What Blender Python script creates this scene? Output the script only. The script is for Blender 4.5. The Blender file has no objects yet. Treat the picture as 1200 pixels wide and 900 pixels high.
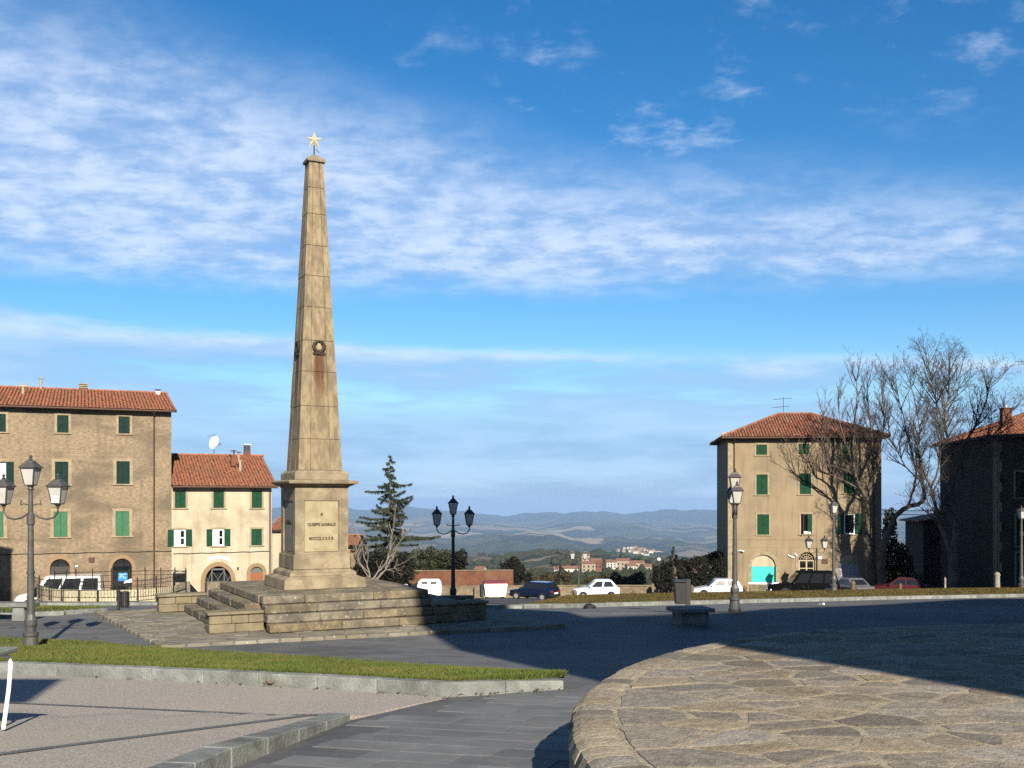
import bpy, math, random
import numpy as np
from mathutils import Vector, Matrix

random.seed(11)
rng = np.random.default_rng(11)
scene = bpy.context.scene
COL = scene.collection
F = 1200.0            # focal length and width of the 1200x900 photograph, in its pixels
HY = 585.0            # eye level in the photograph
PI = math.pi

# ------------------------------------------------------------------ camera
cam_d = bpy.data.cameras.new("camera")
cam_d.lens = 36.0
cam_d.sensor_width = 36.0
cam_d.shift_y = (HY - 450.0) / 1200.0
cam_d.clip_start = 0.05
cam_d.clip_end = 120000.0
cam = bpy.data.objects.new("camera", cam_d)
cam.rotation_euler = (math.radians(90), 0, 0)
COL.objects.link(cam)
scene.camera = cam

# ------------------------------------------------------------------ render settings
scene.view_settings.view_transform = 'Standard'
scene.view_settings.look = 'None'
scene.view_settings.exposure = 1.3
scene.view_settings.gamma = 1.0
scene.render.engine = 'CYCLES'
scene.cycles.use_denoising = False
scene.cycles.max_bounces = 5
scene.cycles.diffuse_bounces = 2
scene.cycles.glossy_bounces = 2
scene.cycles.transmission_bounces = 3
scene.cycles.transparent_max_bounces = 6
scene.cycles.volume_bounces = 0

# ------------------------------------------------------------------ sun and sky
SUN_AZ, SUN_EL = math.radians(16.0), math.radians(29.0)   # from behind the camera, a little to the right
SUN_DIR = Vector((math.sin(SUN_AZ) * math.cos(SUN_EL), -math.cos(SUN_AZ) * math.cos(SUN_EL), math.sin(SUN_EL)))
sd = bpy.data.lights.new("sun", 'SUN')
sd.energy = 5.0
sd.angle = math.radians(0.5)
sd.color = (1.0, 0.93, 0.80)
sun = bpy.data.objects.new("sun", sd)
sun.rotation_euler = (-SUN_DIR).to_track_quat('-Z', 'Y').to_euler()
sun.location = SUN_DIR * 200
COL.objects.link(sun)


class NT:
    """short-hand for building node trees"""
    def __init__(s, tree):
        s.t = tree

    def n(s, kind, **kw):
        x = s.t.nodes.new(kind)
        for k, v in kw.items():
            setattr(x, k, v)
        return x

    def put(s, sock, v):
        if isinstance(v, bpy.types.NodeSocket):
            s.t.links.new(v, sock)
        else:
            sock.default_value = v

    def m(s, op, a, b=0.0, c=0.0, clamp=False):
        x = s.n('ShaderNodeMath', operation=op, use_clamp=clamp)
        s.put(x.inputs[0], a)
        s.put(x.inputs[1], b)
        s.put(x.inputs[2], c)
        return x.outputs[0]

    def ss(s, v, lo, hi, a=0.0, b=1.0):
        x = s.n('ShaderNodeMapRange', interpolation_type='SMOOTHSTEP')
        s.put(x.inputs['Value'], v)
        for k, w in (('From Min', lo), ('From Max', hi), ('To Min', a), ('To Max', b)):
            s.put(x.inputs[k], w)
        return x.outputs['Result']

    def lin(s, v, lo, hi, a=0.0, b=1.0):
        x = s.n('ShaderNodeMapRange', interpolation_type='LINEAR')
        s.put(x.inputs['Value'], v)
        for k, w in (('From Min', lo), ('From Max', hi), ('To Min', a), ('To Max', b)):
            s.put(x.inputs[k], w)
        return x.outputs['Result']

    def mix(s, fac, a, b, blend='MIX'):
        x = s.n('ShaderNodeMix', data_type='RGBA', blend_type=blend)
        s.put(x.inputs[0], fac)
        s.put(x.inputs[6], a if isinstance(a, bpy.types.NodeSocket) else (*a[:3], 1))
        s.put(x.inputs[7], b if isinstance(b, bpy.types.NodeSocket) else (*b[:3], 1))
        return x.outputs[2]

    def noise(s, vec, scale, detail=6.0, rough=0.55, dist=0.0, out='Fac'):
        x = s.n('ShaderNodeTexNoise')
        if vec is not None:
            s.put(x.inputs['Vector'], vec)
        x.inputs['Scale'].default_value = scale
        x.inputs['Detail'].default_value = detail
        x.inputs['Roughness'].default_value = rough
        x.inputs['Distortion'].default_value = dist
        return x.outputs[out]

    def comb(s, x, y, z):
        c = s.n('ShaderNodeCombineXYZ')
        s.put(c.inputs[0], x)
        s.put(c.inputs[1], y)
        s.put(c.inputs[2], z)
        return c.outputs[0]


world = bpy.data.worlds.new("World")
scene.world = world
world.use_nodes = True
wt = NT(world.node_tree)
for nd in list(world.node_tree.nodes):
    world.node_tree.nodes.remove(nd)
w_out = wt.n('ShaderNodeOutputWorld')
w_bg = wt.n('ShaderNodeBackground')
w_bg.inputs['Strength'].default_value = 0.0505
world.node_tree.links.new(w_bg.outputs[0], w_out.inputs[0])
sky = wt.n('ShaderNodeTexSky', sky_type='NISHITA')
sky.sun_disc = False
sky.sun_elevation = SUN_EL
sky.sun_rotation = PI - SUN_AZ
sky.altitude = 450
sky.air_density = 1.0
sky.dust_density = 0.3
sky.ozone_density = 3.0
hs = wt.n('ShaderNodeHueSaturation')
hs.inputs['Saturation'].default_value = 1.34
hs.inputs['Value'].default_value = 1.12
wt.put(hs.inputs['Color'], sky.outputs[0])
skycol = hs.outputs[0]
# clouds: one thin layer seen in perspective, its cover varying with direction
tc = wt.n('ShaderNodeTexCoord')
sep = wt.n('ShaderNodeSeparateXYZ')
wt.put(sep.inputs[0], tc.outputs['Generated'])
dx, dy, dz = sep.outputs
el = wt.m('ARCSINE', dz)
az = wt.m('ARCTAN2', dx, dy)
zz = wt.m('ADD', wt.m('MAXIMUM', dz, 0.0), 0.17)
px_ = wt.m('DIVIDE', dx, zz)
py_ = wt.m('DIVIDE', dy, zz)
pv = wt.comb(px_, py_, 0.0)
n_big = wt.noise(pv, 0.8, 3.0, 0.5)
n_mid = wt.noise(pv, 3.0, 8.0, 0.62, 0.15)
n_fin = wt.noise(wt.comb(wt.m('MULTIPLY', px_, 0.8), py_, 3.1), 13.0, 6.0, 0.6, 0.2)
n_el = wt.noise(wt.comb(wt.m('MULTIPLY', az, 2.2), wt.m('MULTIPLY', el, 14.0), 5.0), 1.6, 6.0, 0.55)
# upper deck: from 11.5 degrees up; its top edge sinks towards the right
wob = wt.m('MULTIPLY', wt.m('SUBTRACT', n_big, 0.5), 0.16)
elw = wt.m('ADD', el, wob)
top = wt.lin(az, -0.46, 0.46, 0.41, 0.235)
u_lo = wt.ss(wt.m('ADD', el, wt.m('MULTIPLY', wt.m('SUBTRACT', n_mid, 0.5), 0.03)), 0.184, 0.228)
u_hi = wt.ss(wt.m('SUBTRACT', top, elw), -0.06, 0.06)
upper = wt.m('MULTIPLY', u_lo, u_hi)
# wisps higher up
wisp = wt.m('MULTIPLY', wt.ss(el, 0.27, 0.34), wt.ss(n_big, 0.42, 0.56))
# lower bank, top edge about 8.5 degrees, thinning to haze at the horizon
l_hi = wt.ss(wt.m('SUBTRACT', wt.lin(az, -0.46, 0.46, 0.170, 0.128), wt.m('ADD', el, wt.m('MULTIPLY', wt.m('SUBTRACT', n_el, 0.5), 0.045))), -0.004, 0.012)
l_lo = wt.ss(el, -0.05, 0.04, 0.95, 1.0)
lower = wt.m('MULTIPLY', l_hi, l_lo)
dens_u = wt.ss(wt.m('ADD', wt.m('MULTIPLY', n_mid, 0.58), wt.m('MULTIPLY', n_fin, 0.42)), 0.18, 0.57, 0.34, 1.0)
dens_u = wt.m('MULTIPLY', dens_u, upper)
dens_w = wt.m('MULTIPLY', wt.ss(wt.m('ADD', wt.m('MULTIPLY', n_mid, 0.55), wt.m('MULTIPLY', n_fin, 0.45)), 0.50, 0.72), wisp)
dens_l = wt.m('MULTIPLY', wt.m('MAXIMUM', wt.ss(n_el, 0.36, 0.56, 0.18, 1.0), wt.ss(el, 0.115, 0.06)), lower)
fac = wt.m('MAXIMUM', wt.m('MULTIPLY', dens_u, 0.80), wt.m('MULTIPLY', dens_w, 0.55))
fac = wt.m('MAXIMUM', fac, wt.m('MULTIPLY', dens_l, 0.90))
shade = wt.ss(wt.m('ADD', wt.m('MULTIPLY', n_fin, 0.6), wt.m('MULTIPLY', n_mid, 0.4)), 0.38, 0.66)
ccol = wt.mix(shade, (3.3, 4.7, 7.2), (6.4, 7.4, 9.0))
edge = wt.ss(wt.m('SUBTRACT', wt.lin(az, -0.46, 0.46, 0.170, 0.128), wt.m('ADD', el, wt.m('MULTIPLY', wt.m('SUBTRACT', n_el, 0.5), 0.045))), 0.028, 0.0)
lowc = wt.mix(wt.m('MAXIMUM', wt.ss(n_el, 0.35, 0.66), edge), (2.0, 3.8, 6.4), (3.6, 5.6, 8.2))
lowc = wt.mix(wt.m('MULTIPLY', edge, wt.ss(n_mid, 0.35, 0.6)), lowc, (6.0, 7.3, 9.0))
ccol = wt.mix(wt.ss(el, 0.13, 0.19), lowc, ccol)
final = wt.mix(fac, skycol, ccol)
wt.put(w_bg.inputs['Color'], final)

# ------------------------------------------------------------------ ground heights and pixel helpers
PY = [-60, 0, 15, 24, 33, 45, 60, 76, 85, 95, 110]
PZ = [2.6, -1.6, -2.66, -3.52, -3.62, -4.75, -5.95, -7.45, -8.2, -9.2, -10.6]


def gz(x, y):
    z = float(np.interp(y, PY, PZ))
    b = float(np.interp(y, [34, 50, 70, 84], [0, 1, 1, 0.3]))
    if x < -14.0:
        z -= 0.5 * float(np.interp(y, [59, 65], [0, 1])) * min((-14.0 - x) / 4.0, 1.0)
    return z + 0.011 * min(max(x - 3.0, 0.0), 26.0) * b


def P(px, py, Y):
    return Vector(((px - 600) / F * Y, Y, (HY - py) / F * Y))


def G(px, py, off=0.0):
    """ground point under a photo pixel"""
    lo, prev = 4.0, None
    y = 4.0
    while y < 110:
        x = (px - 600) / F * y
        d = (HY - py) / F * y - (gz(x, y) + off)
        if d <= 0:
            a, b = y - 0.25, y
            for _ in range(20):
                c = (a + b) / 2
                if (HY - py) / F * c - (gz((px - 600) / F * c, c) + off) > 0:
                    a = c
                else:
                    b = c
            y = (a + b) / 2
            break
        y += 0.25
    x = (px - 600) / F * y
    return Vector((x, y, gz(x, y) + off))


class Facade:
    """a vertical plane: origin on the ground, direction along the wall"""
    def __init__(s, ox, oy, ang):
        s.o = (ox, oy)
        s.a = ang
        s.d = (math.cos(ang), math.sin(ang))
        s.n = (math.sin(ang), -math.cos(ang))

    def uz(s, px, py):
        rx, ry, rz = (px - 600) / F, 1.0, (HY - py) / F
        t = (s.o[0] * s.n[0] + s.o[1] * s.n[1]) / (rx * s.n[0] + ry * s.n[1])
        x, y, z = rx * t, ry * t, rz * t
        return ((x - s.o[0]) * s.d[0] + (y - s.o[1]) * s.d[1], z)


# ------------------------------------------------------------------ mesh helpers
class MB:
    def __init__(s):
        s.v, s.f = [], []

    def add(s, verts, faces):
        b = len(s.v)
        s.v += [tuple(p) for p in verts]
        s.f += [tuple(i + b for i in q) for q in faces]
        return s

    def box(s, x0, x1, y0, y1, z0, z1, rz=0.0, c=None):
        vs = [(x0, y0, z0), (x1, y0, z0), (x1, y1, z0), (x0, y1, z0), (x0, y0, z1), (x1, y0, z1), (x1, y1, z1), (x0, y1, z1)]
        if rz:
            cx, cy = c if c else (0, 0)
            ca, sa = math.cos(rz), math.sin(rz)
            vs = [(cx + (x - cx) * ca - (y - cy) * sa, cy + (x - cx) * sa + (y - cy) * ca, z) for x, y, z in vs]
        return s.add(vs, [(0, 3, 2, 1), (4, 5, 6, 7), (0, 1, 5, 4), (1, 2, 6, 5), (2, 3, 7, 6), (3, 0, 4, 7)])

    def frustum(s, x0, x1, y0, y1, z0, X0, X1, Y0, Y1, z1):
        vs = [(x0, y0, z0), (x1, y0, z0), (x1, y1, z0), (x0, y1, z0), (X0, Y0, z1), (X1, Y0, z1), (X1, Y1, z1), (X0, Y1, z1)]
        return s.add(vs, [(0, 3, 2, 1), (4, 5, 6, 7), (0, 1, 5, 4), (1, 2, 6, 5), (2, 3, 7, 6), (3, 0, 4, 7)])

    def sqf(s, h0, z0, h1, z1):
        return s.frustum(-h0, h0, -h0, h0, z0, -h1, h1, -h1, h1, z1)

    def prism(s, poly, z0, z1):
        """poly: (x, y) counter-clockwise; z0/z1 number or list"""
        n = len(poly)
        a = z0 if isinstance(z0, (list, tuple)) else [z0] * n
        b = z1 if isinstance(z1, (list, tuple)) else [z1] * n
        vs = [(p[0], p[1], a[i]) for i, p in enumerate(poly)] + [(p[0], p[1], b[i]) for i, p in enumerate(poly)]
        fs = [tuple(range(n - 1, -1, -1)), tuple(range(n, 2 * n))]
        fs += [(i, (i + 1) % n, n + (i + 1) % n, n + i) for i in range(n)]
        return s.add(vs, fs)

    def prism_y(s, poly, y0, y1):
        """poly in (x, z), extruded along y"""
        n = len(poly)
        vs = [(p[0], y0, p[1]) for p in poly] + [(p[0], y1, p[1]) for p in poly]
        fs = [tuple(range(n)), tuple(range(2 * n - 1, n - 1, -1))]
        fs += [(n + i, n + (i + 1) % n, (i + 1) % n, i) for i in range(n)]
        return s.add(vs, fs)

    def tube(s, pts, rad, n=6, cap=True):
        pts = [Vector(p) for p in pts]
        if not isinstance(rad, (list, tuple)):
            rad = [rad] * len(pts)
        b = len(s.v)
        up = None
        for i, p in enumerate(pts):
            d = (pts[min(i + 1, len(pts) - 1)] - pts[max(i - 1, 0)])
            if d.length < 1e-9:
                d = Vector((0, 0, 1))
            d.normalize()
            if up is None:
                up = Vector((1, 0, 0)) if abs(d.x) < 0.9 else Vector((0, 1, 0))
            e = d.cross(up)
            if e.length < 1e-6:
                e = d.orthogonal()
            e.normalize()
            g = e.cross(d).normalized()
            up = g
            for k in range(n):
                a = 2 * PI * k / n
                q = p + (g * math.cos(a) + e * math.sin(a)) * rad[i]
                s.v.append((q.x, q.y, q.z))
        for i in range(len(pts) - 1):
            for k in range(n):
                s.f.append((b + i * n + k, b + i * n + (k + 1) % n, b + (i + 1) * n + (k + 1) % n, b + (i + 1) * n + k))
        if cap:
            s.f.append(tuple(b + k for k in range(n - 1, -1, -1)))
            s.f.append(tuple(b + (len(pts) - 1) * n + k for k in range(n)))
        return s

    def lathe(s, prof, n=16, c=(0, 0, 0), ph=0.0):
        b = len(s.v)
        for r, z in prof:
            for k in range(n):
                a = 2 * PI * k / n + ph
                s.v.append((c[0] + r * math.cos(a), c[1] + r * math.sin(a), c[2] + z))
        for i in range(len(prof) - 1):
            for k in range(n):
                s.f.append((b + i * n + k, b + i * n + (k + 1) % n, b + (i + 1) * n + (k + 1) % n, b + (i + 1) * n + k))
        s.f.append(tuple(b + k for k in range(n - 1, -1, -1)))
        s.f.append(tuple(b + (len(prof) - 1) * n + k for k in range(n)))
        return s

    def grid(s, fn, nu, nv):
        b = len(s.v)
        for j in range(nv + 1):
            for i in range(nu + 1):
                s.v.append(tuple(fn(i / nu, j / nv)))
        for j in range(nv):
            for i in range(nu):
                q = b + j * (nu + 1) + i
                s.f.append((q, q + 1, q + nu + 2, q + nu + 1))
        return s

    def mesh(s, name, mat, smooth=False):
        me = bpy.data.meshes.new(name)
        me.from_pydata(s.v, [], s.f)
        if mat is not None:
            me.materials.append(mat)
        if smooth:
            me.polygons.foreach_set('use_smooth', [True] * len(me.polygons))
        me.update()
        return me

    def build(s, name, mat, parent=None, smooth=False, bevel=0.0, loc=None, rz=0.0, seg=1):
        o = bpy.data.objects.new(name, s.mesh(name, mat, smooth))
        return place(o, parent, bevel, loc, rz, seg)


def place(o, parent=None, bevel=0.0, loc=None, rz=0.0, seg=1):
    COL.objects.link(o)
    if parent is not None:
        o.parent = parent
    if loc is not None:
        o.location = loc
    if rz:
        o.rotation_euler = (0, 0, rz)
    if bevel:
        md = o.modifiers.new('bevel', 'BEVEL')
        md.width = bevel
        md.segments = seg
        md.limit_method = 'ANGLE'
    return o


def tag(o, label=None, cat=None, group=None, kind=None):
    if label:
        o['label'] = label
    if cat:
        o['category'] = cat
    if group:
        o['group'] = group
    if kind:
        o['kind'] = kind
    return o


def thing(name, label, cat, loc=(0, 0, 0), rz=0.0, group=None):
    o = bpy.data.objects.new(name, None)
    o.empty_display_size = 0.3
    COL.objects.link(o)
    o.location = loc
    o.rotation_euler = (0, 0, rz)
    return tag(o, label, cat, group)


def setting(name, label=None, loc=(0, 0, 0), rz=0.0):
    o = bpy.data.objects.new(name, None)
    COL.objects.link(o)
    o.location = loc
    o.rotation_euler = (0, 0, rz)
    return tag(o, label, None, None, 'structure')


KIDS = {}


def copy_tree(o, parent=None):
    c = o.copy()
    COL.objects.link(c)
    if parent is not None:
        c.parent = parent
    for ch in o.children:
        copy_tree(ch, c)
    return c


def np_mesh(name, verts, faces, mat, parent=None, smooth=False):
    """verts (n,3) array, faces (m,k) array"""
    me = bpy.data.meshes.new(name)
    nv, (nf, k) = len(verts), faces.shape
    me.vertices.add(nv)
    me.vertices.foreach_set('co', np.asarray(verts, dtype=np.float32).ravel())
    me.loops.add(nf * k)
    me.loops.foreach_set('vertex_index', faces.astype(np.int32).ravel())
    me.polygons.add(nf)
    me.polygons.foreach_set('loop_start', np.arange(0, nf * k, k, dtype=np.int32))
    me.materials.append(mat)
    if smooth:
        me.polygons.foreach_set('use_smooth', np.ones(nf, dtype=bool))
    me.update(calc_edges=True)
    o = bpy.data.objects.new(name, me)
    return place(o, parent)


# ------------------------------------------------------------------ materials
KALB = 0.42   # surfaces measured against the exposure set above
BRIGHT = {'white_paint', 'white_window_frame', 'white_car_paint', 'silver_car_paint', 'headlamp_plastic', 'number_plate', 'white_net_curtain', 'lantern_glass', 'bright_metal', 'turquoise_panel', 'pale_blue_print', 'blue_sign'}


def mat(name, c, rough=0.85, c2=None, scale=3.0, c3=None, scale3=0.5, amt3=0.6, bump=0.0, bscale=40.0, rand=0.0,
        metal=0.0, spec=0.3, lo=0.35, hi=0.65, lo3=0.45, hi3=0.7, vec_scale=None, detail=7.0, world_co=False, speck=None, coat=0.0, streak=None, bricks=None):
    if name not in BRIGHT:
        sc_ = lambda q: tuple(v * KALB for v in q) if q is not None else None
        c, c2, c3 = sc_(c), sc_(c2), sc_(c3)
        if speck is not None:
            speck = (speck[0], speck[1], sc_(speck[2]))
    M = bpy.data.materials.new(name)
    M.use_nodes = True
    t = NT(M.node_tree)
    bs = M.node_tree.nodes['Principled BSDF']
    bs.inputs['Roughness'].default_value = rough
    bs.inputs['Metallic'].default_value = metal
    bs.inputs['Specular IOR Level'].default_value = spec
    if coat:
        bs.inputs['Coat Weight'].default_value = coat
        bs.inputs['Coat Roughness'].default_value = 0.06
    if world_co:
        vec = t.n('ShaderNodeNewGeometry').outputs['Position']
    else:
        vec = t.n('ShaderNodeTexCoord').outputs['Object']
    if vec_scale:
        mp = t.n('ShaderNodeMapping')
        mp.inputs['Scale'].default_value = vec_scale
        t.put(mp.inputs['Vector'], vec)
        vec = mp.outputs[0]
    out = None
    if c2 is not None:
        out = t.mix(t.ss(t.noise(vec, scale, detail, 0.6), lo, hi), c, c2)
    if c3 is not None:
        out = t.mix(t.m('MULTIPLY', t.ss(t.noise(vec, scale3, detail, 0.6, 0.4), lo3, hi3), amt3), out if out is not None else c, c3)
    if speck is not None:
        sc, th, col = speck
        out = t.mix(t.ss(t.noise(vec, sc, 2.0, 0.5), th, th + 0.06), out if out is not None else c, col)
    if streak:
        mp2 = t.n('ShaderNodeMapping')
        mp2.inputs['Scale'].default_value = (2.6, 2.6, 0.16)
        t.put(mp2.inputs['Vector'], vec)
        st = t.m('MULTIPLY', t.ss(t.noise(mp2.outputs[0], 1.0, 5.0, 0.65), 0.50, 0.72), streak)
        out = t.mix(st, out if out is not None else c, tuple(v * 0.42 for v in c))
    if bricks:
        br = t.n('ShaderNodeTexBrick')
        mp3 = t.n('ShaderNodeMapping')
        mp3.inputs['Rotation'].default_value = (0, 0, bricks[2])
        t.put(mp3.inputs['Vector'], vec)
        t.put(br.inputs['Vector'], mp3.outputs[0])
        br.inputs['Scale'].default_value = 1.0
        br.inputs['Brick Width'].default_value = bricks[0]
        br.inputs['Row Height'].default_value = bricks[1]
        br.inputs['Mortar Size'].default_value = 0.012
        br.inputs['Mortar Smooth'].default_value = 0.3
        br.inputs['Color1'].default_value = (1, 1, 1, 1)
        br.inputs['Color2'].default_value = (0.72, 0.73, 0.74, 1)
        br.inputs['Mortar'].default_value = (0.42, 0.41, 0.40, 1)
        out = t.mix(0.9, out if out is not None else c, br.outputs['Color'], 'MULTIPLY')
    if rand:
        oi = t.n('ShaderNodeObjectInfo').outputs['Random']
        h = t.n('ShaderNodeHueSaturation')
        t.put(h.inputs['Value'], t.lin(oi, 0, 1, 1 - rand, 1 + rand))
        t.put(h.inputs['Saturation'], t.lin(t.m('FRACT', t.m('MULTIPLY', oi, 7.31)), 0, 1, 0.7, 1.2))
        if out is not None:
            t.put(h.inputs['Color'], out)
        else:
            h.inputs['Color'].default_value = (*c, 1)
        out = h.outputs[0]
    if out is None:
        bs.inputs['Base Color'].default_value = (*c, 1)
    else:
        t.put(bs.inputs['Base Color'], out)
    if bump:
        b = t.n('ShaderNodeBump')
        b.inputs['Strength'].default_value = bump
        b.inputs['Distance'].default_value = 0.03
        t.put(b.inputs['Height'], t.noise(vec, bscale, 5.0, 0.65))
        t.put(bs.inputs['Normal'], b.outputs[0])
    return M


def glass_mat(name, c, rough=0.05, spec=0.8):
    return mat(name, c, rough=rough, spec=spec)


M = {}
M['paving'] = mat('grey_stone_paving', (0.175, 0.172, 0.165), 0.8, (0.225, 0.22, 0.208), 1.2, (0.10, 0.10, 0.097), 0.35, 0.85, 0.35, 22, world_co=True, spec=0.4, bricks=(0.95, 0.46, 0.3), speck=(1.7, 0.68, (0.06, 0.058, 0.055)))
M['slab'] = mat('grey_slab', (0.205, 0.203, 0.195), 0.75, (0.26, 0.257, 0.245), 3.2, (0.13, 0.13, 0.126), 0.8, 0.6, 0.3, 30, rand=0.16, world_co=True, spec=0.4)
M['asphalt'] = mat('asphalt', (0.075, 0.078, 0.082), 0.9, (0.10, 0.10, 0.10), 2.0, (0.055, 0.055, 0.058), 0.4, 0.7, 0.4, 60, world_co=True)
M['kerb'] = mat('pale_kerb_stone', (0.40, 0.41, 0.37), 0.85, (0.27, 0.28, 0.25), 3.6, (0.17, 0.175, 0.14), 1.6, 0.8, 0.6, 22, rand=0.12, world_co=True)
M['kerb2'] = mat('grey_kerb_stone', (0.34, 0.35, 0.315), 0.85, (0.23, 0.24, 0.21), 3.6, (0.115, 0.12, 0.10), 1.8, 0.8, 0.6, 22, rand=0.12, world_co=True)
M['aggregate'] = mat('washed_aggregate', (0.70, 0.61, 0.515), 0.9, (0.43, 0.37, 0.315), 42.0, (0.66, 0.55, 0.43), 0.5, 0.5, 0.5, 60, world_co=True, speck=(50.0, 0.64, (0.80, 0.74, 0.68)), lo=0.4, hi=0.6)
M['strip'] = mat('grey_paving_strip', (0.16, 0.165, 0.165), 0.7, (0.20, 0.20, 0.19), 4.0, world_co=True)
M['mortar'] = mat('sandy_mortar', (0.66, 0.545, 0.38), 0.95, (0.45, 0.365, 0.25), 9.0, (0.60, 0.49, 0.335), 1.3, 0.6, 0.9, 30, world_co=True, speck=(40.0, 0.68, (0.5, 0.45, 0.36)))
M['flag'] = mat('brown_flagstone', (0.51, 0.415, 0.29), 0.9, (0.32, 0.26, 0.185), 13.0, (0.57, 0.47, 0.33), 1.9, 0.6, 0.9, 32, rand=0.14, world_co=True, speck=(34.0, 0.66, (0.50, 0.43, 0.33)))
M['flag_dark'] = mat('dark_flagstone', (0.36, 0.295, 0.215), 0.9, (0.24, 0.20, 0.15), 13.0, (0.34, 0.27, 0.185), 2.1, 0.6, 0.9, 32, rand=0.15, world_co=True)
M['apron'] = mat('apron_stone', (0.33, 0.285, 0.205), 0.9, (0.23, 0.20, 0.145), 1.8, (0.42, 0.37, 0.28), 0.9, 0.6, 0.6, 20, rand=0.2, world_co=True, speck=(9.0, 0.66, (0.58, 0.53, 0.42)))
M['step'] = mat('weathered_step_stone', (0.36, 0.29, 0.185), 0.92, (0.19, 0.155, 0.105), 2.6, (0.12, 0.10, 0.068), 0.9, 0.7, 0.8, 14, rand=0.05, speck=(11.0, 0.62, (0.46, 0.40, 0.29)), world_co=True)
M['cheek'] = mat('cheek_wall_stone', (0.37, 0.30, 0.18), 0.9, (0.26, 0.21, 0.13), 2.2, (0.16, 0.14, 0.09), 1.0, 0.5, 0.4, 24, world_co=True)
M['grass'] = mat('short_grass', (0.135, 0.18, 0.036), 0.9, (0.205, 0.195, 0.05), 1.1, (0.07, 0.11, 0.022), 0.5, 0.6, world_co=True, spec=0.15, rand=0)
M['drygrass'] = mat('dry_grass', (0.175, 0.125, 0.04), 0.95, (0.115, 0.095, 0.03), 1.1, (0.24, 0.17, 0.065), 0.3, 0.6, world_co=True, spec=0.1)
M['soil'] = mat('turf_soil', (0.075, 0.072, 0.02), 0.95, (0.11, 0.09, 0.03), 1.5, bump=0.5, bscale=50, world_co=True)
M['iron'] = mat('dark_iron', (0.022, 0.022, 0.022), 0.5, (0.035, 0.032, 0.03), 6, spec=0.4)
M['greyiron'] = mat('grey_painted_iron', (0.15, 0.14, 0.125), 0.5, (0.105, 0.098, 0.09), 5, spec=0.4, metal=0.15)
M['lampglass'] = mat('lantern_glass', (0.28, 0.27, 0.245), 0.10, (0.33, 0.315, 0.29), 4, spec=0.7)
M['white'] = mat('white_paint', (0.70, 0.69, 0.66), 0.5, (0.72, 0.70, 0.66), 3)
M['black'] = mat('black_rubber', (0.015, 0.015, 0.016), 0.7)
M['darkglass'] = glass_mat('dark_window_glass', (0.012, 0.015, 0.018))
M['carglass'] = glass_mat('car_glass', (0.02, 0.024, 0.027), 0.04, 0.5)
M['chrome'] = mat('bright_metal', (0.6, 0.6, 0.6), 0.25, metal=1.0)
M['redlight'] = mat('red_lamp_plastic', (0.45, 0.02, 0.02), 0.25, spec=0.6)
M['clearlight'] = mat('headlamp_plastic', (0.7, 0.72, 0.74), 0.12, spec=0.8)

# ================================================================== SETTING: ground sheets
def clip_poly(poly, q, n):
    """keep the part of a convex polygon where (p-q).n <= 0"""
    out = []
    for i in range(len(poly)):
        a, b = poly[i], poly[(i + 1) % len(poly)]
        da = (a[0] - q[0]) * n[0] + (a[1] - q[1]) * n[1]
        db = (b[0] - q[0]) * n[0] + (b[1] - q[1]) * n[1]
        if da <= 0:
            out.append(a)
        if (da < 0 < db) or (db < 0 < da):
            t = da / (da - db)
            out.append((a[0] + (b[0] - a[0]) * t, a[1] + (b[1] - a[1]) * t))
    return out


def cells(sites, bound, joint, reach):
    res = []
    for i, p in enumerate(sites):
        poly = list(bound)
        for j, q in enumerate(sites):
            if i == j:
                continue
            d = (q[0] - p[0], q[1] - p[1])
            L = math.hypot(*d)
            if L > reach or L < 1e-6:
                continue
            n = (d[0] / L, d[1] / L)
            k = L / 2 - joint / 2
            poly = clip_poly(poly, (p[0] + n[0] * k, p[1] + n[1] * k), n)
            if len(poly) < 3:
                break
        if len(poly) >= 3:
            res.append(poly)
    return res


def area(poly):
    return 0.5 * sum(poly[i][0] * poly[(i + 1) % len(poly)][1] - poly[(i + 1) % len(poly)][0] * poly[i][1] for i in range(len(poly)))


def dedupe(poly, eps=0.03):
    out = []
    for p in poly:
        if not out or math.hypot(p[0] - out[-1][0], p[1] - out[-1][1]) > eps:
            out.append(p)
    if len(out) > 2 and math.hypot(out[0][0] - out[-1][0], out[0][1] - out[-1][1]) < eps:
        out.pop()
    return out


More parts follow.
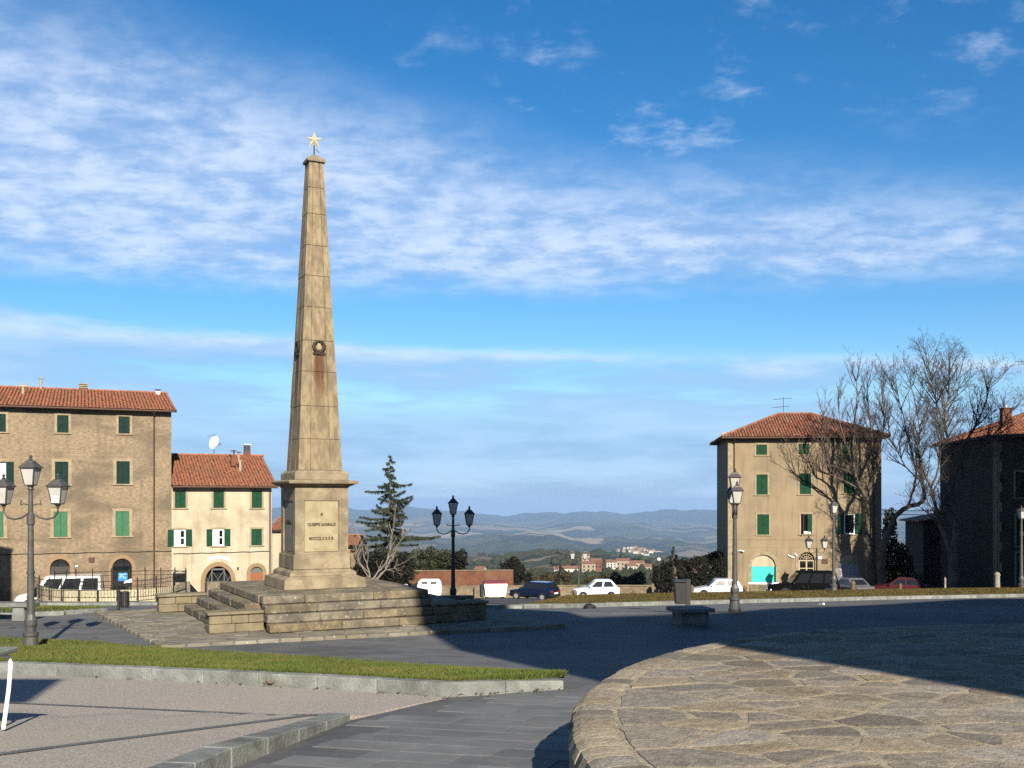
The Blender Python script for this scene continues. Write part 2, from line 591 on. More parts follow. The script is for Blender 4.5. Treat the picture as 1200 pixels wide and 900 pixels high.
def stone(poly, zf, h, bev, name, m, parent, jit=0.0, depth=0.06, rough=0.0, bh=None):
    """one flat stone: polygon, surface height function, proud height"""
    poly = dedupe(poly)
    if len(poly) < 3:
        return None
    if rough:
        q = []
        for i in range(len(poly)):
            a, b = poly[i], poly[(i + 1) % len(poly)]
            L = math.hypot(b[0] - a[0], b[1] - a[1])
            q.append((a[0] + random.uniform(-rough, rough) * 0.6, a[1] + random.uniform(-rough, rough) * 0.6))
            if L > 0.16:
                s = random.uniform(-rough, rough * 0.4)
                q.append(((a[0] + b[0]) / 2 - (b[1] - a[1]) / L * s, (a[1] + b[1]) / 2 + (b[0] - a[0]) / L * s))
        poly = q
    cx = sum(p[0] for p in poly) / len(poly)
    cy = sum(p[1] for p in poly) / len(poly)
    r = min(math.hypot(p[0] - cx, p[1] - cy) for p in poly)
    k = max(0.5, 1 - bev / max(r, 0.02))
    bh = bev * 0.8 if bh is None else bh
    tx, ty = random.uniform(-jit, jit), random.uniform(-jit, jit)
    n = len(poly)
    b = MB()
    vs = [(x, y, zf(x, y) + h - depth) for x, y in poly]
    vs += [(x, y, zf(x, y) + h - bh + (x - cx) * tx + (y - cy) * ty) for x, y in poly]
    for x, y in poly:
        X, Y = cx + (x - cx) * k, cy + (y - cy) * k
        vs.append((X, Y, zf(X, Y) + h + (X - cx) * tx + (Y - cy) * ty))
    fs = [(i, (i + 1) % n, n + (i + 1) % n, n + i) for i in range(n)]
    fs += [(n + i, n + (i + 1) % n, 2 * n + (i + 1) % n, 2 * n + i) for i in range(n)]
    fs.append(tuple(range(2 * n, 3 * n)))
    b.add(vs, fs)
    return b.build(name, m, parent)


def strip_sheet(name, A, B, off, m, parent=None, nu=40, nv=6, hump=0.0, offB=None, kind=None, ramp=0):
    """sheet between two polylines A (near) and B (far) laid on the ground"""
    def along(L, t):
        d = [0.0]
        for i in range(len(L) - 1):
            d.append(d[-1] + math.hypot(L[i + 1][0] - L[i][0], L[i + 1][1] - L[i][1]))
        s = t * d[-1]
        return (float(np.interp(s, d, [p[0] for p in L])), float(np.interp(s, d, [p[1] for p in L])))
    oB = off if offB is None else offB

    def fn(u, v):
        a, b = along(A, u), along(B, u)
        x, y = a[0] + (b[0] - a[0]) * v, a[1] + (b[1] - a[1]) * v
        r_ = min(1.0, 0.3 + u * ramp) if ramp else 1.0
        return (x, y, gz(x, y) + (off + (oB - off) * v + hump * math.sin(PI * v) ** 0.7) * r_)
    o = MB().grid(fn, nu, nv).build(name, m, parent, smooth=True)
    if kind:
        o['kind'] = kind
    return o, fn


def kerb(parent, pts, offs, width, length, m, side=1, under=0.25, gap=0.012):
    """kerb stones along a polyline; offs = top height above ground at each point; width to the given side"""
    d = [0.0]
    for i in range(len(pts) - 1):
        d.append(d[-1] + math.hypot(pts[i + 1][0] - pts[i][0], pts[i + 1][1] - pts[i][1]))
    n = max(1, int(d[-1] / length))
    for k in range(n):
        s0, s1 = d[-1] * k / n + gap / 2, d[-1] * (k + 1) / n - gap / 2
        X = [float(np.interp(s, d, [p[0] for p in pts])) for s in (s0, s1)]
        Y = [float(np.interp(s, d, [p[1] for p in pts])) for s in (s0, s1)]
        O = [float(np.interp(s, d, offs)) + random.uniform(-0.006, 0.006) for s in (s0, s1)]
        t = Vector((X[1] - X[0], Y[1] - Y[0], 0)).normalized()
        nn = Vector((-t.y, t.x, 0)) * width * side
        poly = [(X[0], Y[0]), (X[1], Y[1]), (X[1] + nn.x, Y[1] + nn.y), (X[0] + nn.x, Y[0] + nn.y)]
        zt = [gz(X[0], Y[0]) + O[0], gz(X[1], Y[1]) + O[1], gz(X[1], Y[1]) + O[1], gz(X[0], Y[0]) + O[0]]
        zb = [z - under - 0.1 for z in zt]
        if side < 0:
            poly, zt, zb = poly[::-1], zt[::-1], zb[::-1]
        MB().prism(poly, zb, zt).build('kerb_stone', m, parent, bevel=0.009)


M['leaf'] = mat('dry_leaf', (0.34, 0.19, 0.09), 0.8, (0.2, 0.1, 0.05), 9)
# base sheet of the square
def base_fn(u, v):
    x, y = -75 + 150 * u, -40 + 142 * v
    return (x, y, gz(x, y) - 0.012)


square = tag(MB().grid(base_fn, 50, 284).build('square_paving', M['paving'], smooth=True), 'grey stone paving of the sloping square', None, None, 'structure')

# ---- grey slabs in the foreground path, between the kerb and the round terrace
slab_dir = math.atan2(2.8, 0.86)
cs, sn = math.cos(slab_dir), math.sin(slab_dir)
KE0, KE1 = G(209, 902), G(410.6, 843.5)          # right-hand kerb of the raised pavement, near and far end
slabs = setting('stone_path', 'path of grey rectangular stone slabs running up between kerb and terrace')
cand = []
for r in range(-2, 30):
    off = random.uniform(0, 0.8)
    for c in range(-14, 14):
        l0, l1 = c * 0.86 + off * 0.9, (c + 1) * 0.86 + off * 0.9
        a0, a1 = r * 0.43, (r + 1) * 0.43
        g = 0.006
        q = []
        for a, l in ((a0 + g, l0 + g), (a0 + g, l1 - g), (a1 - g, l1 - g), (a1 - g, l0 + g)):
            # a runs along the path, l across it (to the right)
            q.append((a * cs + l * sn - 2.0, a * sn - l * cs + 7.2))
        cx, cy = sum(p[0] for p in q) / 4, sum(p[1] for p in q) / 4
        z = gz(cx, cy)
        py = HY - F * z / max(cy, 0.1)
        px = 600 + F * cx / max(cy, 0.1)
        if not (812 < py < 925 and 195 < px < 730):
            continue
        # left limit: the kerb line, then the flush edge of the washed pavement
        if py > 842:
            lim = 410.6 + (843.5 - py) * (410.6 - 269.5) / 56.5
            if min(600 + F * p[0] / p[1] for p in q) < lim + 3:
                continue
        else:
            lim = 410.6 + (843.5 - py) / 22.5 * 96
            if min(600 + F * p[0] / p[1] for p in q) < lim + 4:
                continue
            if py < 821 and px < 530:
                continue
        if math.hypot(cx - 6.86, cy - 7.08) < 6.3:
            continue
        cand.append((py, q))
cand.sort(key=lambda t: -t[0])
for py, q in cand[:295]:
    q = q[::-1] if area(q) < 0 else q
    stone(q, lambda x, y: gz(x, y), -0.006 + random.uniform(0, 0.001), 0.003, 'paving_slab', M['slab'], slabs, 0.004)

# ---- raised pavement of washed aggregate (left), its two grey strips and its kerb
def pav_off(x, y):
    return float(np.interp(y, [6.0, 8.3, 11.05, 11.3, 12.6], [0.195, 0.151, 0.061, 0.010, 0.003]))


far_line = [G(-260, 782), G(0, 789.5), G(200, 798.5), G(400, 809.5), G(521, 817.5)]
# inner edge of the kerb and flush boundary to the path, as one line from far to near
KO = [G(40, 1010), G(269.5, 900), G(410.6, 843.5)]
kd = (KO[2] - KO[0])
kd = Vector((-kd.y, kd.x, 0)).normalized() * 0.25
near_line = [G(-420, 1010), KO[0] + kd, KO[1] + kd, KO[2] + kd, KO[2] + kd * 0.1, G(506, 821), G(521, 817.8)]


def pav_fn(u, v):
    drop = 0.3 if v == 0 else 0.0
    v = max(0.0, (v * 15 - 1) / 14)
    a = near_line
    d = [0.0]
    for i in range(len(a) - 1):
        d.append(d[-1] + math.hypot(a[i + 1][0] - a[i][0], a[i + 1][1] - a[i][1]))
    x0, y0 = float(np.interp(u * d[-1], d, [p[0] for p in a])), float(np.interp(u * d[-1], d, [p[1] for p in a]))
    b = far_line
    e = [0.0]
    for i in range(len(b) - 1):
        e.append(e[-1] + math.hypot(b[i + 1][0] - b[i][0], b[i + 1][1] - b[i][1]))
    x1, y1 = float(np.interp(u * e[-1], e, [p[0] for p in b])), float(np.interp(u * e[-1], e, [p[1] for p in b]))
    x, y = x0 + (x1 - x0) * v, y0 + (y1 - y0) * v
    return (x, y, gz(x, y) + pav_off(x, y) - drop)


pavement = tag(MB().grid(pav_fn, 110, 15).build('raised_pavement', M['aggregate']), 'raised pavement of pinkish washed aggregate', None, None, 'structure')


def flat_strip(pxa, pxb, w0, w1, name):
    n = 24
    b = MB()
    pts = []
    for i in range(n + 1):
        t = i / n
        g = G(pxa[0] + (pxb[0] - pxa[0]) * t, pxa[1] + (pxb[1] - pxa[1]) * t, 0.1)
        pts.append((g.x, g.y, w0 + (w1 - w0) * t))
    vs, fs = [], []
    for i, (x, y, w) in enumerate(pts):
        a, c = pts[max(i - 1, 0)], pts[min(i + 1, n)]
        tx, ty = c[0] - a[0], c[1] - a[1]
        L = math.hypot(tx, ty)
        nx, ny = -ty / L * w, tx / L * w
        for X, Y in ((x - nx, y - ny), (x + nx, y + ny)):
            vs.append((X, Y, gz(X, Y) + pav_off(X, Y) + 0.006))
        if i:
            fs.append((2 * i - 2, 2 * i, 2 * i + 1, 2 * i - 1))
    o = MB().add(vs, fs).build(name, M['strip'], pavement)
    return o


flat_strip((-60, 811.5), (379, 831.2), 0.045, 0.05, 'paving_strip')
flat_strip((-60, 902), (376, 832.6), 0.06, 0.065, 'paving_strip')
pav_kerb = setting('pavement_kerb', 'grey stone kerb along the right side of the raised pavement')
kerb(pav_kerb, KO, [0.20, 0.155, 0.065], 0.26, 0.62, M['kerb2'], side=1)

# ---- lawn triangle with pale kerb
lawn_near = [G(-300, 786), G(0, 789), G(200, 798), G(400, 809), G(521, 817), G(590, 812.5), G(661, 806.5)]
lawn_far = [G(-300, 742), G(0, 752), G(120, 757), G(200, 766), G(367, 777), G(520, 789), G(661, 799)]
lawn_kerb = setting('lawn_kerb', 'pale worn kerb stones along the near edge of the lawn')
kerb(lawn_kerb, lawn_near, [0.17, 0.17, 0.17, 0.175, 0.18, 0.16, 0.10], 0.20, 0.95, M['kerb'], side=1)
kin = [(p.x + 0.03, p.y + 0.19, 0) for p in lawn_near]
lawn, lawn_fn = strip_sheet('lawn', [(a[0], a[1]) for a in kin], [(p.x, p.y) for p in lawn_far], 0.15, M['soil'], None, 90, 10, 0.05, 0.06)
tag(lawn, 'triangular green lawn between the pale kerb and the paved square', None, None, 'structure')


def grass_on(name, fn, count, h, wd, m, label, seed, u0=0.0, u1=1.0):
    r = np.random.default_rng(seed)
    u, v = r.uniform(u0, u1, count), r.uniform(0, 1, count)
    base = np.array([fn(a, b) for a, b in zip(u, v)])
    ang = r.uniform(0, 2 * PI, count)
    hh = h * r.uniform(0.5, 1.3, count)
    w = wd * r.uniform(0.6, 1.4, count)
    dx, dy = np.cos(ang) * w, np.sin(ang) * w
    lean = r.normal(0, 0.5, (count, 2)) * hh[:, None]
    a = base + np.c_[dx, dy, np.full(count, -0.01)]
    b = base + np.c_[-dx, -dy, np.full(count, -0.01)]
    c = base + np.c_[lean[:, 0], lean[:, 1], hh]
    V = np.empty((count * 3, 3))
    V[0::3], V[1::3], V[2::3] = a, b, c
    o = np_mesh(name, V, np.arange(count * 3).reshape(-1, 3), m)
    return tag(o, label, None, None, 'stuff')


grass_on('grass', lawn_fn, 70000, 0.045, 0.012, M['grass'], 'short green grass growing on the lawn behind the pale kerb', 3, 0.20, 1.0)
# longer ragged blades where the lawn meets kerb and paving
for side, nm in ((0.0, 'near'), (1.0, 'far')):
    grass_on('grass', lambda u, v, s=side: lawn_fn(u, abs(s - 0.025 * v)), 9000, 0.075, 0.012, M['grass'], 'ragged longer grass blades along the %s edge of the lawn' % ('kerb' if side == 0 else 'paved'), 13 + int(side), 0.20, 1.0)
lv = MB()
for k in range(90):
    u_ = random.uniform(0.25, 0.98)
    if k < 55:
        q = lawn_near
        i = min(int(u_ * (len(q) - 1)), len(q) - 2)
        a = q[i].lerp(q[i + 1], u_ * (len(q) - 1) - i)
        x, y, z = a.x + random.uniform(-0.1, 0.1), a.y - abs(random.gauss(0.05, 0.12)), 0
        z = gz(x, y) + (pav_off(x, y) if y < 12.7 else 0.01)
    else:
        x, y, z = lawn_fn(u_, random.uniform(0.05, 0.95))
        z += 0.03
    a_ = random.uniform(0, 6.28)
    r_1, r_2 = random.uniform(0.02, 0.045), random.uniform(0.012, 0.025)
    ca, sa = math.cos(a_), math.sin(a_)
    lv.add([(x - r_1 * ca, y - r_1 * sa, z + 0.012), (x - r_2 * sa, y + r_2 * ca, z + 0.02), (x + r_1 * ca, y + r_1 * sa, z + 0.012), (x + r_2 * sa, y - r_2 * ca, z + 0.024)], [(0, 3, 2, 1)])
tag(lv.build('dead_leaves', M['leaf']), 'small dead leaves scattered on the lawn and in its gutter', None, None, 'stuff')

# fallen leaf on the kerb
lf = thing('fallen_leaf', 'curled brown fallen leaf lying against the pale lawn kerb', 'leaf', tuple(G(318, 804.5, 0.0)))
MB().grid(lambda u, v: ((u - 0.5) * 0.16, (v - 0.5) * 0.11 * math.sin(PI * min(max(u, 0.03), 0.97)), 0.02 + 0.05 * (u - 0.5) ** 2 * 4 + 0.06 * abs(v - 0.5)), 6, 4).build('blade', M['leaf'], lf)
MB().tube([(-0.08, 0, 0.04), (-0.12, 0.01, 0.07)], 0.004, 4).build('stalk', M['leaf'], lf)

# ---- far-left lawn with kerbs, grey path
l2n = [G(-200, 724), G(0, 722.5), G(60, 721), G(122, 716.5)]
l2f = [G(-200, 715), G(0, 713.5), G(60, 713.2), G(122, 714.2)]
l2, l2_fn = strip_sheet('far_lawn', l2n, l2f, 0.08, M['soil'], None, 30, 4, 0.03)
tag(l2, 'narrow lawn strip behind the stone bench', None, None, 'structure')
grass_on('grass', l2_fn, 9000, 0.05, 0.02, M['grass'], 'short green grass on the narrow strip behind the stone bench', 5)
k2 = setting('far_lawn_kerb', 'pale kerb in front of the narrow lawn strip')
kerb(k2, l2n, [0.12] * 4, 0.22, 1.3, M['kerb'], side=-1)
k2b = setting('street_kerb', 'pale curved kerb of the street pavement below the railing')
street_k = [G(-150, 714), G(0, 710.5), G(60, 709.5), G(190, 709)]
kerb(k2b, street_k, [0.12] * 4, 0.3, 1.6, M['kerb'], side=1)
fp, _ = strip_sheet('street_pavement', [(p.x, p.y + 0.3) for p in street_k], [G(-150, 704), G(20, 702), G(90, 702.5), G(190, 703)], 0.10, mat('street_pavement', (0.36, 0.31, 0.25), 0.9, (0.28, 0.25, 0.20), 1.5, world_co=True), None, 24, 3)
tag(fp, 'pale strip of pavement in front of the railing', None, None, 'structure')

# ---- far right grass mound strip with kerb
rk = [G(615, 712.8), G(640, 712.5), G(720, 710.5), G(860, 707), G(960, 704.5), G(1040, 702.5), G(1120, 701), G(1240, 699)]
verge_kerb = setting('verge_kerb', 'pale kerb along the foot of the dry grass verge')
kerb(verge_kerb, rk, [0.16] * len(rk), 0.3, 1.4, M['kerb'], side=1)
rf = [(p.x + 0.3, p.y + 5.5) for p in rk]
verge, verge_fn = strip_sheet('grass_verge', [(p.x, p.y + 0.32) for p in rk], rf, 0.17, M['drygrass'], None, 80, 6, 0.16, 0.40, ramp=9)
tag(verge, 'long verge of dry yellowish grass before the parked cars', None, None, 'structure')
grass_on('grass', verge_fn, 26000, 0.045, 0.03, M['drygrass'], 'dry yellow grass blades on the long verge', 8)
fk = [(p.x, p.y) for p in (G(500, 711.5), G(560, 713.2), G(612, 712.9))]
low, _ = strip_sheet('pale_pavement', [(a, b) for a, b in fk], [(a + 0.3, b + 5.5) for a, b in fk], 0.10, M['apron'], None, 12, 4)
tag(low, 'pale strip of pavement continuing the verge to the left', None, None, 'structure')
lk_ = setting('pale_pavement_kerb', 'low pale kerb of the pavement strip left of the verge')
kerb(lk_, [G(500, 711.5), G(560, 713.2), G(612, 712.9)], [0.115, 0.115, 0.13], 0.28, 1.4, M['kerb'], side=1)
park, _ = strip_sheet('car_park', rf, [G(400, 697), G(560, 696), G(700, 695), G(860, 695), G(960, 694.5), G(1040, 694), G(1120, 694), G(1240, 694)], 0.01, M['asphalt'], None, 60, 10)
tag(park, 'asphalt parking area behind the verge', None, None, 'structure')

# ================================================================== round terrace in front (right)
TC, TR = (6.86, 7.08), 6.44
terrace = setting('stone_terrace', 'low round terrace of irregular brown flagstones with a rounded rim')


def tz(x, y):
    r = math.hypot(x - TC[0], y - TC[1]) / TR
    return -1.60 + 0.05 * (1 - r * r)


tb = MB()
NA = 120
prof = [(0.0, 0), (0.3, 0), (0.6, 0), (0.85, 0), (0.955, -0.004), (0.972, -0.012), (0.984, -0.03), (0.992, -0.08), (0.99, -0.5), (0.992, -2.4)]
rows = []
for r, dzz in prof:
    row = []
    for k in range(NA):
        a = 2 * PI * k / NA
        x, y = TC[0] + TR * r * math.cos(a), TC[1] + TR * r * math.sin(a)
        row.append((x, y, tz(x, y) + dzz - 0.012))
    rows.append(row)
vs = [p for row in rows for p in row]
fs = [(i * NA + k, i * NA + (k + 1) % NA, (i + 1) * NA + (k + 1) % NA, (i + 1) * NA + k) for i in range(len(prof) - 1) for k in range(NA)]
fs = [f[::-1] for f in fs]
tb.add(vs, fs).build('mortar_bed', M['mortar'], terrace, smooth=False)

# flagstones: jittered sites, stretched along x
sites, XS = [], 0.72
r_in = TR * 0.945
yy = 5.4
row = 0
while yy < 13.4:
    dyy = random.uniform(0.27, 0.36)
    xx = 0.2 + random.uniform(0, 0.5)
    while xx < 12.0:
        if math.hypot(xx - TC[0], yy - TC[1]) < r_in - 0.12:
            px = 600 + F * xx / yy
            if px < 1260:
                sites.append(((xx + random.uniform(-0.16, 0.16)) * XS, yy + random.uniform(-0.14, 0.14)))
        xx += random.uniform(0.34, 0.70)
    yy += dyy
sites.sort(key=lambda p: p[1])
bound = [((TC[0] + r_in * math.cos(2 * PI * k / 60)) * XS, TC[1] + r_in * math.sin(2 * PI * k / 60)) for k in range(60)]
cl = cells(sites, bound, 0.05, 1.3)
cl = [[(x / XS, y) for x, y in c] for c in cl]
cl = [c for c in cl if area(c) > 0.03 and min(p[1] for p in c) > 4.6]
cl.sort(key=lambda c: min(p[1] for p in c))
lim = 0
rest = MB()
for c in cl:
    # drop the open-ended border cells
    if max(p[0] for p in c) - min(p[0] for p in c) > 1.6:
        continue
    if lim >= 270:
        rest.prism(c, [tz(*q) - 0.05 for q in c], [tz(*q) + 0.006 for q in c])
        continue
    stone(c, tz, random.uniform(-0.0095, -0.005), 0.03, 'flagstone', M['flag_dark'] if random.random() < 0.26 else M['flag'], terrace, 0.005, 0.06, 0.03, 0.003)
    lim += 1
if rest.v:
    rest.build('flagstones', M['flag'], terrace)['kind'] = 'stuff'
# rounded rim stones
rim_n = 0
a = math.radians(118)
while a < math.radians(205):
    da = random.uniform(0.20, 0.34) / TR
    g = 0.007 / TR
    b = MB()
    pr = [(0.95, -0.014), (0.956, -0.005), (0.975, -0.004), (0.989, -0.014), (0.997, -0.04), (1.002, -0.11), (1.0, -0.24)]
    jr = random.uniform(-0.0025, 0.0025)
    vs = []
    for q in (a + g, a + da / 2, a + da - g):
        bul = 0.001 if q == a + da / 2 else 0.0
        for r, h in pr:
            x, y = TC[0] + TR * (r + jr + bul) * math.cos(q), TC[1] + TR * (r + jr + bul) * math.sin(q)
            vs.append((x, y, tz(x, y) + h + bul * 2))
    n = len(pr)
    fs = [(j * n + i, (j + 1) * n + i, (j + 1) * n + i + 1, j * n + i + 1) for j in range(2) for i in range(n - 1)]
    fs += [tuple(range(n)), tuple(range(3 * n - 1, 2 * n - 1, -1))]
    b.add(vs, fs).build('rim_stone', M['flag_dark'] if random.random() < 0.2 else M['mortar'] if random.random() < 0.5 else M['flag'], terrace, smooth=False)
    a += da
    rim_n += 1
# courses of wall stones under the rim (left side, partly in view)
for row in range(2):
    a = math.radians(150) + row * 0.03
    while a < math.radians(205):
        da = random.uniform(0.3, 0.5) / TR
        vs = []
        for q in (a + 0.004, a + da - 0.004):
            for r, h in ((0.985, -0.26 - row * 0.2), (1.0, -0.262 - row * 0.2), (1.003, -0.35 - row * 0.2), (1.0, -0.44 - row * 0.2), (0.985, -0.445 - row * 0.2)):
                x, y = TC[0] + TR * r * math.cos(q), TC[1] + TR * r * math.sin(q)
                vs.append((x, y, tz(x, y) + h))
        MB().add(vs, [(i, 5 + i, 6 + i, i + 1) for i in range(4)] + [(0, 1, 2, 3, 4), (9, 8, 7, 6, 5)]).build('wall_stone', M['flag'], terrace)
        a += da

# ================================================================== monument
MON_R = math.radians(27.0)
MC = (-5.95, 30.8)
ZG = -3.5


def L2W(u, v):
    c, s = math.cos(MON_R), math.sin(MON_R)
    return (MC[0] + u * c - v * s, MC[1] + u * s + v * c)


apron = setting('monument_apron', 'light stone apron paved round the foot of the monument', (MC[0], MC[1], ZG), MON_R)
AP = [(-5.05, -4.75), (1.6, -5.15), (5.6, -5.4), (5.9, 5.2), (-5.75, 4.2)]
MB().prism(AP, -0.35, -0.012).build('mortar_bed', M['apron'], apron)
sites = []
v = -5.0
while v < 4.2:
    u = -5.6 + random.uniform(0, 0.4)
    while u < 4.6:
        if not (-3.3 < u < 3.2 and -3.3 < v < 5):
            if not (v > -2.9 and u > 2.5):
                sites.append((u + random.uniform(-0.08, 0.08), v + random.uniform(-0.08, 0.08)))
        u += random.uniform(0.34, 0.62)
    v += random.uniform(0.27, 0.38)
apin = [(-4.9, -4.6), (1.6, -4.98), (4.6, -5.1), (4.6, 4.2), (-5.55, 4.1)]
ac = [c for c in cells(sites, apin, 0.03, 1.3) if 0.02 < area(c) < 0.45]
ac.sort(key=lambda c: c[0][1])
for c in ac[:280]:
    stone(c, lambda x, y: 0.0, random.uniform(-0.004, 0.010), 0.01, 'paving_stone', M['apron'], apron, 0.015, 0.06, 0.02)
# border kerb of the apron: rounded stones
for (p, q) in ((AP[4], AP[0]), (AP[0], AP[1]), (AP[1], AP[2])):
    L = math.hypot(q[0] - p[0], q[1] - p[1])
    n = int(L / 0.55)
    tx, ty = (q[0] - p[0]) / L, (q[1] - p[1]) / L
    for k in range(n):
        s0, s1 = L * k / n + 0.008, L * (k + 1) / n - 0.008
        pts = [(p[0] + tx * s, p[1] + ty * s) for s in (s0, s1)]
        nx, ny = -ty * 0.17, tx * 0.17
        w = 0.03
        poly = [(pts[0][0] - ty * -w, pts[0][1] - tx * w), (pts[1][0] - ty * -w, pts[1][1] - tx * w), (pts[1][0] + nx, pts[1][1] + ny), (pts[0][0] + nx, pts[0][1] + ny)]
        MB().prism(poly, -0.3, 0.035 + random.uniform(-0.006, 0.008)).build('border_stone', M['apron'], apron, bevel=0.03)

# obelisk stone with rain streaks (soft vertical staining) and a rust run under each wreath
def obelisk_mat():
    m = mat('sandstone', (0.50, 0.38, 0.225), 0.88, (0.30, 0.225, 0.135), 2.6, (0.19, 0.155, 0.10), 1.1, 0.65, 0.5, 22, vec_scale=(2.4, 2.4, 0.9), speck=(7, 0.7, (0.58, 0.47, 0.28)))
    t = NT(m.node_tree)
    bs = m.node_tree.nodes['Principled BSDF']
    old = bs.inputs['Base Color'].links[0].from_socket
    co = t.n('ShaderNodeTexCoord').outputs['Object']
    s = t.n('ShaderNodeSeparateXYZ')
    t.put(s.inputs[0], co)
    x, y, z = s.outputs
    wv = t.m('MULTIPLY', t.m('SUBTRACT', t.noise(t.comb(0.0, 0.0, z), 3.0, 3.0), 0.5), 0.10)
    nz = t.noise(t.comb(t.m('MULTIPLY', x, 9.0), t.m('MULTIPLY', y, 9.0), t.m('MULTIPLY', z, 0.8)), 1.5, 5.0)

    def run(c, other):
        w = t.ss(t.m('ABSOLUTE', t.m('ADD', c, wv)), 0.10, 0.20, 1.0, 0.0)
        zz_ = t.m('MULTIPLY', t.ss(z, 5.7, 7.3), t.ss(z, 8.05, 7.85))
        face = t.ss(other, -0.30, -0.34)
        return t.m('MULTIPLY', t.m('MULTIPLY', w, zz_), t.m('MULTIPLY', face, t.ss(nz, 0.30, 0.55, 0.7, 1.0)))
    st = t.m('MAXIMUM', run(x, y), run(y, x))
    t.put(bs.inputs['Base Color'], t.mix(t.m('MULTIPLY', st, 0.95), old, (0.062, 0.024, 0.008)))
    return m


M['sandstone'] = obelisk_mat()
M['plinth'] = mat('plinth_sandstone', (0.51, 0.40, 0.255), 0.88, (0.32, 0.25, 0.155), 2.2, (0.19, 0.155, 0.10), 1.0, 0.65, 0.5, 22, speck=(6, 0.68, (0.56, 0.47, 0.31)))
M['panelstone'] = mat('panel_stone', (0.56, 0.46, 0.27), 0.8, (0.42, 0.33, 0.18), 1.8, (0.62, 0.55, 0.38), 2.6, 0.6, 0.15, 22)
M['greymarble'] = mat('grey_marble_panel', (0.33, 0.32, 0.28), 0.7, (0.25, 0.24, 0.20), 3)
M['bronze'] = mat('rusty_bronze', (0.075, 0.045, 0.022), 0.6, (0.045, 0.03, 0.018), 9, metal=0.3)
M['letter'] = mat('dark_bronze_letters', (0.055, 0.035, 0.018), 0.6)
M['star'] = mat('pale_gilded_star', (0.72, 0.62, 0.36), 0.45, (0.80, 0.74, 0.55), 5)

mon = thing('obelisk_monument', 'tall sandstone obelisk with star on top, wreaths and inscribed plinth', 'monument', (MC[0], MC[1], ZG), MON_R)
PZ0 = 0.90   # top of the stepped platform
p = MB().sqf(1.22, PZ0, 1.20, PZ0 + 0.29).sqf(1.16, PZ0 + 0.29, 1.0, PZ0 + 0.36)
p.build('foot_slab', M['plinth'], mon, bevel=0.012)
MB().sqf(1.0, PZ0 + 0.363, 0.99, PZ0 + 0.46).sqf(0.985, PZ0 + 0.463, 0.86, PZ0 + 0.54).build('foot_moulding', M['plinth'], mon, bevel=0.008)
MB().sqf(0.86, PZ0 + 0.543, 0.85, PZ0 + 0.98).build('plinth_base', M['plinth'], mon, bevel=0.02)
ZD0, ZD1 = PZ0 + 0.983, PZ0 + 2.93
# die: four corner piers, rails and recessed panels
die = MB()
hw, fr, rc = 0.80, 0.275, 0.05
die.box(-hw + rc, hw - rc, -hw + rc, hw - rc, ZD0, ZD1)
for sx in (-1, 1):
    for sy in (-1, 1):
        x0, x1 = sorted((sx * hw, sx * (hw - fr)))
        y0, y1 = sorted((sy * hw, sy * (hw - fr)))
        die.box(x0, x1, y0, y1, ZD0 + 0.001, ZD1 - 0.001)
w = hw - fr - 0.001
for a0, a1 in ((ZD0 + 0.001, ZD0 + 0.06), (ZD1 - 0.37, ZD1 - 0.001)):
    for sg in (-1, 1):
        y0, y1 = sorted((sg * (hw - 0.002), sg * (hw - rc - 0.02)))
        die.box(-w, w, y0, y1, a0, a1)
        die.box(y0, y1, -w, w, a0, a1)
die.build('plinth_die', M['plinth'], mon)
pf = MB().box(-0.5, 0.5, -hw + rc - 0.022, -hw + rc + 0.02, ZD0 + 0.075, ZD1 - 0.385).build('inscribed_panel', M['panelstone'], mon, bevel=0.008)
pl = MB().box(-hw + rc - 0.022, -hw + rc + 0.02, -0.5, 0.5, ZD0 + 0.075, ZD1 - 0.385).build('grey_panel', M['greymarble'], mon, bevel=0.008)


def lettering(txt, size, loc, rot, parent, sx=1.0, m=None, name='lettering', ext=0.006):
    c = bpy.data.curves.new(name, 'FONT')
    c.body = txt
    c.size = size
    c.align_x = 'CENTER'
    c.align_y = 'CENTER'
    c.extrude = ext
    c.offset = 0.003
    c.materials.append(m or M['letter'])
    tmp = bpy.data.objects.new(name, c)
    COL.objects.link(tmp)
    me = bpy.data.meshes.new_from_object(tmp.evaluated_get(bpy.context.evaluated_depsgraph_get()))
    bpy.data.objects.remove(tmp)
    bpy.data.curves.remove(c)
    o = bpy.data.objects.new(name, me)
    COL.objects.link(o)
    o.parent = parent
    o.location = loc
    o.rotation_euler = rot
    o.scale = (sx, 1, 1)
    return o


yf = -hw + rc - 0.028
lettering('A', 0.13, (0, yf, ZD0 + 1.17), (PI / 2, 0, 0), pf)
lettering('GIUSEPPE GARIBALDI', 0.125, (0, yf, ZD0 + 0.87), (PI / 2, 0, 0), pf, 0.72)
lettering('MDCCCL X X X III', 0.125, (-0.01, yf, ZD0 + 0.46), (PI / 2, 0, 0), pf, 0.72)
lettering('ROMA', 0.15, (yf, 0, ZD0 + 0.93), (PI / 2, 0, -PI / 2), pl, 1.45)
# cornice
MB().sqf(0.80, ZD1 + 0.002, 0.84, ZD1 + 0.05).sqf(0.86, ZD1 + 0.052, 0.98, ZD1 + 0.12).build('cornice_moulding', M['plinth'], mon, bevel=0.006)
MB().sqf(1.03, ZD1 + 0.122, 1.05, ZD1 + 0.19).sqf(1.05, ZD1 + 0.191, 0.98, ZD1 + 0.23).build('cornice_slab', M['plinth'], mon, bevel=0.01)
ZB = ZD1 + 0.232
MB().sqf(0.81, ZB, 0.81, ZB + 0.20).sqf(0.809, ZB + 0.201, 0.73, ZB + 0.29).build('shaft_base', M['plinth'], mon, bevel=0.012)
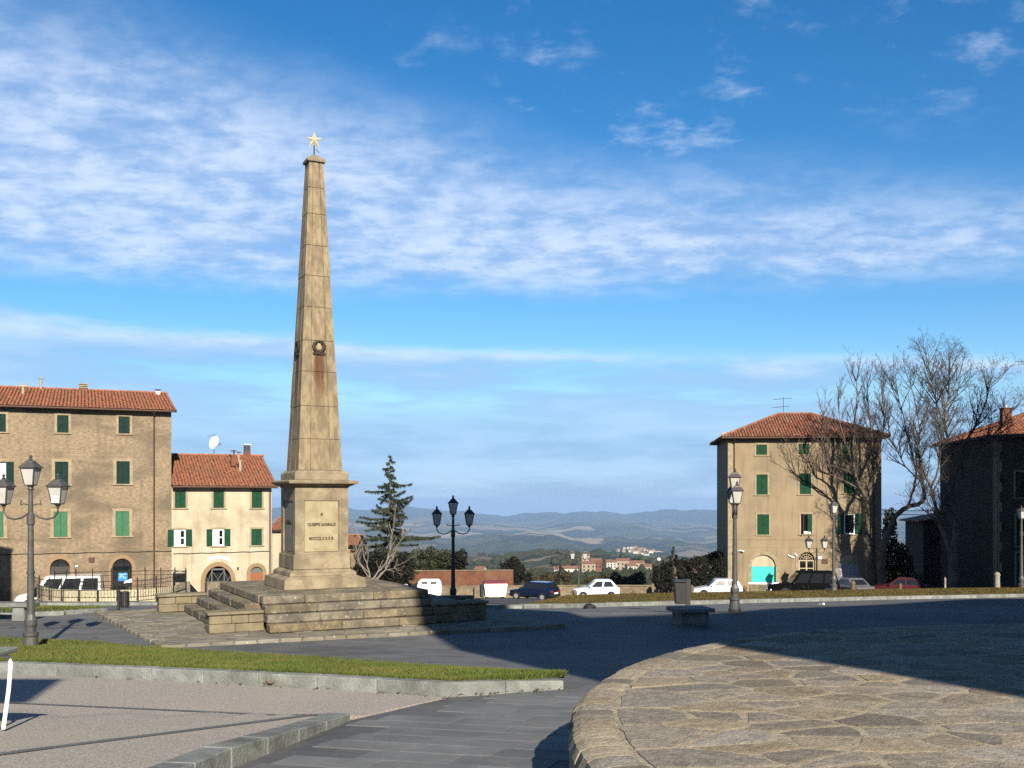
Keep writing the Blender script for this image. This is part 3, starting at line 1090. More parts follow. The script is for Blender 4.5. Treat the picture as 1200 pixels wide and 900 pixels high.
# shaft: courses of dressed blocks with two vertical joints on every face
ZS0, ZS1 = ZB + 0.293, 13.58
ys = [ZS0]
for px_y in (514, 475, 434, 397, 357, 319.5, 283, 244.8, 213):
    ys.append((HY - px_y) / F * 30.0 - ZG)
ys.append(ZS1)


def half(z):
    t = (z - ZS0) / (ZS1 - ZS0)
    return 0.665 + (0.215 - 0.665) * t


def ring(h, z, g=0.012, d=0.02):
    q = []
    f = 0.46 * h
    side = [(-h, -h), (-f - g, -h), (-f, -h + d), (-f + g, -h), (f - g, -h), (f, -h + d), (f + g, -h)]
    for k in range(4):
        a = k * PI / 2
        for x, y in side:
            q.append((x * math.cos(a) - y * math.sin(a), x * math.sin(a) + y * math.cos(a), z))
    return q


for i in range(len(ys) - 1):
    z0, z1 = ys[i] + 0.004, ys[i + 1] - 0.004
    j = random.uniform(-0.004, 0.004)
    e = 0.008
    R = [ring(half(z0) - e + j, z0), ring(half(z0) + j, z0 + e), ring(half(z1) + j, z1 - e), ring(half(z1) - e + j, z1)]
    n = len(R[0])
    vs = [q for r in R for q in r]
    fs = [(k * n + a, k * n + (a + 1) % n, (k + 1) * n + (a + 1) % n, (k + 1) * n + a) for k in range(3) for a in range(n)]
    fs += [tuple(range(n - 1, -1, -1)), tuple(range(3 * n, 4 * n))]
    MB().add(vs, fs).build('shaft_block', M['sandstone'], mon)
MB().sqf(half(ZS0) - 0.03, ZS0, half(ZS1) - 0.03, ZS1).build('shaft_core', M['step'], mon)
MB().sqf(0.27, ZS1, 0.28, ZS1 + 0.09).sqf(0.275, ZS1 + 0.092, 0.06, ZS1 + 0.26).build('cap_stone', M['plinth'], mon, bevel=0.008)
MB().tube([(0, 0, ZS1 + 0.2), (0, 0, ZS1 + 0.56)], 0.022, 8).build('star_rod', M['iron'], mon)
MB().tube([(0.05, 0, ZS1 + 0.46), (0.11, 0.0, ZS1 + 0.40), (0.155, 0.0, ZS1 + 0.36)], 0.01, 5).build('star_bracket', M['iron'], mon)
sp = MB()
zc = ZS1 + 0.71
# star faces the square: turned a little back towards the viewer
vs = [(0, -0.07, zc), (0, 0.07, zc)]
for k in range(10):
    rr = 0.27 if k % 2 == 0 else 0.108
    a = PI / 2 + k * PI / 5
    vs.append((rr * math.cos(a), 0, zc + rr * math.sin(a)))
fs = [(0, 2 + (k + 1) % 10, 2 + k) for k in range(10)] + [(1, 2 + k, 2 + (k + 1) % 10) for k in range(10)]
st = sp.add([(x, y, z - zc) for x, y, z in vs], fs).build('star', M['star'], mon, loc=(0, 0, zc), rz=math.radians(-14))
# wreaths
for fc in range(2):
    zw = 8.02
    h = half(zw) + 0.03
    wv = MB()
    R0, n1, n2 = 0.155, 26, 8
    for i in range(n1):
        a = 2 * PI * i / n1
        for k in range(n2):
            b2 = 2 * PI * k / n2
            r = 0.045 * (1 + 0.22 * (i % 2))
            wv.v.append(((R0 + r * math.cos(b2)) * math.cos(a), -h + r * 0.7 * math.sin(b2), zw + (R0 + r * math.cos(b2)) * math.sin(a)))
    for i in range(n1):
        for k in range(n2):
            wv.f.append((i * n2 + k, i * n2 + (k + 1) % n2, ((i + 1) % n1) * n2 + (k + 1) % n2, ((i + 1) % n1) * n2 + k))
    wv.box(-0.19, -0.03, -h - 0.02, -h + 0.01, zw - 0.235, zw - 0.175).box(0.03, 0.19, -h - 0.02, -h + 0.01, zw - 0.235, zw - 0.175).box(-0.04, 0.04, -h - 0.035, -h + 0.012, zw - 0.235, zw - 0.165)
    ow = wv.build('wreath', M['bronze'], mon)
    MB().box(-0.05, 0.05, -h + 0.0, -h + 0.03, zw - 0.09, zw + 0.10).build('wreath_plaque', M['panelstone'], ow)
    if fc:
        ow.rotation_euler = (0, 0, -PI / 2)

# stepped platform: each course a row of blocks
plat = thing('monument_steps', 'weathered stone steps and platform carrying the obelisk', 'steps', (MC[0], MC[1], ZG), MON_R)
RS = 0.225
MB().box(-2.15, 2.45, -2.62, 2.7, -0.1, 0.82).box(-3.2, -2.0, -2.3, 2.7, -0.1, 0.12).build('rubble_core', M['step'], plat)


def course(u0, u1, v0, v1, z0, z1, along, lmin, lmax, m, name='step_block', bev=0.025):
    a, b = (u0, u1) if along == 'u' else (v0, v1)
    s = a
    while s < b - 0.05:
        L = random.uniform(lmin, lmax)
        if b - s - L < lmin * 0.6:
            L = b - s
        e = 0.003
        j = random.uniform(-0.010, 0.010)
        k = MB()
        if along == 'u':
            k.box(s + e, s + L - e, v0 + j, v1, z0, z1 + random.uniform(-0.006, 0.004))
        else:
            k.box(u0 + j, u1, s + e, s + L - e, z0, z1 + random.uniform(-0.006, 0.004))
        k.build(name, m, plat, bevel=bev)
        s += L


# front flight (long narrow treads)
for i in range(4):
    vfront = -3.55 + i * 0.26
    course(-2.2 - (0.0 if i else 0.0), 2.5, vfront, vfront + 0.42, i * RS + 0.002, (i + 1) * RS - 0.003, 'u', 1.1, 2.1, M['step'])
# left flight between the cheek walls
for i in range(4):
    uu = -3.3 + i * 0.36
    course(uu, uu + 0.5, -2.32, 2.9, i * RS + 0.002, (i + 1) * RS - 0.003, 'v', 1.0, 1.9, M['step'])
# deck slabs on top
for iv in range(8):
    v0 = -2.35 + iv * 0.66
    course(-1.72, 2.45, v0 + 0.004, v0 + 0.652, 0.70, 4 * RS - 0.004, 'u', 0.6, 1.1, M['step'], 'deck_slab', 0.015)
# cheek walls: left near, left far, and the right-hand one in shade
for (u0, u1, v0, v1, h) in ((-3.62, -2.2, -2.92, -2.34, 0.56), (-4.05, -2.6, 2.92, 3.4, 0.56), (2.5, 4.15, -3.35, -2.75, 0.56)):
    for r in range(2):
        course(u0, u1, v0, v1, r * 0.235 + 0.002, (r + 1) * 0.235 - 0.004, 'u', 0.42, 0.75, M['cheek'] if u0 < 0 else M['step'], 'cheek_block', 0.02)
    course(u0 - 0.05, u1 + (0.05 if u0 > 0 else 0), v0 - 0.045, v1 + 0.045, 0.472, h, 'u', 0.8, 1.3, M['cheek'] if u0 < 0 else M['step'], 'coping_slab', 0.02)
course(-2.6, -1.9, 2.92, 3.38, 0.002, 0.88, 'u', 0.7, 0.9, M['step'], 'cheek_block')
# rear and right faces of the platform
for i in range(4):
    course(-1.9, 2.5, 2.72 - i * 0.02, 3.1 - i * 0.1, i * RS + 0.002, (i + 1) * RS - 0.003, 'u', 0.7, 1.2, M['step'])
    course(2.46, 2.9 - i * 0.1, -2.7, 2.7, i * RS + 0.002, (i + 1) * RS - 0.003, 'v', 0.7, 1.2, M['step'])

# ================================================================== buildings
def louvre(name, c, c2):
    m = mat(name, c, 0.55, c2, 3.0, spec=0.35)
    t = NT(m.node_tree)
    bs = m.node_tree.nodes['Principled BSDF']
    s = t.n('ShaderNodeSeparateXYZ')
    t.put(s.inputs[0], t.n('ShaderNodeTexCoord').outputs['Object'])
    saw = t.m('FRACT', t.m('MULTIPLY', s.outputs[2], 16.0))
    b = t.n('ShaderNodeBump')
    b.inputs['Strength'].default_value = 0.7
    b.inputs['Distance'].default_value = 0.03
    t.put(b.inputs['Height'], saw)
    t.put(bs.inputs['Normal'], b.outputs[0])
    return m


M['shut_dark'] = louvre('dark_green_shutter', (0.010, 0.042, 0.034), (0.018, 0.06, 0.046))
M['shut_green'] = louvre('green_shutter', (0.010, 0.085, 0.036), (0.018, 0.115, 0.052))
M['shut_pale'] = louvre('pale_green_shutter', (0.085, 0.27, 0.13), (0.12, 0.32, 0.17))
M['wall_old'] = mat('old_plaster_wall', (0.53, 0.395, 0.25), 0.95, (0.285, 0.21, 0.135), 4.2, (0.19, 0.15, 0.10), 0.26, 0.85, 0.9, 9, lo=0.28, hi=0.74, lo3=0.42, hi3=0.66, vec_scale=(1.0, 1.0, 1.9), streak=0.55)
M['wall_cream'] = mat('cream_plaster_wall', (0.78, 0.66, 0.47), 0.92, (0.66, 0.54, 0.37), 1.6, (0.45, 0.35, 0.23), 0.45, 0.65, 0.4, 14, lo=0.35, hi=0.7, lo3=0.48, hi3=0.70, streak=0.45)
M['wall_tan'] = mat('tan_plaster_wall', (0.47, 0.355, 0.215), 0.92, (0.39, 0.295, 0.18), 0.7, (0.29, 0.22, 0.14), 0.22, 0.65, 0.45, 12, lo=0.35, hi=0.7, streak=0.5)
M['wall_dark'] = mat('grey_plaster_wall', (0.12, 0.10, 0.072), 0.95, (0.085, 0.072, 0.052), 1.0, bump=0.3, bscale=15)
M['surround'] = mat('pale_stone_surround', (0.54, 0.43, 0.27), 0.9, (0.40, 0.31, 0.19), 3.0, bump=0.2, bscale=25)
M['surround2'] = mat('warm_brick_surround', (0.46, 0.28, 0.15), 0.9, (0.38, 0.26, 0.15), 4.0, bump=0.3, bscale=25)
M['tile'] = mat('terracotta_tiles', (0.60, 0.225, 0.105), 0.9, (0.36, 0.12, 0.06), 3.4, (0.36, 0.17, 0.09), 0.7, 0.7, 0.4, 20, speck=(4.4, 0.63, (0.50, 0.27, 0.16)))
M['tile_worn'] = mat('worn_terracotta_tiles', (0.54, 0.195, 0.095), 0.9, (0.29, 0.095, 0.05), 3.2, (0.30, 0.14, 0.08), 0.9, 0.6, 0.3, 30, speck=(2.4, 0.60, (0.52, 0.38, 0.26)))
M['eave'] = mat('dark_eave_timber', (0.05, 0.038, 0.028), 0.85)
M['pipe'] = mat('brown_downpipe', (0.13, 0.06, 0.035), 0.6)
M['pipe_pale'] = mat('pale_downpipe', (0.55, 0.46, 0.33), 0.6)
M['frame_white'] = mat('white_window_frame', (0.80, 0.79, 0.75), 0.5)
M['frame_cream'] = mat('cream_door_frame', (0.70, 0.56, 0.34), 0.6)
M['curtain'] = mat('white_net_curtain', (0.66, 0.66, 0.64), 0.9)
M['door_orange'] = mat('orange_wooden_door', (0.42, 0.15, 0.045), 0.6, (0.33, 0.11, 0.035), 4, vec_scale=(6, 6, 0.6))
M['gate_grey'] = mat('grey_green_gate_metal', (0.16, 0.18, 0.17), 0.5)
M['turq'] = mat('turquoise_panel', (0.02, 0.42, 0.28), 0.6, (0.03, 0.46, 0.32), 2)
M['lilac'] = mat('pale_painted_shutter', (0.58, 0.56, 0.60), 0.6)
M['blue'] = mat('blue_sign', (0.03, 0.16, 0.50), 0.4)
M['paleblue'] = mat('pale_blue_print', (0.30, 0.60, 0.85), 0.4)
M['brick'] = mat('red_brick', (0.33, 0.12, 0.06), 0.9, (0.22, 0.085, 0.045), 5, bump=0.3)
M['brown'] = mat('brown_plaque', (0.13, 0.045, 0.028), 0.6)
M['grille'] = mat('door_grille', (0.06, 0.05, 0.04), 0.6)
M['dark'] = mat('dark_interior', (0.012, 0.011, 0.010), 0.9)


def front_wall(b, u0, u1, z0, z1, holes, dep=0.2):
    us = sorted({u0, u1, *[h[k] for h in holes for k in (0, 1)]})
    zs = sorted({z0, z1, *[h[k] for h in holes for k in (2, 3)]})
    us = [u for u in us if u0 <= u <= u1]
    zs = [z for z in zs if z0 <= z <= z1]
    for i in range(len(us) - 1):
        for j in range(len(zs) - 1):
            cu, cz = (us[i] + us[i + 1]) / 2, (zs[j] + zs[j + 1]) / 2
            if any(h[0] < cu < h[1] and h[2] < cz < h[3] for h in holes):
                continue
            b.add([(us[i], 0, zs[j]), (us[i + 1], 0, zs[j]), (us[i + 1], 0, zs[j + 1]), (us[i], 0, zs[j + 1])], [(0, 1, 2, 3)])
    for h in holes:
        a0, a1, c0, c1 = h[:4]
        rise = h[4] if len(h) > 4 else 0
        zs_ = c1 - rise
        if rise:
            N = 14
            arc = arc_pts(a0, a1, zs_, rise, N)
            for i in range(N):
                cor = (a0, 0, c1) if i < N // 2 else (a1, 0, c1)
                b.add([cor, (arc[i][0], 0, arc[i][1]), (arc[i + 1][0], 0, arc[i + 1][1])], [(0, 1, 2)])
                b.add([(arc[i][0], 0, arc[i][1]), (arc[i][0], dep, arc[i][1]), (arc[i + 1][0], dep, arc[i + 1][1]), (arc[i + 1][0], 0, arc[i + 1][1])], [(0, 1, 2, 3)])
        else:
            b.add([(a0, 0, c1), (a0, dep, c1), (a1, dep, c1), (a1, 0, c1)], [(0, 1, 2, 3)])
        b.add([(a0, 0, c0), (a0, dep, c0), (a0, dep, zs_), (a0, 0, zs_)], [(0, 1, 2, 3)])
        b.add([(a1, 0, c0), (a1, 0, zs_), (a1, dep, zs_), (a1, dep, c0)], [(0, 1, 2, 3)])
        b.add([(a0, 0, c0), (a1, 0, c0), (a1, dep, c0), (a0, dep, c0)], [(0, 1, 2, 3)])
    return b


def arc_pts(a0, a1, zs_, rise, N=14, grow=0.0):
    c, hw_ = (a0 + a1) / 2, (a1 - a0) / 2 + grow
    return [(c - hw_ * math.cos(PI * i / N), zs_ + (rise + grow) * math.sin(PI * i / N)) for i in range(N + 1)]


def surround(parent, h, w, m, name='window_surround', out=0.035, sill=True):
    a0, a1, c0, c1 = h[:4]
    rise = h[4] if len(h) > 4 else 0
    b = MB()
    zs_ = c1 - rise
    b.box(a0 - w, a0 - 0.003, -out, 0.01, c0, zs_ - 0.002)
    b.box(a1 + 0.003, a1 + w, -out, 0.01, c0, zs_ - 0.002)
    if rise:
        p, q = arc_pts(a0, a1, zs_, rise, 14, 0.003), arc_pts(a0, a1, zs_, rise, 14, w)
        for i in range(14):
            vs = [(*p[i], 0), (*p[i + 1], 0), (*q[i + 1], 0), (*q[i], 0)]
            b.prism_y([(v[0], v[1]) for v in vs], -out - (0.004 if i % 2 else 0), 0.01)
    else:
        b.box(a0 - w, a1 + w, -out - 0.003, 0.01, c1, c1 + w)
        if sill:
            b.box(a0 - w - 0.06, a1 + w + 0.06, -out - 0.05, 0.01, c0 - 0.09, c0 - 0.002)
    return b.build(name, m, parent)


def leaf(parent, u0, u1, z0, z1, y, m):
    b = MB().box(u0, u1, y, y + 0.03, z0, z1)
    f = 0.06
    b.box(u0 + 0.004, u0 + f, y - 0.012, y + 0.002, z0 + 0.004, z1 - 0.004).box(u1 - f, u1 - 0.004, y - 0.012, y + 0.002, z0 + 0.004, z1 - 0.004)
    for z in (z0 + 0.004, (z0 + z1) / 2 - f / 2, z1 - f - 0.004):
        b.box(u0 + f + 0.002, u1 - f - 0.002, y - 0.010, y + 0.002, z, z + f)
    o = b.build('shutter', m, parent)
    return o


def closed(parent, h, m):
    c = (h[0] + h[1]) / 2
    leaf(parent, h[0] + 0.008, c - 0.006, h[2] + 0.01, h[3] - 0.01, 0.012, m)
    leaf(parent, c + 0.006, h[1] - 0.008, h[2] + 0.01, h[3] - 0.01, 0.012, m)


def casement(parent, h, fm, pm=None, bars=1, y=0.12, mull=True, curtain=False):
    a0, a1, c0, c1 = h[:4]
    f = 0.09
    b = MB()
    b.box(a0, a0 + f, y, y + 0.05, c0, c1).box(a1 - f, a1, y, y + 0.05, c0, c1)
    b.box(a0 + f + .001, a1 - f - .001, y + 0.002, y + 0.048, c0, c0 + f).box(a0 + f + .001, a1 - f - .001, y + 0.002, y + 0.048, c1 - f, c1)
    if mull:
        c = (a0 + a1) / 2
        b.box(c - 0.055, c + 0.055, y - 0.006, y + 0.054, c0 + 0.003, c1 - 0.003)
    for k in range(bars):
        z = c0 + (c1 - c0) * (k + 1) / (bars + 1)
        b.box(a0 + f + .002, a1 - f - .002, y + 0.006, y + 0.044, z - 0.035, z + 0.035)
    o = b.build('window_frame', fm, parent)
    MB().box(a0 + 0.02, a1 - 0.02, y + 0.024, y + 0.03, c0 + 0.02, c1 - 0.02).build('pane', pm or M['darkglass'], o)
    if curtain:
        MB().grid(lambda u, v: (a0 + 0.05 + (a1 - a0 - 0.1) * u * 0.42, y + 0.018 + 0.004 * math.sin(u * 26), c0 + 0.1 + (c1 - c0 - 0.2) * v), 14, 2).build('curtain', M['curtain'], o)
    return o


def tiles(b, p0, e, s, n, W_, L_, inside, tw=0.22, tl=0.36, seed=1, hump=0.062):
    """half-pipe tiles over a roof plane: origin p0, unit vectors e (along eave), s (up slope), n (normal)"""
    r = random.Random(seed)
    nc, nr = int(W_ / tw), int(L_ / tl)
    tw2, tl2 = W_ / nc, L_ / nr
    for i in range(nc):
        for j in range(nr):
            cu, cv = (i + 0.5) * tw2, (j + 0.5) * tl2
            if not inside(cu, cv):
                continue
            ju, jl, jh = r.uniform(-0.018, 0.018), r.uniform(-0.03, 0.03), r.uniform(0.0, 0.022)
            vs = []
            for v, lift in ((j * tl2 + jl - 0.03, 0.03 + jh), ((j + 1) * tl2 + 0.02, 0.0 + jh * 0.5)):
                for k, hh in ((-0.5, 0.0), (-0.25, hump), (0.25, hump), (0.5, 0.0)):
                    q = p0 + e * (cu + ju + k * tw2 * 0.86) + s * v + n * (hh + lift)
                    vs.append(tuple(q))
            b.add(vs, [(0, 1, 5, 4), (1, 2, 6, 5), (2, 3, 7, 6)])
            lo = p0 + e * (cu + ju - tw2 * 0.43) + s * (j * tl2 + jl - 0.03) - n * 0.02
            b.add([vs[0], vs[1], vs[2], vs[3]], [(3, 2, 1, 0)])
    return b


def gable_roof(parent, u0, u1, yr, depth, z_eave, z_ridge, oh, ov0, ov1, mt, seed, tw=0.22):
    """ridge along u; front slope from y=-oh up to yr; back slope down to 2*yr+oh"""
    th = 0.13
    slope = (z_ridge - z_eave) / (yr + oh)
    prof = [(-oh, z_eave), (yr, z_ridge), (depth + oh, z_eave + 0.0)]
    b = MB()
    pts = [(-oh, z_eave - th), (yr, z_ridge - th), (depth + oh, z_eave - th), (depth + oh, z_eave), (yr, z_ridge), (-oh, z_eave)]
    A = [(u0 - ov0, y, z) for y, z in pts]
    B = [(u1 + ov1, y, z) for y, z in pts]
    b.add(A + B, [(0, 1, 7, 6), (1, 2, 8, 7), (2, 3, 9, 8), (3, 4, 10, 9), (4, 5, 11, 10), (5, 0, 6, 11), (0, 5, 4, 1), (1, 4, 3, 2), (6, 7, 10, 11), (7, 8, 9, 10)])
    rf_ = b.build('roof', M['eave'], parent)
    W_ = (u1 + ov1) - (u0 - ov0)
    tb_ = MB()
    s = Vector((0, yr + oh, z_ridge - z_eave))
    L_ = s.length
    s.normalize()
    e = Vector((1, 0, 0))
    n = e.cross(s)
    tiles(tb_, Vector((u0 - ov0, -oh, z_eave + 0.012)), e, s, n, W_, L_, lambda a, c: True, tw, 0.38, seed, 0.035)
    # ridge caps
    k = 0.0
    while k < W_ - 0.2:
        x = u0 - ov0 + k
        tb_.tube([(x, yr, z_ridge + 0.01), (x + 0.42, yr, z_ridge + 0.03)], 0.10, 6)
        k += 0.4
    bs_ = Vector((0, -(depth + oh - yr), z_ridge - z_eave))
    tb_.add([(u0 - ov0, depth + oh, z_eave + 0.02), (u1 + ov1, depth + oh, z_eave + 0.02), (u1 + ov1, yr, z_ridge + 0.02), (u0 - ov0, yr, z_ridge + 0.02)], [(1, 0, 3, 2)])
    o = tb_.build('roof_tiles', mt, rf_)
    o['kind'] = 'stuff'
    return rf_


def gutter(parent, u0, u1, y, z, m):
    return MB().tube([(u0, y, z), (u1, y, z)], 0.065, 8).build('gutter', m, parent)


def chimney(parent, x, y, z0, z1, w, m, cap=True, capm=None):
    b = MB().box(x - w / 2, x + w / 2, y - w / 2, y + w / 2, z0, z1)
    o = b.build('chimney', m, parent)
    if cap:
        c = MB()
        for sx in (-1, 1):
            for sy in (-1, 1):
                c.box(x + sx * w * 0.36 - 0.05, x + sx * w * 0.36 + 0.05, y + sy * w * 0.36 - 0.05, y + sy * w * 0.36 + 0.05, z1, z1 + 0.16)
        c.box(x - w * 0.66, x + w * 0.66, y - w * 0.66, y + w * 0.66, z1 + 0.161, z1 + 0.24)
        c.build('chimney_cap', capm or m, o)
    return o


def body(parent, holes, u0, u1, z0, z1, depth, m, gable=None, dep=0.2):
    b = MB()
    front_wall(b, u0, u1, z0, z1, holes, dep)
    b.add([(u1, 0, z0), (u1, depth, z0), (u1, depth, z1), (u1, 0, z1)], [(0, 1, 2, 3)])
    b.add([(u0, 0, z0), (u0, 0, z1), (u0, depth, z1), (u0, depth, z0)], [(0, 1, 2, 3)])
    b.add([(u0, depth, z0), (u0, depth, z1), (u1, depth, z1), (u1, depth, z0)], [(0, 1, 2, 3)])
    if gable:
        yr, zr = gable
        b.add([(u1, 0, z1), (u1, depth, z1), (u1, yr, zr)], [(0, 1, 2)])
        b.add([(u0, 0, z1), (u0, yr, zr), (u0, depth, z1)], [(0, 1, 2)])
    o = b.build('wall', m, parent)
    # dark rooms behind the openings
    MB().box(u0 + 0.3, u1 - 0.3, dep + 0.25, dep + 0.3, z0 + 0.05, z1 - 0.05).build('dark_interior', M['dark'], o)
    return o


def PXB(fc, base, x0, y0, x1, y1, rise=0):
    u0, z1_ = fc.uz(x0, y0)
    u1, z0_ = fc.uz(x1, y1)
    _, za = fc.uz((x0 + x1) / 2, y0)
    _, zb = fc.uz((x0 + x1) / 2, y1)
    h = [u0, u1, zb - base, za - base]
    if rise:
        h.append((u1 - u0) / 2 if rise is True else rise)
    return h


# ---------------------------------------------------------------- big old house on the left
FA = Facade(-23.16, 70.0, math.radians(22.7))
BA = -7.4
h1 = thing('stone_house', 'large four-storey brown house with dark and pale green shutters, red roof', 'house', (FA.o[0], FA.o[1], BA), FA.a)
H = lambda *a, **k: PXB(FA, BA, *a, **k)
r1 = [H(139, 488, 152, 508), H(67, 486.5, 80.3, 507), H(-7, 485, 6.8, 506)]
r2 = [H(136.5, 540.5, 152, 567), H(64.5, 541, 80, 567.8), H(-9, 541, 6.8, 568)]
r3 = [H(135.5, 599, 151.3, 628), H(63, 599.5, 79, 629), H(-12, 599.5, 4, 629.5)]
ar = [H(131.5, 654.5, 154.5, 697, rise=True), H(58.5, 655, 82, 702, rise=True)]
ext = [[-14.8, -13.7, 11.4, 12.5], [-14.9, -13.6, 8.0, 9.6], [-15.0, -13.7, 4.4, 6.1]]
body(h1, r1 + r2 + r3 + ar + ext, -22.0, -0.12, 0.0, 13.35, 17.0, M['wall_old'], (8.5, 15.35))
for h in r1 + ext[:1]:
    surround(h1, h, 0.16, M['surround'])
    closed(h1, h, M['shut_dark'])
for i, h in enumerate(r2 + ext[1:2]):
    surround(h1, h, 0.20, M['surround'])
    if i != 2:
        closed(h1, h, M['shut_dark'])
    else:
        casement(h1, h, M['frame_white'], M['curtain'], 1)
        leaf(h1, h[1] + 0.01, h[1] + 0.46, h[2], h[3], -0.085, M['shut_dark'])
        leaf(h1, h[0] - 0.46, h[0] - 0.01, h[2], h[3], -0.085, M['shut_dark'])
for h in r3 + ext[2:]:
    surround(h1, h, 0.20, M['surround'])
    closed(h1, h, M['shut_pale'])
for i, h in enumerate(ar):
    surround(h1, h, 0.24, M['surround2'], 'door_surround')
    zs_ = h[3] - h[4]
    d = MB()
    d.box(h[0], h[1], 0.16, 0.19, h[2], zs_).box(h[0], h[1], 0.145, 0.20, zs_, zs_ + 0.09)
    d.box((h[0] + h[1]) / 2 - 0.04, (h[0] + h[1]) / 2 + 0.04, 0.14, 0.192, h[2] + 0.002, zs_ - 0.002)
    dd = d.build('door', M['grille'] if i else M['darkglass'], h1)
    g = MB()
    ap = arc_pts(h[0], h[1], zs_, h[4], 14)
    g.add([(x, 0.17, z) for x, z in ap], [tuple(range(14, -1, -1))])
    g.build('fanlight', M['darkglass'], dd)
    fb = MB()
    c = (h[0] + h[1]) / 2
    for k in range(1, 6):
        a = PI * k / 6
        fb.tube([(c, 0.155, zs_ + 0.1), (c - (h[1] - c) * math.cos(a), 0.155, zs_ + h[4] * math.sin(a))], 0.018, 4)
    fb.build('fanlight_bars', M['grille'], dd)
# blue sign in the doorway: two letters on a blue panel
h = ar[0]
sg = H(138.5, 671.5, 149.5, 681.5)
so = MB().box(sg[0], sg[1], 0.06, 0.09, sg[2], sg[3]).build('blue_sign', M['blue'], h1)
lettering('PC', 0.42, ((sg[0] + sg[1]) / 2, 0.052, sg[2] + (sg[3] - sg[2]) * 0.62), (PI / 2, 0, 0), so, 0.85, M['paleblue'])
pq = H(103.8, 653.2, 111, 659)
MB().box(pq[0], pq[1], -0.05, -0.002, pq[2], pq[3]).build('wall_plaque', M['brown'], h1, bevel=0.01)
pq = H(88, 662.5, 91, 664.5)
MB().box(pq[0], pq[1], -0.08, -0.002, pq[2], pq[3]).build('wall_lamp', M['white'], h1, bevel=0.02)
gable_roof(h1, -22.0, -0.12, 8.5, 17.0, 13.42, 15.46, 0.5, 0.2, 0.32, M['tile'], 5)
gutter(h1, -22.1, 0.1, -0.52, 13.36, M['pipe'])
du, _ = FA.uz(180.5, 560)
MB().tube([(du, -0.5, 13.3), (du, -0.09, 12.95), (du, -0.08, 12.6), (du, -0.08, 0.6)], 0.055, 8).build('downpipe', M['pipe'], h1)
_, zc_ = FA.uz(100, 648)
MB().tube([(-22 + 21.9 * k / 40, -0.035, zc_ - BA + 0.02 * math.sin(k * 1.7) + 0.0016 * (k - 24)) for k in range(41)], 0.022, 4).build('wall_cable', M['iron'], h1)


def roofpt(fc, base, px, py, y):
    """local point over a given local depth y, seen at a pixel"""
    f2 = Facade(fc.o[0] - fc.n[0] * y, fc.o[1] - fc.n[1] * y, fc.a)
    u, z = f2.uz(px, py)
    return u, z - base


u, z = roofpt(FA, BA, 97.5, 457.5, 8.5)
c1 = chimney(h1, u, 8.5, z - 0.5, z + 0.12, 0.5, M['wall_old'], False)
for k in range(3):
    MB().box(u - 0.3, u + 0.3, 8.2, 8.8, z + 0.16 + k * 0.13, z + 0.24 + k * 0.13).build('chimney_slab', M['surround'], c1)
MB().box(u - 0.2, u + 0.2, 8.3, 8.7, z + 0.121, z + 0.40).build('chimney_core', M['dark'], c1)
u, z = roofpt(FA, BA, 48, 457, 8.0)
cp = MB().tube([(u, 8.0, z - 0.4), (u, 8.0, z + 0.75)], 0.09, 8).build('flue_pipe', M['pipe_pale'], h1)
MB().lathe([(0.17, 0.0), (0.17, 0.05), (0.02, 0.14)], 10, (u, 8.0, z + 0.80)).build('flue_cap', M['pipe_pale'], cp)
u, z = roofpt(FA, BA, 27, 463, 5.0)
cp = MB().tube([(u, 5.0, z - 0.25), (u, 5.0, z + 0.55)], 0.10, 8).build('vent_pipe', M['pipe_pale'], h1)
MB().tube([(u - 0.26, 5.0, z + 0.62), (u + 0.26, 5.0, z + 0.62)], 0.085, 8).tube([(u - 0.24, 5, z + 0.62), (u - 0.24, 5, z + 0.86)], 0.06, 6).tube([(u + 0.24, 5, z + 0.62), (u + 0.24, 5, z + 0.86)], 0.06, 6).build('vent_head', M['pipe_pale'], cp)
u, z = roofpt(FA, BA, 185, 462, 7.5)
c2 = chimney(h1, u, 7.5, z - 0.5, z + 0.22, 0.3, M['white'], False)
MB().box(u - 0.2, u + 0.2, 7.3, 7.7, z + 0.30, z + 0.36).box(u - 0.1, u + 0.1, 7.4, 7.6, z + 0.221, z + 0.299).build('chimney_cap', M['iron'], c2)

# ---------------------------------------------------------------- cream house beside it
h2 = thing('cream_house', 'two-storey cream house with dark green shutters and an arched garage gate', 'house', (FA.o[0], FA.o[1], BA), FA.a)
q1 = [H(205, 574.8, 217.6, 595.2), H(250.3, 574.8, 262.4, 595.2), H(295.2, 575, 307, 595.2)]
q2 = [H(204, 620.5, 217.5, 640), H(249.3, 620, 262.6, 639.6), H(294.6, 619.8, 306.8, 639)]
ga = H(240.3, 663.5, 271, 696, rise=1.05)
od = H(293.4, 664, 308, 694, rise=True)
body(h2, q1 + q2 + [ga, od], -0.11, 6.62, 0.0, 8.22, 13.0, M['wall_cream'], (6.5, 10.55))
for h in q1:
    surround(h2, h, 0.13, M['surround'], out=0.02)
    closed(h2, h, M['shut_green'])
for i, h in enumerate(q2):
    surround(h2, h, 0.12, M['surround'], out=0.02)
    if i == 2:
        closed(h2, h, M['shut_green'])
    else:
        casement(h2, h, M['frame_white'], None, 1, 0.05, True, True)
        leaf(h2, h[0] - 0.42, h[0] - 0.01, h[2], h[3], -0.08, M['shut_green'])
        leaf(h2, h[1] + 0.01, h[1] + 0.42, h[2], h[3], -0.08, M['shut_green'])
surround(h2, ga, 0.30, M['surround2'], 'gate_surround')
surround(h2, od, 0.26, M['surround2'], 'door_surround')
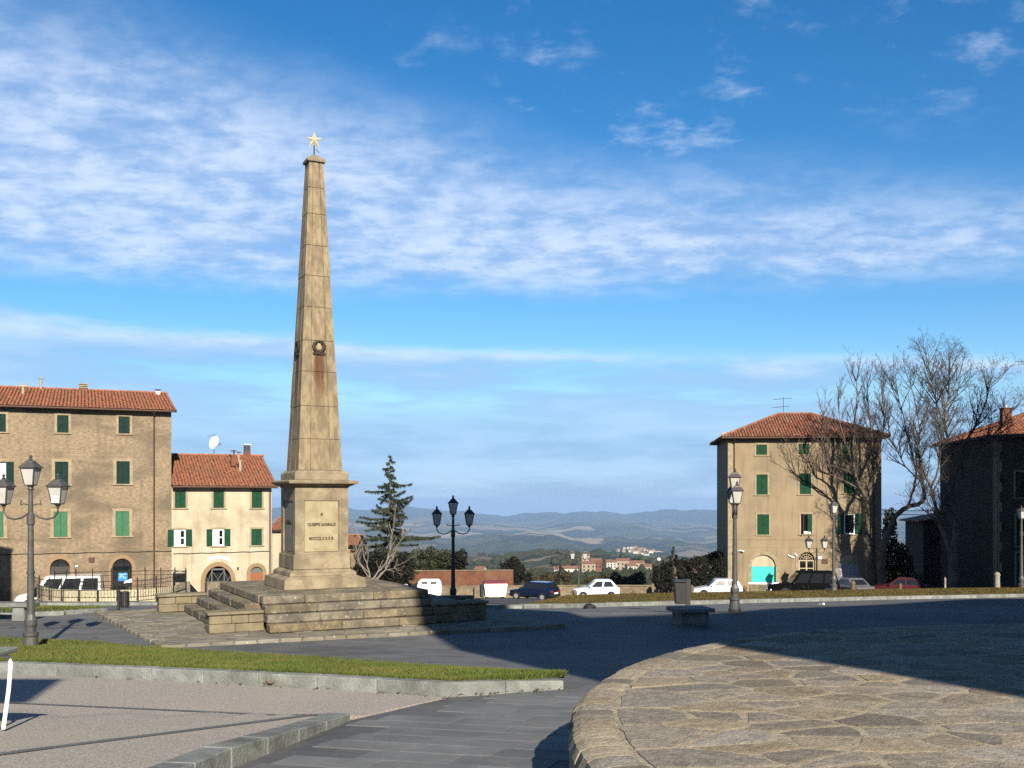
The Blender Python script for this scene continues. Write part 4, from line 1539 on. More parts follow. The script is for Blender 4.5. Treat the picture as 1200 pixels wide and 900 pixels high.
# iron gate with crossed bars and a car's lights glimpsed behind
gm = MB()
g0, g1_ = ga[0], ga[1]
cx = (g0 + g1_) / 2
zt = ga[3]
for x in (cx - 0.42, cx + 0.42):
    gm.box(x - 0.035, x + 0.035, 0.10, 0.14, ga[2], zt - 0.14)
gm.box(cx - 0.385, cx + 0.385, 0.105, 0.135, zt - 0.28, zt - 0.16)
for (xa, xb) in ((cx - 0.40, cx + 0.40), (cx + 0.40, cx - 0.40), (g0 + 0.05, cx - 0.42), (g1_ - 0.05, cx + 0.42)):
    gm.tube([(xa, 0.12, ga[2] + 0.35), (xb, 0.12, zt - 0.32)], 0.022, 5)
for (xa, xb) in ((g0 + 0.05, cx - 0.42), (g1_ - 0.05, cx + 0.42)):
    gm.tube([(xb, 0.12, ga[2] + 0.5), (xa, 0.12, zt - 0.75)], 0.022, 5)
gm.build('iron_gate', M['gate_grey'], h2)
zs_ = od[3] - od[4]
dd = MB().box(od[0], od[1], 0.10, 0.14, od[2], zs_ + 0.02)
for k in range(1, 5):
    x = od[0] + (od[1] - od[0]) * k / 5
    dd.box(x - 0.012, x + 0.012, 0.09, 0.10, od[2] + 0.01, zs_)
dd = dd.build('door', M['door_orange'], h2)
MB().add([(x, 0.12, z + 0.02) for x, z in arc_pts(od[0], od[1], zs_, od[4], 14)], [tuple(range(14, -1, -1))]).build('fanlight', M['gate_grey'], dd)
MB().lathe([(0.03, 0), (0.03, 0.03)], 8, (od[0] + 0.12, 0.085, zs_ - 0.75)).build('door_knob', M['chrome'], dd)
# two white curved name boards over the garage arch
for (xa, xb) in ((243.5, 255.4), (256.4, 269.5)):
    bm_ = MB()
    n = 8
    vs = []
    for k in range(n + 1):
        x = xa + (xb - xa) * k / n
        rise = 5.0 * (1 - ((x - 256.3) / 14.5) ** 2)
        ua, za = FA.uz(x, 659.5 - rise)
        ub, zb = FA.uz(x, 655.0 - rise * 0.75)
        vs += [(ua, -0.04, za - BA), (ua, -0.04, zb - BA)]
    fs = [(2 * k, 2 * k + 2, 2 * k + 3, 2 * k + 1) for k in range(n)]
    vs += [(a, 0.0, c) for a, _, c in vs]
    m2 = 2 * (n + 1)
    fs += [(2 * k + 1, 2 * k + 3, m2 + 2 * k + 3, m2 + 2 * k + 1) for k in range(n)]
    bm_.add(vs, fs).build('name_board', M['white'], h2)
gable_roof(h2, -0.10, 6.62, 6.5, 13.0, 8.30, 10.72, 0.45, -0.02, 0.38, M['tile'], 6)
gutter(h2, -0.05, 6.95, -0.47, 8.24, M['pipe'])
du, _ = FA.uz(316.2, 620)
MB().tube([(du, -0.45, 8.2), (du, -0.08, 7.9), (du, -0.08, 0.4)], 0.05, 8).build('downpipe', M['pipe'], h2)
MB().box(6.40, 6.64, -0.03, 0.02, 0.1, 8.1).build('corner_stones', M['pipe_pale'], h2)
_, zc_ = FA.uz(260, 648)
MB().tube([(0.0 + 6.5 * k / 14, -0.04, zc_ - BA + 0.02 * math.sin(k * 2.1) + 0.004 * k) for k in range(15)], 0.024, 4).build('wall_cable', M['iron'], h2)
pq = H(277.6, 664.5, 279.6, 667.5)
MB().box(pq[0], pq[1], -0.1, -0.002, pq[2], pq[3]).build('letter_box', M['iron'], h2, bevel=0.01)
u, z = roofpt(FA, BA, 289.5, 533, 6.3)
c3 = chimney(h2, u, 6.3, z - 0.4, z + 0.22, 0.48, M['brick'], False)
MB().box(u - 0.22, u + 0.22, 6.08, 6.52, z + 0.221, z + 0.74).build('chimney_pot', M['iron'], c3)
MB().box(u - 0.27, u + 0.27, 6.03, 6.57, z + 0.742, z + 0.80).build('chimney_cap', M['white'], c3)
u, z = roofpt(FA, BA, 273.5, 541, 3.6)
c4 = chimney(h2, u, 3.6, z - 0.3, z + 0.48, 0.34, M['brick'], False)
MB().tube([(u - 0.3, 3.4, z + 0.5), (u, 3.55, z + 0.2), (u + 0.05, 3.6, z + 0.86)], 0.06, 6).box(u - 0.2, u + 0.2, 3.4, 3.8, z + 0.76, z + 0.82).build('chimney_cowl', M['iron'], c4)
u, z = roofpt(FA, BA, 281.5, 549, 2.8)
c5 = MB().tube([(u, 2.8, z - 0.2), (u, 2.8, z + 0.62)], 0.10, 8).tube([(u - 0.1, 2.8, z + 0.5), (u - 0.1, 2.8, z + 1.15)], 0.06, 8).build('flue_pipe', M['pipe_pale'], h2)
MB().box(u - 0.27, u + 0.07, 2.65, 2.95, z + 1.151, z + 1.21).build('flue_cap', M['iron'], c5)
u, z = roofpt(FA, BA, 250.7, 532.5, 6.5)
dish = thing('satellite_dish', 'white satellite dish on the ridge of the cream house', 'satellite dish', (0, 0, 0), 0)
mw = Matrix.Translation((FA.o[0], FA.o[1], BA)) @ Matrix.Rotation(FA.a, 4, 'Z')
dish.location = mw @ Vector((u, 6.5, z))
dish.rotation_euler = (0, 0, FA.a)
MB().tube([(0, 0, -0.15), (0, 0, 1.5)], 0.025, 6).build('mast', M['iron'], dish)
db = MB()
for j in range(5):
    for k in range(16):
        rr = 0.46 * (j + 0.02) / 4
        a = 2 * PI * k / 16
        db.v.append((rr * math.cos(a) * 0.75, 0.18 * (rr / 0.46) ** 2 - 0.2, 0.9 + rr * math.sin(a) + 0.35 * rr * math.cos(a)))
db.f = [(j * 16 + k, j * 16 + (k + 1) % 16, (j + 1) * 16 + (k + 1) % 16, (j + 1) * 16 + k) for j in range(4) for k in range(16)]
db.build('dish', M['white'], dish, smooth=True)
MB().tube([(0, -0.15, 0.5), (0.35, -0.5, 0.75)], 0.02, 5).box(0.3, 0.42, -0.56, -0.46, 0.7, 0.82).build('feed_arm', M['iron'], dish)
ant = MB().tube([(-0.5, 0, 1.32), (0.12, 0, 1.5)], 0.012, 4)
for k in range(6):
    ant.tube([(-0.45 + k * 0.1, -0.2, 1.335 + k * 0.029), (-0.45 + k * 0.1, 0.2, 1.335 + k * 0.029)], 0.008, 4)
ant.build('aerial', M['iron'], dish)

# ---------------------------------------------------------------- tan house on the right, hipped roof
FB = Facade(17.92, 85.0, math.radians(-6.0))
BB = -8.6
h3 = thing('tan_house', 'four-storey tan house with green shutters, hipped tile roof and arched ground floor', 'house', (FB.o[0], FB.o[1], BB), FB.a)
H3 = lambda *a, **k: PXB(FB, BB, *a, **k)
t1 = [H3(886.2, 521, 898.8, 533), H3(936, 520, 948.5, 532.5), H3(987.3, 519.3, 1000.5, 532)]
t2 = [H3(886.5, 556, 899.5, 579.5), H3(937.2, 554.8, 950.3, 579), H3(988.8, 554.2, 1001.5, 578)]
t3 = [H3(887.4, 602.7, 901.2, 626.5), H3(938.2, 602.4, 951.5, 626), H3(989, 602, 1002, 626)]
a1 = H3(880.5, 650, 909, 682.5, rise=True)
a2 = H3(936, 647, 954.8, 695, rise=True)
a3 = H3(981.5, 648.5, 1007, 695, rise=True)
WB = 12.35
body(h3, t1 + t2 + t3 + [a1, a2, a3], 0.0, WB, 0.0, 13.58, 9.6, M['wall_tan'])
for h in t1 + t2:
    surround(h3, h, 0.15, M['surround'], out=0.025)
    closed(h3, h, M['shut_green'])
for i, h in enumerate(t3):
    surround(h3, h, 0.14, M['surround'], out=0.025)
    c = (h[0] + h[1]) / 2
    if i == 0:
        closed(h3, h, M['shut_green'])
    elif i == 1:
        leaf(h3, c + 0.1, h[1] - 0.01, h[2] + 0.01, h[3] - 0.01, 0.012, M['shut_green'])
        so = leaf(h3, 0, 0.42, h[2] + 0.01, h[3] - 0.01, 0, M['brown'])
        so.location = (h[0] + 0.02, 0.0, 0)
        so.rotation_euler = (0, 0, math.radians(-68))
        casement(h3, h, M['frame_white'], None, 0, 0.16, False)
        cl_ = thing('laundry', 'white cloth hanging at the half open middle window of the tan house', 'cloth', (0, 0, 0))
        m3 = Matrix.Translation((FB.o[0], FB.o[1], BB)) @ Matrix.Rotation(FB.a, 4, 'Z')
        cl_.location = m3 @ Vector((c, -0.02, h[2]))
        cl_.rotation_euler = (0, 0, FB.a)
        MB().grid(lambda u, v: (-0.28 + 0.62 * u, -0.14 - 0.03 * math.sin(u * 9), 0.06 + 0.2 * v * (1 - 0.4 * u)), 8, 3).build('cloth', M['white'], cl_)
    else:
        casement(h3, h, M['frame_white'], None, 0, 0.03, False)
        leaf(h3, h[0] - 0.48, h[0] - 0.02, h[2], h[3], -0.085, M['shut_green'])
        leaf(h3, h[1] + 0.02, h[1] + 0.52, h[2], h[3], -0.085, M['shut_green'])
for h in (a1, a2, a3):
    surround(h3, h, 0.27, M['surround'], 'arch_surround', out=0.03)
zs_ = a1[3] - a1[4]
b = MB().box(a1[0], a1[1], 0.12, 0.15, zs_ + 0.0, zs_ + 0.02)
b.add([(x, 0.12, z) for x, z in arc_pts(a1[0], a1[1], zs_ + 0.02, a1[4] - 0.02, 14)], [tuple(range(14, -1, -1))])
b.build('arch_infill', M['wall_cream'], h3)
_, zt_ = FB.uz(894, 661)
MB().box(a1[0] + 0.02, a1[1] - 0.12, 0.02, 0.06, a1[2] + 0.03, zs_ - 0.01).build('turquoise_shutter', M['turq'], h3)
MB().box(a1[0] - 0.25, a1[1] + 0.25, -0.06, 0.05, a1[2] - 0.14, a1[2] - 0.002).build('shop_sill', M['frame_white'], h3)
b = MB()
for r in range(4):
    x = a1[0] - 0.15
    while x < a1[1] + 0.2:
        w = random.uniform(0.25, 0.5)
        b.box(x + 0.01, min(x + w, a1[1] + 0.28) - 0.01, -0.05 - random.uniform(0, 0.02), 0.02, a1[2] - 0.16 - (r + 1) * 0.30 + 0.01, a1[2] - 0.16 - r * 0.30 - 0.01)
        x += w
o = b.build('base_stones', M['cheek'], h3)
o['kind'] = 'stuff'
zs_ = a2[3] - a2[4]
fr_ = casement(h3, [a2[0] + 0.02, a2[1] - 0.02, a2[2], zs_ - 0.02], M['frame_cream'], None, 3, 0.12)
b = MB().add([(x, 0.15, z) for x, z in arc_pts(a2[0], a2[1], zs_, a2[4], 14)], [tuple(range(14, -1, -1))])
b.build('fanlight', M['darkglass'], h3)
b = MB()
c = (a2[0] + a2[1]) / 2
for rr in (0.45, 0.75):
    b.tube([(c - (a2[1] - c) * rr * math.cos(PI * k / 10), 0.13, zs_ + a2[4] * rr * math.sin(PI * k / 10)) for k in range(11)], 0.022, 4)
for k in range(1, 6):
    b.tube([(c, 0.13, zs_ + 0.03), (c - (a2[1] - c) * math.cos(PI * k / 6), 0.13, zs_ + a2[4] * math.sin(PI * k / 6))], 0.018, 4)
b.build('fanlight_bars', M['frame_cream'], h3)
zs_ = a3[3] - a3[4]
MB().add([(x, 0.12, z) for x, z in arc_pts(a3[0], a3[1], zs_, a3[4], 14)], [tuple(range(14, -1, -1))]).build('arch_infill', M['wall_cream'], h3)
b = MB().box(a3[0] + 0.01, a3[1] - 0.01, 0.06, 0.10, a3[2], zs_ - 0.12).box(a3[0], a3[1], 0.04, 0.12, zs_ - 0.118, zs_ - 0.002)
for k in range(1, 9):
    b.box(a3[0] + 0.02, a3[1] - 0.02, 0.05, 0.06, a3[2] + k * 0.26, a3[2] + k * 0.26 + 0.03)
b.build('roller_shutter', M['lilac'], h3)
for yy_ in (632, 641):
    _, z = FB.uz(900, yy_)
    MB().box(0.0, WB, -0.025 if yy_ == 632 else -0.012, 0.01, z - BB - 0.035, z - BB + 0.035).build('string_course', M['wall_tan'], h3)
for xx in (860.5, 1023.5):
    u, _ = FB.uz(xx, 560)
    MB().tube([(u, -0.45, 13.55), (u, -0.08, 13.2), (u, -0.08, 0.3)], 0.055, 8).build('downpipe', M['pipe'], h3)
u, z = FB.uz(868.6, 645.5)
MB().tube([(u - 0.25, -0.02, z - BB), (u + 0.1, -0.25, z - BB + 0.02)], 0.05, 6).box(u + 0.05, u + 0.2, -0.3, -0.2, z - BB - 0.03, z - BB + 0.07).build('security_camera', M['white'], h3)
pq = H3(963, 655, 970, 660.5)
MB().box(pq[0], pq[1], -0.04, -0.002, pq[2], pq[3]).build('wall_plaque', M['brown'], h3)
pq = H3(959, 652.2, 963, 655)
MB().box(pq[0], pq[1], -0.05, -0.002, pq[2], pq[3]).build('small_sign', M['white'], h3)
for (xa, ya, xb, yb) in ((923, 650, 927.5, 652.6), (927.5, 652.6, 931, 653.6), (931, 649, 934, 651)):
    u0_, z0_ = FB.uz(xa, ya)
    u1_, z1_ = FB.uz(xb, yb)
    MB().tube([(u0_, -0.06, z0_ - BB), (u1_, -0.10, z1_ - BB)], 0.045, 5).build('awning_bracket', M['white'], h3)


def hip_roof(parent, W_, D_, ze, zr, oh, mt, seed, tw=0.24):
    """four hips to a short ridge along the longer side"""
    run = D_ / 2 + oh
    x0, x1, y0, y1 = -oh, W_ + oh, -oh, D_ + oh
    if W_ >= D_:
        A, B = Vector((x0 + run, (y0 + y1) / 2, zr)), Vector((x1 - run, (y0 + y1) / 2, zr))
    else:
        run = W_ / 2 + oh
        A, B = Vector(((x0 + x1) / 2, y0 + run, zr)), Vector(((x0 + x1) / 2, y1 - run, zr))
    c = [Vector((x0, y0, ze)), Vector((x1, y0, ze)), Vector((x1, y1, ze)), Vector((x0, y1, ze))]
    th = Vector((0, 0, -0.14))
    vs = [tuple(p + th) for p in c] + [tuple(p) for p in c] + [tuple(A), tuple(B)]
    fs = [(0, 3, 2, 1), (0, 1, 5, 4), (1, 2, 6, 5), (2, 3, 7, 6), (3, 0, 4, 7)]
    if W_ >= D_:
        fs += [(4, 5, 9, 8), (5, 6, 9), (6, 7, 8, 9), (7, 4, 8)]
        planes = [(c[0], c[1], [c[0], c[1], B, A]), (c[1], c[2], [c[1], c[2], B]), (c[2], c[3], [c[2], c[3], A, B]), (c[3], c[0], [c[3], c[0], A])]
    else:
        fs += [(4, 5, 8), (5, 6, 9, 8), (6, 7, 9), (7, 4, 8, 9)]
        planes = [(c[0], c[1], [c[0], c[1], A]), (c[1], c[2], [c[1], c[2], B, A]), (c[2], c[3], [c[2], c[3], B]), (c[3], c[0], [c[3], c[0], A, B])]
    o = MB().add(vs, fs).build('roof', M['eave'], parent)
    tb_ = MB()
    for (p, q, poly) in planes:
        e = (q - p).normalized()
        W2 = (q - p).length
        n = (poly[1] - poly[0]).cross(poly[2] - poly[0]).normalized()
        s = n.cross(e).normalized()
        L2 = max((v - p).dot(s) for v in poly)
        P2 = [((v - p).dot(e), (v - p).dot(s)) for v in poly]

        def ins(a, b2, P2=P2):
            return all((P2[(i + 1) % len(P2)][0] - P2[i][0]) * (b2 - P2[i][1]) - (P2[(i + 1) % len(P2)][1] - P2[i][1]) * (a - P2[i][0]) >= -0.02 for i in range(len(P2)))
        tiles(tb_, p + n * 0.012, e, s, n, W2, L2, ins, tw, 0.40, seed)
        seed += 1
    for (a, b2) in ((c[0], A), (c[1], B if W_ >= D_ else A), (A, B), (c[2], B), (c[3], A if W_ >= D_ else B)):
        L2 = (b2 - a).length
        d = (b2 - a).normalized() if L2 > 0 else Vector((1, 0, 0))
        k = 0.0
        while k < L2:
            tb_.tube([a + d * k + Vector((0, 0, 0.03)), a + d * min(k + 0.44, L2) + Vector((0, 0, 0.07))], 0.11, 6)
            k += 0.42
    t_ = tb_.build('roof_tiles', mt, o)
    t_['kind'] = 'stuff'
    return o


hip_roof(h3, WB, 9.6, 13.74, 16.0, 0.55, M['tile_worn'], 20)
MB().tube([(-0.55, -0.57, 13.66), (WB + 0.55, -0.57, 13.66)], 0.07, 8).build('gutter', M['pipe'], h3)
MB().tube([(-0.57, -0.5, 13.66), (-0.57, 10.1, 13.66)], 0.07, 8).build('gutter', M['eave'], h3)
u, z = roofpt(FB, BB, 846, 512, 2.0)
chimney(h3, u + 0.15, 2.0, z - 0.4, z + 0.35, 0.4, M['wall_cream'], False)
u, z = roofpt(FB, BB, 917.5, 487, 5.2)
an = thing('roof_aerial', 'thin television aerial standing on the hipped roof of the tan house', 'aerial')
an.location = Matrix.Translation((FB.o[0], FB.o[1], BB)) @ Matrix.Rotation(FB.a, 4, 'Z') @ Vector((u, 5.0, z))
b = MB().tube([(0, 0, -0.6), (0, 0, 1.6)], 0.022, 5)
b.build('mast', M['iron'], an)
for (zz_, xa, xb) in ((1.45, -0.85, 0.7), (0.75, -0.9, 0.5)):
    b = MB().tube([(xa, 0, zz_ - 0.06), (xb, 0, zz_ + 0.06)], 0.016, 4)
    for k in range(6):
        x = xa + (xb - xa) * k / 5
        b.tube([(x, -0.3, zz_ - 0.06 + 0.12 * k / 5), (x, 0.3, zz_ - 0.06 + 0.12 * k / 5)], 0.012, 4)
    b.build('aerial_boom', M['iron'], an)
# a light coping of plaster repair patch near the top left (paler corner strip)
MB().box(0.0, 0.62, -0.012, 0.01, 0.4, 13.4).build('corner_strip', M['surround'], h3)

# ---------------------------------------------------------------- dark house at the right edge
FC = Facade(37.7, 80.0, math.radians(-6.0))
BC = -8.2
h4 = thing('shaded_house', 'tall grey house in deep shade at the right edge, tiled roof and brick chimney', 'house', (FC.o[0], FC.o[1], BC), FC.a)
H4 = lambda *a, **k: PXB(FC, BC, *a, **k)
s1 = [H4(1190, 553, 1206, 583), H4(1191, 604, 1207, 640), H4(1191, 648, 1207, 698)]
s2 = [H4(1171.5, 560, 1176.5, 568.5), H4(1172, 614, 1177, 622.5)]
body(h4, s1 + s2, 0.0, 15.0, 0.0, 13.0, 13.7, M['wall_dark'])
for h in s1[:2]:
    surround(h4, h, 0.14, M['surround'])
    closed(h4, h, M['shut_dark'])
surround(h4, s1[2], 0.16, M['surround'], 'door_surround', sill=False)
MB().box(s1[2][0], s1[2][1], 0.1, 0.14, s1[2][2], s1[2][3]).build('door', M['grille'], h4)
for h in s2:
    casement(h4, h, M['grille'], None, 0, 0.08, False)
hip_roof(h4, 15.0, 13.7, 13.15, 16.1, 0.5, M['tile'], 40, 0.28)
gutter(h4, -0.5, 15.5, -0.53, 13.07, M['pipe'])
MB().tube([(-0.53, -0.5, 13.07), (-0.53, 14.2, 13.07)], 0.065, 8).build('gutter', M['pipe'], h4)
u, _ = FC.uz(1166.5, 600)
MB().tube([(u, -0.45, 13.0), (u, -0.08, 12.6), (u, -0.08, 0.3)], 0.06, 8).build('downpipe', M['pipe_pale'], h4)
for k in range(16):
    MB().box(-0.02, 0.55 if k % 2 else 0.38, -0.025, 0.3, 0.2 + k * 0.78, 0.2 + k * 0.78 + 0.75).build('corner_stone', M['surround'], h4)
u, z = roofpt(FC, BC, 1178.5, 503, 4.5)
c6 = chimney(h4, u, 4.5, z - 0.8, z + 1.65, 0.72, M['brick'], False)
MB().box(u - 0.42, u + 0.42, 4.08, 4.92, z + 1.652, z + 1.75).build('chimney_cap', M['brick'], c6)
MB().lathe([(0.12, 0), (0.14, 0.2), (0.1, 0.26)], 10, (u, 4.5, z + 1.752)).build('chimney_pot', M['white'], c6)
# lower outbuilding behind it
FD = Facade(37.6, 94.5, math.radians(-6.0))
h5 = thing('outbuilding', 'low dark outbuilding with a sloping tiled roof, behind the shaded house', 'building', (FD.o[0], FD.o[1], -9.4), FD.a)
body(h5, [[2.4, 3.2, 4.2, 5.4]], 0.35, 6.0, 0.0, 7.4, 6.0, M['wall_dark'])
casement(h5, [2.4, 3.2, 4.2, 5.4], M['grille'], None, 1, 0.08)
b = MB().add([(-0.15, -0.4, 7.28), (6.2, -0.4, 8.5), (6.2, 6.4, 8.5), (-0.15, 6.4, 7.28), (-0.15, -0.4, 7.42), (6.2, -0.4, 8.64), (6.2, 6.4, 8.64), (-0.15, 6.4, 7.42)], [(0, 3, 2, 1), (4, 5, 6, 7), (0, 1, 5, 4), (1, 2, 6, 5), (2, 3, 7, 6), (3, 0, 4, 7)])
b.build('roof', M['tile'], h5)
MB().add([(0.35, 0, 7.4), (6.0, 0, 7.4), (6.0, 0, 8.45)], [(0, 1, 2)]).build('gable_wall', M['wall_dark'], h5)

# ---------------------------------------------------------------- small old houses behind the monument
def cottage(px0, px1, py_eave, py_base, Y, ridge, label, wm, tm, depth=6.0, rz=0.0, win=2):
    a, b_ = P(px0, py_base, Y), P(px1, py_base, Y)
    w = b_.x - a.x
    hgt = (py_base - py_eave) / F * Y
    h = thing('cottage', label, 'house', (a.x, Y, a.z), rz)
    hs_ = []
    for k in range(win):
        c = w * (k + 0.5) / win
        hs_.append([c - 0.4, c + 0.4, hgt * 0.5, hgt * 0.5 + 1.1])
    body(h, hs_, 0, w, -1.5, hgt, depth, wm, (depth / 2, hgt + ridge))
    for q in hs_:
        closed(h, q, M['shut_dark'])
    gable_roof(h, 0, w, depth / 2, depth, hgt + 0.06, hgt + ridge + 0.1, 0.3, 0.2, 0.2, tm, 9, 0.24)
    return h


cottage(319, 350, 622, 690, 92, 1.0, 'small red-roofed stone house seen in the gap between cream house and obelisk', M['wall_cream'], M['tile'], 6, 0, 1)
cottage(395, 417, 640.5, 690, 98, 0.9, 'small stone house with a red tiled roof behind the right side of the plinth', M['wall_old'], M['tile'], 6, 0, 1)

# ---------------------------------------------------------------- buildings outside the view whose shade falls into it
th_ = thing('town_hall', 'stone town hall with a corbelled bell tower behind the viewer', 'building', (0, -8, -1.4))
b = MB()


def cast(px, py, z=None, Y0=-8.0):
    """where the sun ray through a photographed shadow edge leaves the plane y = Y0"""
    if z is None:
        g = G(px, py)
    else:
        Y = -z * F / (py - HY)
        g = Vector(((px - 600) / F * Y, Y, z))
    t = (g.y - Y0) / -SUN_DIR.y
    q = g + SUN_DIR * t
    return (q.x, q.z + 1.4)


S_ = [cast(1200, 822.5, -1.6), cast(1025, 789.5, -1.6), cast(846, 757, -1.6), cast(690, 795), cast(490, 735)]
R_ = [cast(672, 731), cast(569, 711.5), cast(650, 724), cast(860, 717), cast(900, 713), cast(1080, 703), cast(1150, 702)]
xl = (S_[3][0] + S_[4][0]) / 2
poly = [(11.2, -1.0), (12.9, -1.0), (12.9, 18.35), (19, 19.4), (24, 22.7), (38, 27.4), (46, 27.4), (46, -1.0)]
xt = R_[0][0] + 0.2
MB().prism_y([(xt + 0.02, -1.0), (52, -1.0), (52, R_[6][1] + 0.3), (R_[6][0], R_[6][1] + 0.3), (R_[4][0], R_[4][1]), (R_[3][0], R_[3][1]), (xt + 0.02, R_[2][1])], -9, 0).build('hall', M['wall_tan'], th_)
MB().prism_y([(S_[0][0] + 1.2, -1.0), (xt, -1.0), (xt, R_[0][1]), (R_[1][0], R_[1][1] + 6), (xl, R_[1][1] + 6), (xl, S_[3][1]), (S_[2][0], S_[2][1]), (S_[1][0], S_[1][1]), (S_[0][0], S_[0][1])], 0.02, 3).build('bell_tower', M['wall_tan'], th_)
for k in range(6):
    for r in range(4):
        x, z = 16 + k * 4.6, 3.5 + r * 4
        MB().box(x, x + 1.2, 0.0, 0.05, z, z + 2).build('shutter', M['shut_green'], th_)
pz = thing('palazzo', 'tan palazzo on the right side of the square beyond the edge of view', 'building', (36.9, 49.5, -7.5), math.radians(6.0))
body(pz, [[3, 4.2, 9, 11], [7, 8.2, 9, 11], [11, 12.2, 9, 11]], 0, 15, 0, 19.6, 16.6, M['wall_tan'])
for k in range(3):
    closed(pz, [3 + 4 * k, 4.2 + 4 * k, 9, 11], M['shut_green'])
MB().box(-0.2, 15.4, -0.1, 16.8, 19.6, 19.8).build('roof', M['tile'], pz)
u_, z_ = FA.uz(14, 646)
wp = (FA.o[0] + FA.d[0] * u_, FA.o[1] + FA.d[1] * u_)
t_ = (wp[1] - 47.0) / -SUN_DIR.y
cX, cZ = wp[0] + SUN_DIR.x * t_, z_ + SUN_DIR.z * t_ + 5.5
lh = thing('corner_house', 'tan house on the left of the square beyond the edge of view', 'building', (cX - 13.4, 40, -5.5))
body(lh, [[3, 4.2, 7, 9], [8, 9.2, 7, 9]], 0, 13.4, 0, cZ, 7, M['wall_tan'], (3.5, cZ + 0.5))
for k in range(2):
    closed(lh, [3 + 5 * k, 4.2 + 5 * k, 7, 9], M['shut_green'])
gable_roof(lh, 0, 13.4, 3.5, 7, cZ, cZ + 0.6, 0.3, 0.2, 0.0, M['tile'], 3, 0.4)

# ================================================================== far country
TR_R = [60, 102, 150, 250, 400, 700, 1000, 1500, 2000, 2700, 3600, 4600, 5600, 7200, 8800, 11500, 13200, 16500, 20000, 28000, 40000]
TR_Z = [-14, -15.5, -19, -26, -37, -55, -73, -90, -108, -185, -214, -268, -268, -262, -345, -262, -380, -165, -500, -800, -900]


def tnoise(t, r, k=0):
    lr = math.log(r)
    return (0.8 * math.sin(t * 9.1 + 1.7 * lr + k) + 0.7 * math.sin(t * 23.0 - 2.9 * lr + 1.3 + k) + 0.6 * math.sin(t * 47.0 + 5.1 * lr + k * 2) + 0.35 * math.sin(t * 101 + 9 * lr) + 0.22 * math.sin(t * 223 - 13 * lr) + 0.12 * math.sin(t * 431 + 17 * lr)) / 2.2


def terrain_z(t, r):
    z = float(np.interp(math.log(r), [math.log(q) for q in TR_R], TR_Z))
    amp = float(np.interp(math.log(r), [math.log(q) for q in (100, 300, 1000, 2000, 3600, 7200, 8800, 11500, 16500, 28000)], [0.5, 3, 6, 14, 16, 52, 24, 78, 95, 40]))
    if 1200 < r < 3000:      # olive hill: high in the middle of the view, falling away to the right
        z += float(np.interp(t, [-0.25, -0.02, 0.085, 0.14, 0.3], [-22, 0, 2, -26, -45])) * math.exp(-((math.log(r / 2000)) / 0.25) ** 2)
    z += 42 * math.exp(-((t - 0.12) / 0.045) ** 2 - ((math.log(r / 3600)) / 0.10) ** 2)
    return z + amp * tnoise(t, r)


NT_, NR_ = 520, 260
tv = []
r_list = [60 * (40000 / 60) ** (j / NR_) for j in range(NR_ + 1)]
for j, r in enumerate(r_list):
    for i in range(NT_ + 1):
        t = -1.25 + 2.5 * i / NT_
        tv.append((r * math.sin(t), r * math.cos(t), terrain_z(t, r)))
tf = np.array([(j * (NT_ + 1) + i, j * (NT_ + 1) + i + 1, (j + 1) * (NT_ + 1) + i + 1, (j + 1) * (NT_ + 1) + i) for j in range(NR_) for i in range(NT_)])


